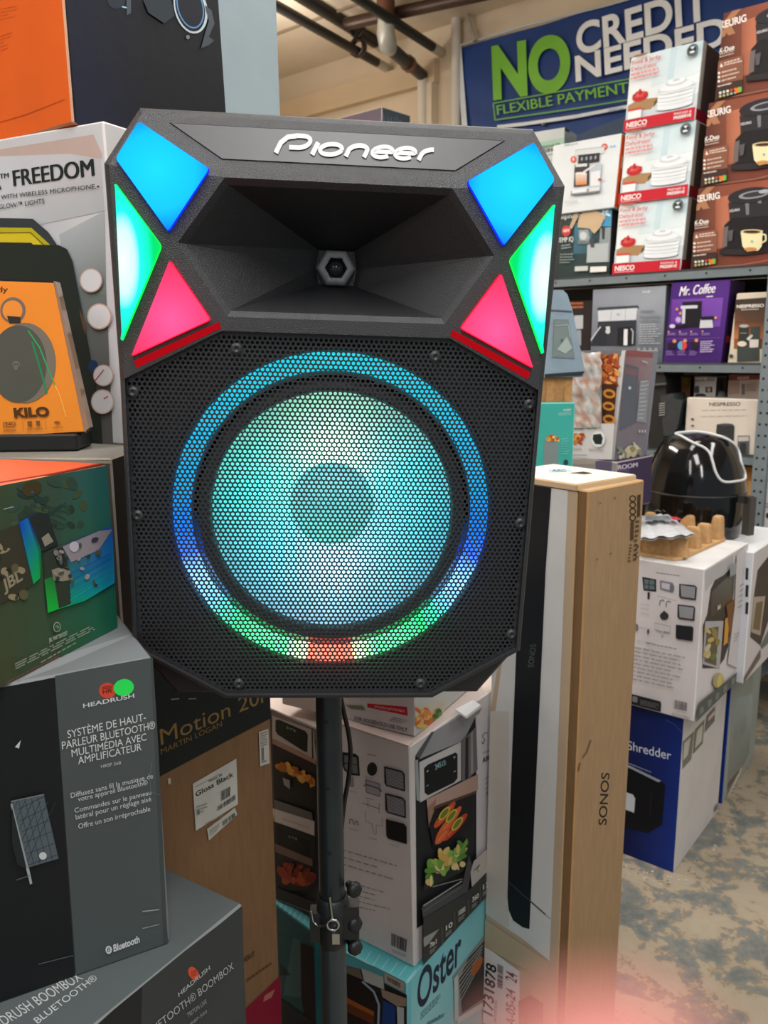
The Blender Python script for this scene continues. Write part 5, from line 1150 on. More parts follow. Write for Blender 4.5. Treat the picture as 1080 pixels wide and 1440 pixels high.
c = Carton((-0.551, 0.623, ze), 29.4, 0.36, 0.22, 0.330, {'F': (50, 54, 54), 'T': (120, 124, 126), 'R': (150, 58, 44), 'L': (40, 42, 42)}, edge=(120, 124, 124))
p = c.on('F', A8)
p.poly([(-60, 300), (188, 250), (258, 1285), (-60, 1420)], (27, 30, 31)); p.poly([(188, 245), (528, 176), (575, 1160), (262, 1285)], (76, 83, 84)); p.poly([(516, 178), (528, 176), (575, 1160), (560, 1165)], (66, 72, 73))
p.ell(368, 295, 29, 27, (206, 74, 52), 0, 26); p.text('HR', (352, 306), (386, 300), (352, 294), (110, 36, 30), 0.03); p.lines([(350, 282), (386, 276), (386, 288), (350, 294)], 2, (110, 36, 30), 0.5, 0)
p.ell(424, 284, 35, 29, (46, 226, 92), -0.2, 26)
p.text('HEADRUSH', (285, 354), (460, 318), (284, 340), (206, 210, 210), 0.012)
for s_, q in (('SYSTÈME DE HAUT-', ((232, 458), (500, 396), (229, 432))), ('PARLEUR BLUETOOTH®', ((213, 496), (532, 424), (211, 470))), ('MULTIMÉDIA AVEC', ((246, 522), (502, 464), (244, 497))), ('AMPLIFICATEUR', ((268, 547), (485, 498), (266, 522)))): p.text(s_, *q, (206, 210, 210), 0.0, up=0)
p.lay += 1
p.text('HRSP 568', (346, 560), (414, 546), (345, 549), (180, 184, 184), 0.0)
for s_, q in (('Diffusez sans fil la musique de', ((243, 662), (524, 594), (241, 645))), ('votre appareil Bluetooth®', ((268, 674), (506, 616), (266, 658))), ('Commandes sur le panneau', ((256, 713), (518, 650), (254, 697))), ('latéral pour un réglage aisé', ((260, 736), (518, 672), (258, 719))), ('Offre un son irréprochable', ((269, 768), (515, 706), (267, 751)))): p.text(s_, *q, (196, 200, 200), 0.0, up=0)
p.lay += 1
p.ell(372, 1182, 11, 14, (206, 210, 210)); p.text('B', (367, 1190), (377, 1187), (367, 1175), (60, 66, 66), 0.0); p.text('Bluetooth', (389, 1188), (478, 1155), (387, 1165), (206, 210, 210), 0.03)
p.path([(487, 1050), (545, 1043)], 4, (150, 156, 156), 0); p.path([(487, 1108), (545, 1094)], 3, (140, 146, 146), 0); p.path([(520, 540), (512, 590), (516, 640), (545, 650)], 2.5, (96, 104, 104)); p.path([(130, 1230), (250, 1200)], 3, (84, 90, 90))
# quilted speaker picture
p.poly([(36, 672), (150, 648), (152, 655), (200, 868), (92, 900), (40, 690)], (86, 96, 102))
for k in range(6):
    p.line((40 + k * 22, 672 - k * 4), (95 + k * 21, 898 - k * 6), 2, (54, 62, 68), 0); p.line((46 + k * 9, 700 + k * 36), (60 + k * 26, 668 + k * 1), 2, (54, 62, 68), 0); p.line((150 + k * 9, 655 + k * 40), (60 + k * 7, 700 + k * 38), 2, (52, 60, 66), 0)
p.lay += 1
p.line((38, 680), (94, 902), 7, (150, 156, 158)); p.line((36, 672), (150, 648), 4, (120, 126, 128)); p.ell(146, 858, 13, 13, (200, 204, 206)); p.poly([(88, 900), (98, 898), (110, 952), (102, 956)], (160, 166, 168)); p.poly([(40, 690), (90, 900), (60, 890), (40, 820)], (38, 42, 44)); p.line((55, 940), (100, 925), 3, (90, 96, 98)); p.poly([(50, 485), (70, 462), (64, 490)], (190, 196, 198))
t = c.on('T', A8); t.poly([(60, 265), (200, 215), (420, 120), (470, 95), (200, 180)], (140, 144, 146)); t.poly([(465, 92), (482, 100), (478, 110), (462, 100)], (214, 216, 216))
c.done('soundsystem_carton', 'dark grey upright carton with green sticker and french text, left of the speaker', 'box')
# camo party speaker carton
c = Carton((-0.439, 0.465, 1.1945), 72.3, 0.45, 0.20, 0.187, {'F': (66, 76, 54), 'T': (238, 96, 56), 'R': (50, 60, 50), 'L': (60, 70, 50)}, edge=(206, 140, 100))
p = c.on('F', B3)
p.poly([(-60, 230), (350, 150), (350, 1160), (-60, 1420)], [(64, 76, 52), (60, 84, 70), (60, 84, 60), (66, 70, 44)])
p.poly([(350, 150), (620, 100), (680, 1045), (350, 1210)], [(60, 86, 76), (52, 116, 116), (30, 110, 84), (50, 92, 58)])
rnd = random.Random(9)
for k in range(26): p.ell(rnd.uniform(30, 520), rnd.uniform(200, 470), rnd.uniform(14, 50), rnd.uniform(10, 34), rnd.choice([(50, 66, 52), (72, 86, 60), (44, 62, 60), (58, 78, 66)]), rnd.random() * 3, 12, up=0.1)
for k in range(6): p.path([(170 + i * 26, 330 + k * 24 - 18 * math.sin(i * 0.9 + k)) for i in range(9)], 4, (44, 66, 62), 0.2)
p.ell(180, 235, 60, 44, (70, 60, 34), -0.4); p.ell(182, 255, 8, 7, (50, 90, 170))
p.poly([(-60, 500), (100, 440), (200, 780), (-60, 940)], (62, 58, 44))
for k in range(18): p.ell(rnd.uniform(-20, 170), rnd.uniform(560, 880), rnd.uniform(8, 28), rnd.uniform(10, 34), rnd.choice([(150, 134, 106), (60, 62, 40), (96, 90, 60), (44, 44, 34)]), rnd.random() * 3, 12, up=0.1)
p.text('JBL', (15, 830), (125, 760), (0, 770), (150, 138, 112), 0.03)
# left cap and second speaker
p.poly([(100, 430), (210, 370), (270, 380), (330, 560), (230, 590), (225, 750), (185, 790)], [(30, 70, 150), (44, 52, 40), (40, 44, 38), (50, 54, 44), (24, 110, 80), (20, 160, 60), (20, 150, 80)])
p.poly([(100, 430), (150, 405), (215, 600), (222, 755), (186, 785)], [(24, 60, 190), (30, 110, 190), (20, 150, 110), (20, 170, 60), (24, 170, 90)]); p.poly([(160, 400), (240, 372), (300, 480), (325, 560), (235, 600), (190, 480)], (44, 48, 42)); p.poly([(230, 520), (270, 490), (300, 540), (250, 570)], (150, 142, 128))
p.poly([(240, 610), (300, 580), (640, 450), (655, 780), (480, 885), (265, 952)], [(60, 66, 54), (70, 72, 62), (30, 90, 190), (20, 150, 190), (20, 160, 120), (20, 170, 60)])
p.poly([(240, 610), (350, 570), (390, 700), (400, 900), (268, 952)], (54, 62, 48)); p.poly([(245, 760), (300, 740), (330, 930), (268, 952)], [(40, 130, 60), (44, 110, 60), (30, 180, 60), (24, 190, 60)])
p.poly([(350, 570), (560, 480), (640, 470), (560, 590), (400, 660)], (150, 142, 150)); p.poly([(285, 705), (330, 690), (390, 710), (410, 760), (350, 770), (300, 765)], (150, 140, 122)); p.ell(335, 640, 22, 58, (40, 44, 42), -0.15); p.ell(335, 635, 12, 40, (96, 100, 92), -0.15); p.ell(415, 570, 28, 30, (196, 190, 200)); p.ell(535, 530, 22, 14, (60, 60, 76), -0.4)
for k in range(9): p.path([(390 + i * 30, 780 + k * 16 - i * (15 + k * 0.6) - (9 - k) * 6) for i in range(9)], 3, [(20, 70, 200), (24, 110, 210), (26, 150, 200), (30, 180, 180)][min(3, k // 3 + (k % 2))], 0)
p.lay += 1
for k in range(20): p.ell(rnd.uniform(300, 560), rnd.uniform(560, 800), rnd.uniform(8, 22), rnd.uniform(8, 18), rnd.choice([(130, 126, 130), (54, 62, 54), (84, 84, 72), (160, 150, 140)]), rnd.random() * 3, 10, up=0.1)
p.ell(312, 1034, 22, 30, (150, 160, 140), 0, 20); p.ell(312, 1034, 17, 24, (44, 92, 62), 0, 20); p.path([(302, 1034), (312, 1026), (322, 1034), (312, 1042)], 4, (160, 170, 150))
p.text('JBL PARTYBOOST', (265, 1122), (372, 1078), (262, 1100), (176, 182, 166), 0.02)
p.lines([(65, 1245), (535, 1012), (540, 1050), (70, 1285)], 3, (140, 148, 130), 0.5, 0.1, 6); p.lines([(215, 1235), (420, 1120), (420, 1132), (215, 1247)], 1, (140, 148, 130), 0.6, 0.05); p.lines([(0, 350), (55, 336), (55, 344), (0, 358)], 1, (190, 196, 180), 0.6, 0)
t = c.on('T', B3); t.path([(0, 200), (300, 150), (600, 88)], 8, (150, 20, 22))
c.done('party_speaker_carton', 'green camouflage party speaker carton with orange top, on the dark grey upright carton', 'box')
# cardboard carton behind
c = Carton((-0.938, 1.040, 1.0695), -2, 0.60, 0.45, 0.302, {'F': (74, 66, 58), 'R': (60, 50, 44), 'T': (130, 126, 118)}, 'kraft', edge=(160, 152, 138))
c.on('F', (0, 0, 1)).poly([(0, 644), (160, 648), (160, 652), (0, 650)], (150, 142, 130))
c.done('cardboard_carton', 'worn brown carton behind the camouflage carton, carrying the orange package', 'box')
zq = 1.372
c = Carton((-0.823, 1.400, zq), -27.4, 0.522, 0.30, 0.4275, {'F': (206, 208, 212), 'R': (190, 188, 188), 'T': (200, 184, 176), 'L': (200, 200, 200)}, shear=(-0.008, 0), edge=(220, 214, 210))
p = c.on('F', B1)
p.poly([(-60, 190), (790, 55), (860, 215), (860, 260), (600, 222), (-60, 245)], (198, 176, 168))
p.poly([(-60, 242), (590, 218), (850, 260), (885, 700), (-60, 900)], [(206, 210, 216), (204, 206, 212), (196, 196, 200), (176, 182, 186), (206, 210, 214)]); p.poly([(500, 900), (885, 700), (900, 1440), (600, 1440)], [(180, 188, 192), (170, 178, 182), (110, 120, 118), (120, 130, 128)])
p.poly([(600, 1440), (900, 1400), (960, 2700), (760, 2700)], [(120, 130, 128), (110, 118, 116), (96, 90, 90), (110, 104, 104)])
p.text('FREEDOM', (125, 492), (800, 402), (112, 360), (34, 44, 42), 0.035); p.text('TM', (5, 428), (78, 418), (5, 390), (34, 44, 42), 0.03); p.text('A', (-110, 530), (22, 510), (-110, 410), (34, 44, 42), 0.04)
p.text('SYSTEM WITH WIRELESS MICROPHONE,', (-170, 625), (820, 512), (-172, 590), (50, 60, 60), 0.006); p.text('EDGE-GLOW™ LIGHTS', (-130, 705), (386, 636), (-132, 668), (50, 60, 60), 0.006); p.path([(830, 500), (848, 494)], 14, (60, 50, 50))
p.poly([(-60, 760), (290, 768), (420, 880), (490, 980), (515, 1040), (515, 1100), (-60, 1100)], (56, 64, 66)); p.poly([(-60, 840), (280, 845), (440, 990), (450, 1040), (-60, 1040)], (196, 186, 36)); p.poly([(-60, 895), (270, 890), (390, 1010), (395, 1040), (-60, 1040)], (226, 204, 44)); p.line((-60, 888), (275, 885), 8, (120, 96, 20), 0); p.line((275, 885), (420, 1020), 8, (130, 106, 24)); p.poly([(-60, 965), (280, 970), (345, 1040), (-60, 1040)], (44, 48, 44))
q2 = c.on('F', B2, lay=p.lay)
q2.poly([(-60, -190), (440, -180), (500, -150), (540, -60), (740, 1000), (760, 1330), (-60, 1330)], (38, 46, 43)); q2.poly([(590, 280), (640, 400), (630, 470), (595, 330)], (104, 76, 54)); q2.ell(690, 695, 36, 46, (26, 60, 100))
for x, y, r_ in ((675, 75, 78), (735, 335, 84), (765, 760, 70), (760, 950, 80)): q2.ell(x, y, r_ * 1.05, r_ * 1.12, (206, 176, 160), 0, 24, up=0.4); q2.ell(x, y, r_ * 0.94, r_, (222, 222, 226), 0, 24, up=0.4)
q2.path([(705, 800), (770, 720)], 8, (190, 60, 66), 0); q2.path([(770, 930), (800, 910)], 8, (190, 60, 66))
c.done('karaoke_speaker_carton', 'white carton with yellow handle picture behind the orange package', 'box')
fb = c
# flap under the orange carton: raised lid of the white carton
c = Carton((-0.656, 1.356, 1.8005), -35.8, 0.30, 0.409, 0.35, {'F': (236, 104, 38), 'R': (14, 16, 22), 'T': (40, 40, 50), 'L': (230, 100, 40)}, shear=(-0.004, 0.0), edge=(196, 150, 120))
p = c.on('F', A1); p.lines([(-40, 40), (75, 20), (75, 70), (-40, 95)], 4, (206, 86, 36), 0.3, 0.4); p.lines([(-40, 150), (50, 120), (40, 190), (-40, 220)], 5, (206, 86, 36), 0.3, 0.4); p.path([(-20, 470), (100, 435), (245, 378)], 3, (196, 82, 40))
r = c.on('R', A1)
r.poly([(790, -560), (1030, -560), (1068, 500), (862, 500)], (148, 162, 168)); r.poly([(200, -560), (540, -560), (545, 600), (290, 470)], [(16, 19, 28), (12, 14, 20), (14, 17, 28), (16, 22, 44)])
r.path([(405, -20), (440, 20), (490, 32)], 5, (150, 200, 216)); r.ell(440, 0, 34, 34, (36, 44, 54), 0, 20); r.poly([(478, -30), (496, -30), (496, 50), (480, 58)], (70, 80, 86))
r.ell(722, 30, 62, 100, (190, 200, 206), -0.25, 28); r.ell(720, 30, 54, 92, (16, 20, 30), -0.25, 28); r.ell(720, 25, 50, 86, (90, 140, 190), -0.25, 28); r.ell(720, 25, 45, 80, (24, 28, 38), -0.25, 28)
r.poly([(775, 20), (800, 40), (812, 90), (790, 140), (775, 130), (790, 80)], (70, 78, 86)); r.poly([(760, 185), (775, 130), (810, 155), (790, 172)], (66, 74, 82)); r.ell(710, 142, 7, 8, (120, 116, 116)); r.poly([(540, 0), (640, -20), (660, 60), (620, 90), (560, 50)], (40, 50, 56))
c.done('headphone_carton', 'orange and black carton at the top left corner, above the white carton', 'box')
# black flat package and the orange Kilo package
c = Carton((-0.62, 1.075, zq + 0.0006), 4, 0.215, 0.07, 0.022, (26, 28, 28), 'plastic'); c.done('flat_package', 'flat black package under the orange speaker package', 'box'); zk = c.O.z + c.h
g = G()
kx = V3((math.cos(math.radians(4)), math.sin(math.radians(4)), 0)); ky = V3((-kx.y, kx.x, 0))
KF0 = V3((-0.62, 1.085, zk + 0.0006))
kf = Face(KF0, kx, V3((0, 0.0, 1)), 1, 1, False)
out = [(-70, 1235), (618, 1182), (392, 78), (-70, 60)]
P_ = [kf.P(*kf.px(x / 5.144, 380 + y / 5.144)) for x, y in out]
for q in (P_[0], P_[1]): q.z = zk + 0.0008
d_ = ky * 0.022
ko = G(); ko.prism(P_, d_, (30, 28, 26), 'gloss')
p = Paint(kf, ko, B2, 'card', 2)
p.poly([(-70, 1205), (610, 1165), (388, 92), (-70, 76)], (240, 146, 50))
p.text('skullcandy', (-260, 160), (58, 158), (-260, 122), (84, 60, 34), 0.02)
p.ell(95, 290, 92, 94, (120, 110, 100), 0, 28); p.ell(92, 292, 72, 74, (240, 150, 58), 0, 28); p.poly([(52, 330), (150, 338), (152, 385), (70, 385)], (50, 50, 46))
def egg(s, a0, col): 
    pts = [(185 * s * math.cos(t * PI / 20) * 1.15 + 165, 670 + 290 * s * math.sin(t * PI / 20)) for t in range(40)]
    p.poly(pts, col)
p.ell(180, 670, 225, 290, (120, 116, 104), 0, 36); p.ell(135, 678, 205, 280, (84, 88, 80), 0, 36)
p.path([(205, 435), (290, 560), (345, 700), (400, 830)], 9, (44, 176, 96), 0); p.path([(235, 520), (275, 650), (310, 770), (340, 890)], 14, (36, 140, 84), 0); p.path([(400, 830), (440, 920), (480, 1060)], 7, (250, 190, 90))
p.ell(120, 680, 28, 24, (110, 112, 102), 0, 18); p.poly([(106, 695), (134, 695), (132, 722), (108, 722)], (110, 112, 102)); p.ell(110, 680, 7, 7, (74, 78, 70), 0, 10, up=0); p.ell(131, 680, 7, 7, (74, 78, 70), 0, 10)
p.text('KILO', (108, 1062), (362, 1052), (100, 1000), (80, 54, 30), 0.05)
p.path([(30, 1100), (105, 1098), (118, 1110), (105, 1130), (35, 1132), (28, 1115)], 5, (120, 76, 36), 0.5, True); p.text('24h', (42, 1122), (100, 1120), (42, 1104), (110, 70, 34), 0.02); p.lines([(30, 1148), (120, 1145), (120, 1165), (30, 1170)], 2, (170, 108, 50), 0.5, 0.2); p.line((168, 1090), (174, 1160), 3, (176, 112, 54)); p.line((333, 1086), (342, 1150), 3, (176, 112, 54), 1)
p.poly([(202, 1092), (235, 1090), (236, 1125), (206, 1126)], (130, 84, 44)); p.poly([(265, 1088), (292, 1087), (295, 1120), (268, 1122)], (130, 84, 44)); p.lines([(200, 1142), (315, 1138), (315, 1150), (200, 1156)], 1, (170, 108, 50), 0.6, 0.1); p.ell(418, 1100, 22, 11, (150, 90, 44)); p.lines([(385, 1136), (465, 1130), (465, 1140), (385, 1146)], 1, (170, 108, 50), 0.6, 0.1)
# clear plastic window rim on the right side
sd = [kf.P(*kf.px(x / 5.144, 380 + y / 5.144), 0.001) for x, y in ((388, 80), (402, 82), (645, 1140), (612, 1172))]
ko.prism(sd, ky * 0.02, (150, 124, 104), 'gloss')
o = ko.build('portable_speaker_package'); tag(o, 'orange portable speaker package with grey round speaker picture at the left edge', 'box')

# ================================================================== THE SPEAKER
SPM = Matrix(((0.99636, -0.07674, 0.03704, -0.05491), (0.07731, 0.9969, -0.01439, 0.87333), (-0.03582, 0.0172, 0.99921, 1.32350), (0, 0, 0, 1)))
spk = empty('party_speaker', None, 'large black party speaker with glowing coloured light panels on a pole stand', 'speaker', mat=SPM)
def sym(pts): return pts + [(-x, z) for x, z in reversed(pts)]
OUT = sym([(0.1937, 0.4011), (0.230, 0.3493), (0.2217, 0.143), (0.2170, -0.1535), (0.1180, -0.2110)])   # clockwise from top right, then left side
BLACK = (42, 43, 46)
def sp(p, y):
    k = 0.55 * max(0.0, p[1] - 0.3425)             # the band above the horn leans back
    return V3((p[0] * (1 + k * 1.1), y + k, p[1] + k * 0.27))
def scale_poly(poly, d):
    """move the outline outwards by d"""
    n = len(poly); res = []
    for i in range(n):
        a, b_, c_ = V3((*poly[i - 1], 0)), V3((*poly[i], 0)), V3((*poly[(i + 1) % n], 0))
        e1, e2 = (b_ - a).normalized(), (c_ - b_).normalized()
        n1_, n2_ = V3((-e1.y, e1.x, 0)), V3((-e2.y, e2.x, 0)); m_ = (n1_ + n2_); m_ = m_ / (1 + n1_.dot(n2_))
        res.append((b_.x + m_.x * d, b_.y + m_.y * d))
    return res
o_in = scale_poly(OUT, -0.006)
if abs(o_in[1][0]) > abs(OUT[1][0]): SGN = -1
else: SGN = 1
def off(poly, d): return scale_poly(poly, d * SGN)
HORN = sym([(0.1130, 0.3415), (0.1600, 0.2780), (0.1117, 0.2080)])
GRL = sym([(0.1178, 0.1937), (0.2190, 0.1410), (0.2110, -0.1500), (0.1150, -0.2055)])
# bezel: front plate with two openings, rounded rim, side walls
g = G()
fr = off(OUT, -0.006)
fr = fr
loops = [[V3((x, z, 0)) for x, z in fr], [V3((x, z, 0)) for x, z in HORN], [V3((x, z, 0)) for x, z in GRL]]
tri = tessellate_polygon(loops); allp = fr + HORN + GRL
g.add([sp(p_, 0) for p_ in allp], tri, BLACK, 'grain')
n = len(OUT)
steps = [(off(OUT, -0.006), 0.0), (off(OUT, -0.0018), 0.0018), (OUT, 0.006), (off(OUT, 0.002), 0.05)]
for (a_, ya), (b_, yb) in zip(steps, steps[1:]):
    g.add([sp(p_, ya) for p_ in a_] + [sp(p_, yb) for p_ in b_], [(i, (i + 1) % n, n + (i + 1) % n, n + i) for i in range(n)], BLACK, 'grain')
# inner lips
nl = len(GRL); g.add([sp(p_, 0) for p_ in GRL] + [sp(p_, 0.009) for p_ in GRL], [(i, (i + 1) % nl, nl + (i + 1) % nl, nl + i) for i in range(nl)], BLACK, 'grain')
g.build('bezel', spk)
# horn flare
g = G(); TH = [(0.020, 0.286), (0.023, 0.267), (0.020, 0.249), (-0.020, 0.249), (-0.023, 0.267), (-0.020, 0.286)]
HB = off(HORN, -0.006)
g.add([sp(p_, 0) for p_ in HORN] + [sp(p_, 0.006) for p_ in HB], [(i, (i + 1) % 6, 6 + (i + 1) % 6, 6 + i) for i in range(6)], BLACK, 'grain')
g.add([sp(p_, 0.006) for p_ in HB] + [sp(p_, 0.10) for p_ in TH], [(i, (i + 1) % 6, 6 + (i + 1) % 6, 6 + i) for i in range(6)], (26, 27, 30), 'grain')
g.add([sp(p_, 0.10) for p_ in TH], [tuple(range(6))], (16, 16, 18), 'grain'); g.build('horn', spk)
g = G(); cz = V3((-0.0004, 0.088, 0.2665))
hexp = [(0.0215, 0.012), (0.0215, 0.0), (0.018, -0.004), (0.0125, -0.004), (0.0125, 0.012)]
g.lathe(cz, (0, 1, 0), [(r_, h) for r_, h in hexp], (120, 122, 124), 'grain', 6); g.build('horn_nut', spk, label='grey hexagonal ring in the horn throat')
g = G(); g.lathe(cz, (0, 1, 0), [(0.0125, 0.0), (0.010, 0.004), (0.0001, 0.004)], (10, 10, 12), 'plastic', 24); g.lathe(cz, (0, 1, 0), [(0.008, 0.002), (0.006, -0.001), (0.0001, -0.002)], (30, 32, 36), 'gloss', 20); g.build('horn_driver', spk)
# logo plate and lettering
g = G()
LP = sym([(0.1664, 0.3880), (0.1156, 0.3568)])
def plate(g, poly, y0, y1, col, mat, bev=0.001):
    n = len(poly); inn = off(poly, -bev)
    if abs(sum(p_[0] ** 2 for p_ in inn)) > abs(sum(p_[0] ** 2 for p_ in poly)): inn = scale_poly(poly, bev * SGN)
    tri = tessellate_polygon([[V3((x, z, 0)) for x, z in inn]])
    g.add([sp(p_, y1) for p_ in inn], tri, col, mat)
    g.add([sp(p_, y0) for p_ in poly] + [sp(p_, y1) for p_ in inn], [(i, (i + 1) % n, n + (i + 1) % n, n + i) for i in range(n)], (14, 14, 15), mat)
plate(g, LP, 0.0003, -0.0012, (62, 62, 64), 'plastic')
lp = g.build('logo_plate', spk)
# wordmark drawn as strokes (letter space: x advance, z height 0..1)
g = G(); LY = -0.0026
SX0, SZ0, SZH = -0.0650, 0.3650, 0.0115
def stroke(pts, wd):
    """pts in metres in the plate plane; flat ribbon with thickness"""
    L, R_ = [], []
    for i, p_ in enumerate(pts):
        a, b_ = V3((*pts[max(i - 1, 0)], 0)), V3((*pts[min(i + 1, len(pts) - 1)], 0)); t = (b_ - a).normalized(); n_ = V3((-t.y, t.x, 0)) * wd / 2
        L.append((p_[0] + n_.x, p_[1] + n_.y)); R_.append((p_[0] - n_.x, p_[1] - n_.y))
    k = len(pts)
    for yy in (LY,):
        g.add([sp(q, yy) for q in L + R_], [(i, i + 1, k + i + 1, k + i) for i in range(k - 1)], (188, 190, 192), 'plastic')
    g.add([sp(q, LY) for q in L] + [sp(q, -0.0011) for q in L], [(i, i + 1, k + i + 1, k + i) for i in range(k - 1)], (190, 192, 192), 'plastic')
    g.add([sp(q, LY) for q in R_] + [sp(q, -0.0011) for q in R_], [(i, i + 1, k + i + 1, k + i) for i in range(k - 1)], (190, 192, 192), 'plastic')
def LT(x, z): return (SX0 + x + z * 0.0060, SZ0 + z * SZH)
def arc(cx, cz_, rx, rz, a0, a1, n=16): return [LT(cx + rx * math.cos(math.radians(a0 + (a1 - a0) * i / n)), cz_ + rz * math.sin(math.radians(a0 + (a1 - a0) * i / n))) for i in range(n + 1)]
w0 = 0.0045
stroke([LT(0.002, -0.0), LT(0.002, 0.85), LT(0.006, 1.30), LT(0.014, 1.42)] , w0)
stroke([LT(0.013, 1.44)] + arc(0.0205, 0.97, 0.0090, 0.47, 88, -90) + [LT(0.012, 0.5)], w0 * 0.92)
stroke([LT(0.0375, 0.0), LT(0.0375, 1.0)], w0)
stroke(arc(0.053, 0.5, 0.0105, 0.42, 0, 360, 24), w0 * 0.9)
stroke([LT(0.0705, 0.0), LT(0.0705, 0.6)] + arc(0.0795, 0.5, 0.009, 0.42, 150, 20) + [LT(0.0885, 0.35), LT(0.0885, 0.0)], w0 * 0.95)
for ex in (0.104, 0.1265): stroke([LT(ex - 0.0085, 0.5), LT(ex + 0.0095, 0.52)] + arc(ex, 0.5, 0.0098, 0.43, 8, 318, 22), w0 * 0.85)
stroke([LT(0.143, 0.0), LT(0.143, 0.5)] + arc(0.152, 0.45, 0.009, 0.43, 160, 85), w0 * 0.95)
g.build('wordmark', lp, label='pale raised lettering')

# --- light panels
def emat(name, build):
    m = bpy.data.materials.new(name); m.use_nodes = True; nt = m.node_tree; nt.nodes.clear()
    out = nt.nodes.new('ShaderNodeOutputMaterial'); em = nt.nodes.new('ShaderNodeEmission'); nt.links.new(em.outputs[0], out.inputs[0])
    build(nt, em); return m
def dist_ramp(center, rad, stops, strength):
    def f(nt, em):
        tc = N_(nt, 'ShaderNodeTexCoord'); sub = N_(nt, 'ShaderNodeVectorMath', operation='SUBTRACT'); sub.inputs[1].default_value = center
        ab = N_(nt, 'ShaderNodeVectorMath', operation='ABSOLUTE')
        nt.links.new(tc.outputs['Object'], ab.inputs[0]); nt.links.new(ab.outputs[0], sub.inputs[0])
        sc = N_(nt, 'ShaderNodeVectorMath', operation='MULTIPLY'); sc.inputs[1].default_value = (1 / rad[0], 0, 1 / rad[1])
        nt.links.new(sub.outputs[0], sc.inputs[0])
        ln = N_(nt, 'ShaderNodeVectorMath', operation='LENGTH'); nt.links.new(sc.outputs[0], ln.inputs[0])
        cr = N_(nt, 'ShaderNodeValToRGB'); e = cr.color_ramp.elements
        while len(e) > 1: e.remove(e[-1])
        e[0].position = stops[0][0]; e[0].color = lin(stops[0][1])
        for pos, c_ in stops[1:]: q = e.new(pos); q.color = lin(c_)
        nt.links.new(ln.outputs['Value'], cr.inputs[0]); nt.links.new(cr.outputs[0], em.inputs[0]); em.inputs[1].default_value = strength
    return f
M_BLUE = emat('blue_led_panel', dist_ramp((0.178, 0, 0.345), (0.062, 0.062), [(0, (30, 206, 255)), (0.6, (24, 188, 255)), (0.86, (16, 140, 255)), (1, (20, 70, 255))], 1.3))
M_GREEN = emat('green_led_panel', dist_ramp((0.212, 0, 0.258), (0.030, 0.085), [(0, (240, 255, 250)), (0.36, (210, 255, 245)), (0.55, (40, 248, 236)), (0.85, (24, 240, 190)), (1, (10, 225, 110))], 1.15))
M_PINK = emat('red_led_panel', dist_ramp((0.166, 0, 0.203), (0.06, 0.06), [(0, (255, 96, 160)), (0.5, (255, 74, 128)), (0.9, (255, 56, 98)), (1, (255, 36, 66))], 1.1))
M_BLUE_E = emat('blue_led_edge', lambda nt, em: (setattr(em.inputs[0], 'default_value', lin((20, 40, 255))), setattr(em.inputs[1], 'default_value', 1.6)))
M_GREEN_E = emat('green_led_edge', lambda nt, em: (setattr(em.inputs[0], 'default_value', lin((20, 220, 70))), setattr(em.inputs[1], 'default_value', 1.6)))
M_PINK_E = emat('red_led_edge', lambda nt, em: (setattr(em.inputs[0], 'default_value', lin((255, 20, 50))), setattr(em.inputs[1], 'default_value', 1.6)))
def led(poly, m_in, m_edge, lab, side):
    g = G(); pl_ = [(x * side, z) for x, z in poly]
    if side < 0: pl_ = pl_[::-1]
    # orient like OUT so that off() shrinks
    def ar(p_): return sum(p_[i - 1][0] * p_[i][1] - p_[i][0] * p_[i - 1][1] for i in range(len(p_)))
    if (ar(pl_) > 0) != (ar(OUT) > 0): pl_ = pl_[::-1]
    # round the corners
    rp = []
    for i in range(len(pl_)):
        a, b_, c_ = V3((*pl_[i - 1], 0)), V3((*pl_[i], 0)), V3((*pl_[(i + 1) % len(pl_)], 0))
        p0 = b_ + (a - b_).normalized() * 0.004; p2 = b_ + (c_ - b_).normalized() * 0.004
        for t in (0, 0.25, 0.5, 0.75, 1): q = p0 * (1 - t) ** 2 + b_ * 2 * t * (1 - t) + p2 * t * t; rp.append((q.x, q.y))
    n = len(rp); cx = sum(p_[0] for p_ in rp) / n; cz_ = sum(p_[1] for p_ in rp) / n
    def ins(d): return off(rp, -d)
    r0, r1, r2 = rp, ins(0.0006), ins(0.0018)
    g.add([sp(p_, 0.0) for p_ in r0] + [sp(p_, -0.0055) for p_ in r1], [(i, (i + 1) % n, n + (i + 1) % n, n + i) for i in range(n)], BLACK, m_edge)
    g.add([sp(p_, -0.0055) for p_ in r1] + [sp(p_, -0.0068) for p_ in r2], [(i, (i + 1) % n, n + (i + 1) % n, n + i) for i in range(n)], BLACK, m_in)
    g.add([sp(p_, -0.0068) for p_ in r2] + [sp((cx, cz_), -0.0072)], [(i, (i + 1) % n, n) for i in range(n)], BLACK, m_in)
    g.build('light_panel', spk, label=lab)
for sd_, nm in ((-1, 'left'), (1, 'right')):
    led([(0.1934, 0.3873), (0.1265, 0.3478), (0.1681, 0.2869), (0.2172, 0.3526)], M_BLUE, M_BLUE_E, 'glowing blue four sided light panel', sd_)
    led([(0.2186, 0.3321), (0.1747, 0.2741), (0.2166, 0.1787)], M_GREEN, M_GREEN_E, 'glowing green light panel with white centre', sd_)
    led([(0.1674, 0.2618), (0.1271, 0.2042), (0.2084, 0.1649)], M_PINK, M_PINK_E, 'glowing pink red triangular light panel', sd_)

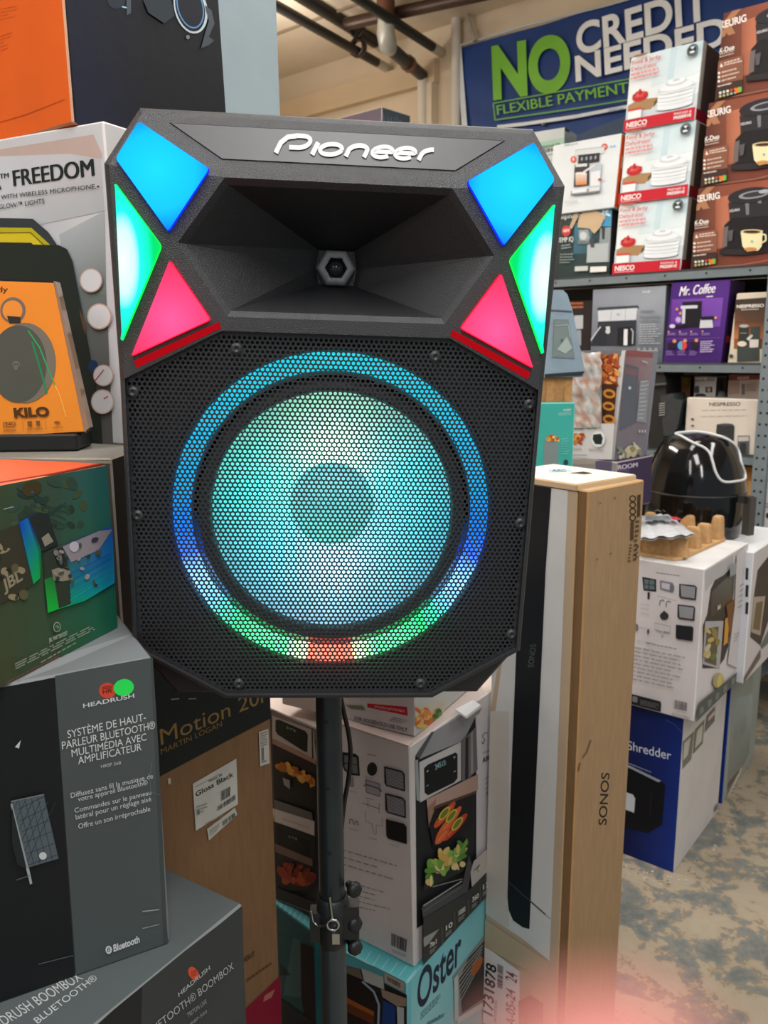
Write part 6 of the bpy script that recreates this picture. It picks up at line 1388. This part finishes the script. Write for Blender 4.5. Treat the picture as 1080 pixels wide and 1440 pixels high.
M_LIP = emat('dim_red_led_lip', lambda nt, em: (setattr(em.inputs[0], 'default_value', lin((255, 24, 40))), setattr(em.inputs[1], 'default_value', 0.42)))
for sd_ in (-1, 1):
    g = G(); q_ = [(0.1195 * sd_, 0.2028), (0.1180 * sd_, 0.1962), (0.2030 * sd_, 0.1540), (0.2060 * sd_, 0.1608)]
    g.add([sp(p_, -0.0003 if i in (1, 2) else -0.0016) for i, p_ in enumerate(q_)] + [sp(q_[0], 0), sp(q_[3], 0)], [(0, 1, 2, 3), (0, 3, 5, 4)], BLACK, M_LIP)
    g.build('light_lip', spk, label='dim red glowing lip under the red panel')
# --- cabinet behind
CAB = sym([(0.188, 0.392), (0.222, 0.345), (0.222, 0.05), (0.2225, -0.165), (0.178, -0.2215)])
g = G(); n = len(CAB); bk = off(CAB, -0.045)
g.add([sp(p_, 0.045) for p_ in CAB] + [sp(p_, 0.16) for p_ in CAB] + [sp(p_, 0.31) for p_ in bk], [(k * n + i, k * n + (i + 1) % n, (k + 1) * n + (i + 1) % n, (k + 1) * n + i) for k in (0, 1) for i in range(n)], (36, 37, 39), 'grain')
g.add([sp(p_, 0.31) for p_ in bk], [tuple(range(n))], (34, 35, 37), 'grain')
rim = off(CAB, -0.004)
g.add([sp(p_, 0.045) for p_ in CAB] + [sp(p_, 0.040) for p_ in rim], [(i, (i + 1) % n, n + (i + 1) % n, n + i) for i in range(n)], (44, 45, 47), 'grain')
lo2 = [[V3((x, z, 0)) for x, z in rim], [V3((x, z, 0)) for x, z in off(OUT, -0.02)]]
g.add([sp(p_, 0.040) for p_ in rim + off(OUT, -0.02)], tessellate_polygon(lo2), (34, 35, 37), 'grain')
g.build('cabinet', spk)
for x in (-0.118, 0.118):
    g = G(); g.box((x, 0.12, -0.227), 0.044, 0.08, 0.014, (22, 22, 24), 'plastic'); g.build('foot', spk)
g = G(); g.lathe((-0.006, 0.155, -0.222), (0, 0, -1), [(0.03, -0.004), (0.032, 0.004), (0.026, 0.016), (0.0185, 0.018), (0.0185, -0.004)], (24, 24, 26), 'plastic', 24); g.build('pole_socket', spk)

# --- baffle, ring, woofer
g = G(); circ = lambda r_, n=72: [(r_ * math.cos(2 * PI * k / n), r_ * math.sin(2 * PI * k / n)) for k in range(n)]
BAF = (46, 49, 52); bo = off(GRL, 0.003); rr = circ(0.142)
g.add([sp(p_, 0.034) for p_ in bo + rr], tessellate_polygon([[V3((x, z, 0)) for x, z in bo], [V3((x, z, 0)) for x, z in rr]]), BAF, 'grain')
g.lathe((0, 0, 0), (0, 1, 0), [(0.176, 0.034), (0.178, 0.026), (0.182, 0.026), (0.184, 0.034)], BAF, 'plastic', 72)
g.build('baffle', spk)
def ring_em(nt, em):
    tc = N_(nt, 'ShaderNodeTexCoord'); sx = N_(nt, 'ShaderNodeSeparateXYZ'); nt.links.new(tc.outputs['Object'], sx.inputs[0])
    ab = N_(nt, 'ShaderNodeMath', operation='ABSOLUTE'); nt.links.new(sx.outputs[0], ab.inputs[0])
    ng = N_(nt, 'ShaderNodeMath', operation='MULTIPLY'); ng.inputs[1].default_value = -1; nt.links.new(sx.outputs[2], ng.inputs[0])
    at = N_(nt, 'ShaderNodeMath', operation='ARCTAN2'); nt.links.new(ab.outputs[0], at.inputs[0]); nt.links.new(ng.outputs[0], at.inputs[1])
    dv = N_(nt, 'ShaderNodeMath', operation='DIVIDE'); dv.inputs[1].default_value = PI; nt.links.new(at.outputs[0], dv.inputs[0])
    cr = N_(nt, 'ShaderNodeValToRGB'); e = cr.color_ramp.elements
    while len(e) > 1: e.remove(e[-1])
    st = [(0, (255, 110, 90)), (0.048, (255, 110, 90)), (0.056, (225, 255, 190)), (0.10, (90, 255, 150)), (0.22, (40, 235, 120)), (0.265, (60, 220, 170)), (0.29, (90, 190, 255)), (0.35, (120, 190, 255)), (0.41, (40, 90, 255)), (0.46, (10, 100, 235)), (0.56, (20, 150, 215)), (0.75, (30, 175, 205)), (1, (30, 185, 200))]
    e[0].position = 0; e[0].color = lin(st[0][1])
    for p_, c_ in st[1:]: q = e.new(p_); q.color = lin(c_)
    nt.links.new(dv.outputs[0], cr.inputs[0]); nt.links.new(cr.outputs[0], em.inputs[0])
    c2 = N_(nt, 'ShaderNodeValToRGB'); e = c2.color_ramp.elements
    e[0].position = 0.0; e[0].color = (1, 1, 1, 1); e[1].position = 0.5; e[1].color = (0.45, 0.45, 0.45, 1)
    q = e.new(0.42); q.color = (0.8, 0.8, 0.8, 1)
    nt.links.new(dv.outputs[0], c2.inputs[0])
    ml = N_(nt, 'ShaderNodeMath', operation='MULTIPLY'); ml.inputs[1].default_value = 3.4; nt.links.new(c2.outputs[0], ml.inputs[0]); nt.links.new(ml.outputs[0], em.inputs[1])
M_RING = emat('rgb_light_ring', ring_em)
g = G(); g.lathe((0, 0, 0), (0, 1, 0), [(0.1560, 0.034), (0.1575, 0.024), (0.162, 0.020), (0.170, 0.021), (0.1745, 0.026), (0.176, 0.034)], BLACK, M_RING, 96); g.build('light_ring', spk, label='glowing ring changing from cyan to blue, green and red')
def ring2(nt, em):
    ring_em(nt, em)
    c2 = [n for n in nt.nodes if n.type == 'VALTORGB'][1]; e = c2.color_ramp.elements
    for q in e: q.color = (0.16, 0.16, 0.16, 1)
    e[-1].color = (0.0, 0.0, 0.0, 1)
M_RING2 = emat('rgb_reflection_glow', ring2)
g = G(); g.lathe((0, 0, 0), (0, 1, 0), [(0.1475, 0.0262), (0.1475, 0.0235), (0.1500, 0.0222), (0.1515, 0.0232), (0.1515, 0.0262)], BLACK, M_RING2, 96); g.build('ring_reflection_glow', spk, label='thin dim inner ring of light')  # emissive strip stands in for the light ring's reflection on the surround
g = G(); g.lathe((0, 0, 0), (0, 1, 0), [(0.1560, 0.034), (0.1540, 0.026), (0.150, 0.024), (0.145, 0.028), (0.141, 0.026), (0.1365, 0.024), (0.134, 0.028), (0.1325, 0.036)], (66, 72, 76), 'plastic', 72); g.build('surround', spk)
# translucent cone lit from behind by the coloured leds
m = bpy.data.materials.new('translucent_cone'); nt, b, out = nodes(m)
b.inputs['Base Color'].default_value = (0.55, 0.6, 0.62, 1); b.inputs['Roughness'].default_value = 0.5
tl = N_(nt, 'ShaderNodeBsdfTranslucent'); tl.inputs[0].default_value = (0.85, 0.9, 0.9, 1)
mxs = N_(nt, 'ShaderNodeMixShader'); mxs.inputs[0].default_value = 0.7
nt.links.new(b.outputs[0], mxs.inputs[1]); nt.links.new(tl.outputs[0], mxs.inputs[2]); nt.links.new(mxs.outputs[0], out.inputs[0])
MAT['cone'] = m
m = bpy.data.materials.new('translucent_dust_cap'); nt, b, out = nodes(m)
b.inputs['Base Color'].default_value = (0.3, 0.34, 0.36, 1); b.inputs['Roughness'].default_value = 0.4
tl = N_(nt, 'ShaderNodeBsdfTranslucent'); tl.inputs[0].default_value = (0.26, 0.30, 0.32, 1)
mxs = N_(nt, 'ShaderNodeMixShader'); mxs.inputs[0].default_value = 0.6
nt.links.new(b.outputs[0], mxs.inputs[1]); nt.links.new(tl.outputs[0], mxs.inputs[2]); nt.links.new(mxs.outputs[0], out.inputs[0])
MAT['cap'] = m
g = G(); g.lathe((0, 0, 0), (0, 1, 0), [(0.1335, 0.033), (0.11, 0.048), (0.09, 0.060), (0.07, 0.070), (0.049, 0.078)], BLACK, 'cone', 72); wc = g.build('woofer_cone', spk, label='pale cone glowing cyan and green')
g = G(); g.lathe((0, 0, 0), (0, 1, 0), [(0.049, 0.078), (0.046, 0.071), (0.037, 0.063), (0.022, 0.058), (0.0005, 0.0565)], BLACK, 'cap', 48); g.build('dust_cap', spk)
for x, z, y, col, pw in ((0.0, 0.085, 0.13, (0.5, 1.0, 0.62), 0.85), (-0.09, 0.03, 0.13, (0.02, 0.9, 0.72), 0.75), (0.09, 0.03, 0.13, (0.02, 0.8, 0.95), 0.75), (-0.075, -0.06, 0.13, (0.03, 0.6, 0.85), 0.6), (0.075, -0.06, 0.13, (0.03, 0.6, 0.85), 0.6), (0.0, -0.095, 0.13, (0.4, 0.68, 0.95), 0.75), (0.0, -0.022, 0.09, (0.05, 1.0, 0.3), 0.09), (0.0, 0.015, 0.10, (0.2, 0.45, 1.0), 0.05)):
    l = bpy.data.lights.new('cone_led', 'POINT'); l.energy = pw; l.color = col; l.shadow_soft_size = 0.015
    o = bpy.data.objects.new('cone_led', l); COL.objects.link(o); o.parent = spk; o.location = (x, y, z)

# --- perforated grille
def inside(poly, x, z, d):
    """signed clearance of (x,z) inside the convex outline is at least d"""
    n = len(poly); s = 1 if sum(poly[i - 1][0] * poly[i][1] - poly[i][0] * poly[i - 1][1] for i in range(n)) > 0 else -1
    for i in range(n):
        a, b_ = poly[i - 1], poly[i]; L = math.hypot(b_[0] - a[0], b_[1] - a[1])
        if s * ((b_[0] - a[0]) * (z - a[1]) - (b_[1] - a[1]) * (x - a[0])) / L < d: return False
    return True
vs, fs = [], []; pit = 0.00525; rh = 0.00186; key = {}; RH = pit / math.sqrt(3); GY = 0.0065
def gv(x, z, y=GY):
    k = (round(x * 2e5), round(z * 2e5), y)
    if k not in key: key[k] = len(vs); vs.append((x, y, z))
    return key[k]
row = 0; z = -0.2035
SCR = [(-0.1031, 0.1760), (0.1041, 0.1742), (-0.2095, 0.1287), (0.2085, 0.1265), (0.2075, -0.0046), (-0.2085, -0.0021), (0.2060, -0.1345), (0.1036, -0.1945), (-0.1023, -0.1942)]
while z < 0.195:
    x = -0.226 + (pit / 2 if row % 2 else 0)
    while x < 0.226:
        if inside(GRL, x, z, 0.0012):
            hexv = [(x + RH * math.cos(PI / 6 + k * PI / 3), z + RH * math.sin(PI / 6 + k * PI / 3)) for k in range(6)]
            oi = []
            for k in range(6):
                a, b_ = hexv[k], hexv[(k + 1) % 6]; oi += [gv(*a), gv((a[0] + b_[0]) / 2, (a[1] + b_[1]) / 2)]
            solid = (not inside(GRL, x, z, 0.0034)) or any((x - sx_) ** 2 + (z - sz_) ** 2 < 0.0062 ** 2 for sx_, sz_ in SCR)
            if solid: fs.append(oi)
            else:
                ii = [gv(x + rh * math.cos(PI / 6 + k * PI / 6), z + rh * math.sin(PI / 6 + k * PI / 6)) for k in range(12)]
                i2 = [gv(x + rh * math.cos(PI / 6 + k * PI / 6), z + rh * math.sin(PI / 6 + k * PI / 6), GY + 0.0009) for k in range(12)]
                for k in range(12):
                    fs.append([oi[k], oi[(k + 1) % 12], ii[(k + 1) % 12], ii[k]]); fs.append([ii[k], ii[(k + 1) % 12], i2[(k + 1) % 12], i2[k]])
        x += pit
    z += pit * math.sqrt(3) / 2; row += 1
g = G(); g.v = [V3(p_) for p_ in vs]; g.f = fs; g.c = [(40, 41, 44)] * len(fs); g.m = ['plastic'] * len(fs); g.s = [False] * len(fs)
# solid border strip hugging the bezel lip
gi = off(GRL, -0.0042); n = len(GRL)
g.add([sp(p_, 0.0069) for p_ in GRL] + [sp(p_, 0.0069) for p_ in gi], [(i, (i + 1) % n, n + (i + 1) % n, n + i) for i in range(n)], (34, 35, 38), 'plastic')
g.build('grille', spk, label='black perforated metal grille')
for x, z in SCR:
    g = G(); g.lathe((x, GY, z), (0, -1, 0), [(0.0062, 0.0), (0.0064, 0.0008), (0.0056, 0.0012), (0.0050, 0.0012), (0.0046, 0.0022), (0.0024, 0.0026), (0.0020, 0.0014), (0.0001, 0.0013)], (58, 60, 62), 'metal', 18); g.build('screw', spk)

# ================================================================== STAND
PX, PY = -0.0745, 1.022
zs_top = 1.098
st = empty('speaker_stand', V3((PX, PY, 0)), 'dark metal tripod pole stand carrying the party speaker', 'stand')
PC = (52, 62, 66)
pm = colmat('dark_steel_tube', 0.3, 0.5, 0.5, 18, 0.12); MAT['tube'] = pm
zc = at_plane(460, 1285, V3((PX, PY, 0)), V3((0, 1, 0))).z
P_ = lambda z: V3((PX, PY, z))
g = G(); g.tube([P_(zs_top), P_(zc + 0.005)], 0.0172, PC, 'tube', 24); g.build('upper_pole', st)
g = G(); g.tube([P_(zc - 0.02), P_(0.22)], 0.0180, (66, 76, 80), 'tube', 24); g.build('lower_pole', st)
for z in (1.09, 1.025, 0.93, 0.835):
    g = G(); g.lathe(P_(z) + V3((-0.002, -0.0173, 0)), (0, -1, 0), [(0.003, 0), (0.0001, 0.0003)], (8, 8, 10), 'plastic', 12); g.build('pin_hole', st)
g = G(); g.lathe(P_(zc), (0, 0, 1), [(0.018, 0.030), (0.0215, 0.028), (0.0225, 0.0), (0.0215, -0.035), (0.0185, -0.045)], (30, 34, 36), 'plastic', 24)
g.box(P_(zc - 0.004) + V3((0.026, -0.004, 0)), 0.022, 0.022, 0.05, (28, 31, 33), 'plastic'); g.box(P_(zc - 0.012) + V3((-0.024, -0.004, 0)), 0.014, 0.02, 0.045, (30, 34, 36), 'plastic')
g.build('clamp_collar', st)
for dz in (0.045, -0.008, -0.045):
    g = G(); k0 = P_(zc + dz) + V3((0.028, -0.006, 0)); ax = V3((0.5, -0.85, 0.1))
    g.lathe(k0, ax, [(0.005, -0.012), (0.005, 0.001), (0.0105, 0.002), (0.0112, 0.008), (0.009, 0.012), (0.0001, 0.0125)], (24, 26, 28), 'plastic', 7); g.build('clamp_knob', st)
g = G(); k0 = P_(zc) + V3((0.002, -0.026, -0.004))
g.tube([k0 + V3((-0.004, 0, 0.05)), k0 + V3((-0.001, 0, 0.016))], 0.0022, (170, 176, 176), 'chrome', 8)
ring = [k0 + V3((0.008 * math.cos(t * PI / 8) , -0.002, 0.008 + 0.008 * math.sin(t * PI / 8))) for t in range(16)]
g.tube(ring, 0.0018, (196, 200, 200), 'chrome', 8, closed=True); g.box(k0 + V3((0.004, -0.003, -0.012)), 0.010, 0.004, 0.016, (206, 208, 206), 'chrome')
g.tube([k0 + V3((-0.008, 0, 0.008)), k0 + V3((-0.02, 0.004, 0.0)), k0 + V3((-0.028, 0.008, 0.006)), k0 + V3((-0.030, 0.01, 0.02))], 0.0016, (190, 194, 194), 'chrome', 8)
g.build('locking_pin', st, label='chrome locking pin and ring')
for ang in (-95, 22, 160):
    a_ = math.radians(ang); d_ = V3((math.cos(a_), math.sin(a_), 0)); g = G()
    g.tube([P_(0.36) + d_ * 0.02, P_(0.015) + d_ * 0.25], 0.011, (40, 44, 46), 'tube', 12); g.tube([P_(0.22) + d_ * 0.015, P_(0.17) + d_ * 0.147], 0.006, (40, 44, 46), 'tube', 8)
    lg = g.build('leg', st); g = G(); g.tube([P_(0.03) + d_ * 0.24, P_(0.0) + d_ * 0.258], 0.014, (18, 18, 20), 'plastic', 12); g.build('rubber_foot', lg)
g = G(); g.lathe(P_(0.36), (0, 0, 1), [(0.019, 0.03), (0.03, 0.02), (0.03, -0.02), (0.019, -0.03)], (28, 30, 32), 'plastic', 20); g.build('leg_hub', st); g = G(); g.lathe(P_(0.21), (0, 0, 1), [(0.019, 0.02), (0.026, 0.014), (0.026, -0.014), (0.0001, -0.02)], (28, 30, 32), 'plastic', 20); g.build('brace_hub', st)
# hanging cable
def yplane(x, y, yy): return at_plane(x, y, V3((0, yy, 0)), V3((0, 1, 0)))
cp = [yplane(478, 975, 1.06), yplane(483, 1000, 1.06), yplane(490, 1030, 1.06), yplane(493, 1060, 1.06), yplane(490, 1095, 1.06), yplane(484, 1130, 1.055), yplane(480, 1165, 1.05), yplane(474, 1200, 1.05), yplane(466, 1240, 1.06), yplane(462, 1300, 1.07), yplane(458, 1400, 1.08), yplane(452, 1500, 1.085)]
sm = []
for i in range(len(cp) - 1):
    a, b_, c_, d_ = cp[max(i - 1, 0)], cp[i], cp[i + 1], cp[min(i + 2, len(cp) - 1)]
    for t in (0, 0.25, 0.5, 0.75): sm.append(0.5 * ((2 * b_) + (c_ - a) * t + (2 * a - 5 * b_ + 4 * c_ - d_) * t * t + (3 * b_ - a - 3 * c_ + d_) * t ** 3))
sm.append(V3((PX - 0.02, 1.10, 0.3))); sm.append(V3((PX - 0.01, 1.10, 0.006))); sm.append(V3((PX + 0.12, 1.16, 0.006)))
g = G(); g.tube(sm, 0.0033, (14, 14, 16), 'plastic', 10); tag(g.build('power_cable'), 'black power cable hanging from the speaker beside the pole', 'cable')

# ================================================================== SMALL FLOOR DETAILS
g = G(); rnd = random.Random(2)
for k in range(90):
    t = rnd.random(); x = 880 + 135 * t + rnd.gauss(0, 10); y = 1230 - 95 * abs(t - 0.5) * 1.2 + rnd.gauss(0, 10)
    if t > 0.5: x = 950 + (t - 0.5) * 2 * 80 + rnd.uniform(0, 16); y = 1232 - (t - 0.5) * 2 * 95 + rnd.uniform(-4, 14)
    else: x = 877 + t * 2 * 80; y = 1205 + t * 2 * 28 + rnd.uniform(4, 26)
    P = at_z(x, y, 0.0); s_ = rnd.uniform(0.001, 0.004); a_ = rnd.random() * 6
    pts = [P + V3((math.cos(a_ + q) * s_ * rnd.uniform(0.5, 1.3), math.sin(a_ + q) * s_, 0.0008)) for q in (0, 1.5, 3.0, 4.6)]
    g.prism(pts, V3((0, 0, 0.0008)), rnd.choice([(206, 204, 198), (190, 186, 178), (120, 110, 98)]), 'matte')
o = g.build('paper_scraps'); tag(o, 'scattered pale paper scraps on the floor around the shredder cartons', 'litter'); o['kind'] = 'stuff'

# ================================================================== PERSON HOLDING THE CAMERA (fingertip over the lens)
def cs(x, y, z): return EYE + RT * x + UP * y + FW * z      # metres right, up, forward of the lens
me = bpy.data.meshes.new('person')
vs = []; es = []; rad = []
def chain(start, pts):
    prev = start
    for p_, r_ in pts:
        vs.append(cs(*p_)); rad.append(r_); es.append((prev, len(vs) - 1)); prev = len(vs) - 1
    return prev
vs.append(cs(0.035, -0.20, 0.00)); rad.append(0.030)              # palm root
w_ = chain(0, [((0.045, -0.255, -0.03), 0.027), ((0.06, -0.34, -0.10), 0.031), ((0.09, -0.46, -0.20), 0.040), ((0.10, -0.56, -0.27), 0.044)])
pm_ = chain(0, [((0.025, -0.150, 0.010), 0.027)])
chain(pm_, [((0.012, -0.105, 0.030), 0.0105), ((0.0085, -0.062, 0.036), 0.0092), ((0.0066, -0.034, 0.026), 0.0080), ((0.0054, -0.0185, 0.0200), 0.0054), ((0.0053, -0.0112, 0.0183), 0.0034)])
for i, (x, l_) in enumerate(((0.030, 1.0), (0.047, 0.93), (0.063, 0.78))):
    chain(pm_, [((x, -0.118 - i * 0.006, 0.030), 0.0105), ((x + 0.002, -0.092 - i * 0.008, 0.050 * l_), 0.0092), ((x + 0.001, -0.104 - i * 0.008, 0.072 * l_), 0.0084), ((x, -0.124 - i * 0.008, 0.076 * l_), 0.0078)])
chain(0, [((-0.004, -0.165, 0.020), 0.0145), ((-0.022, -0.135, 0.034), 0.0115), ((-0.026, -0.105, 0.040), 0.0095)])
base = V3(vs[0]); me.from_pydata([tuple(V3(p_) - base) for p_ in vs], es, [])
po = bpy.data.objects.new('person', me); COL.objects.link(po); po.location = base
sk = po.modifiers.new('skin', 'SKIN'); sk.use_smooth_shade = True
for i, r_ in enumerate(rad): me.skin_vertices[0].data[i].radius = (r_, r_); me.skin_vertices[0].data[i].use_root = (i == 0)
ss = po.modifiers.new('subd', 'SUBSURF'); ss.levels = 2; ss.render_levels = 2
m = bpy.data.materials.new('finger_skin'); nt, b, out = nodes(m)
tc = N_(nt, 'ShaderNodeTexCoord'); n1_ = N_(nt, 'ShaderNodeTexNoise'); n1_.inputs['Scale'].default_value = 60; nt.links.new(tc.outputs['Object'], n1_.inputs['Vector'])
cr = N_(nt, 'ShaderNodeValToRGB'); cr.color_ramp.elements[0].color = lin((168, 100, 92)); cr.color_ramp.elements[1].color = lin((184, 114, 106)); nt.links.new(n1_.outputs[0], cr.inputs[0]); nt.links.new(cr.outputs[0], b.inputs['Base Color'])
b.inputs['Roughness'].default_value = 0.5; b.inputs['Subsurface Weight'].default_value = 0.0
me.materials.append(m)
tag(po, 'blurred pink fingertip of the person taking the photo, at the bottom right edge', 'person')

for o in bpy.data.objects:
    if '_abs' in o: del o['_abs']
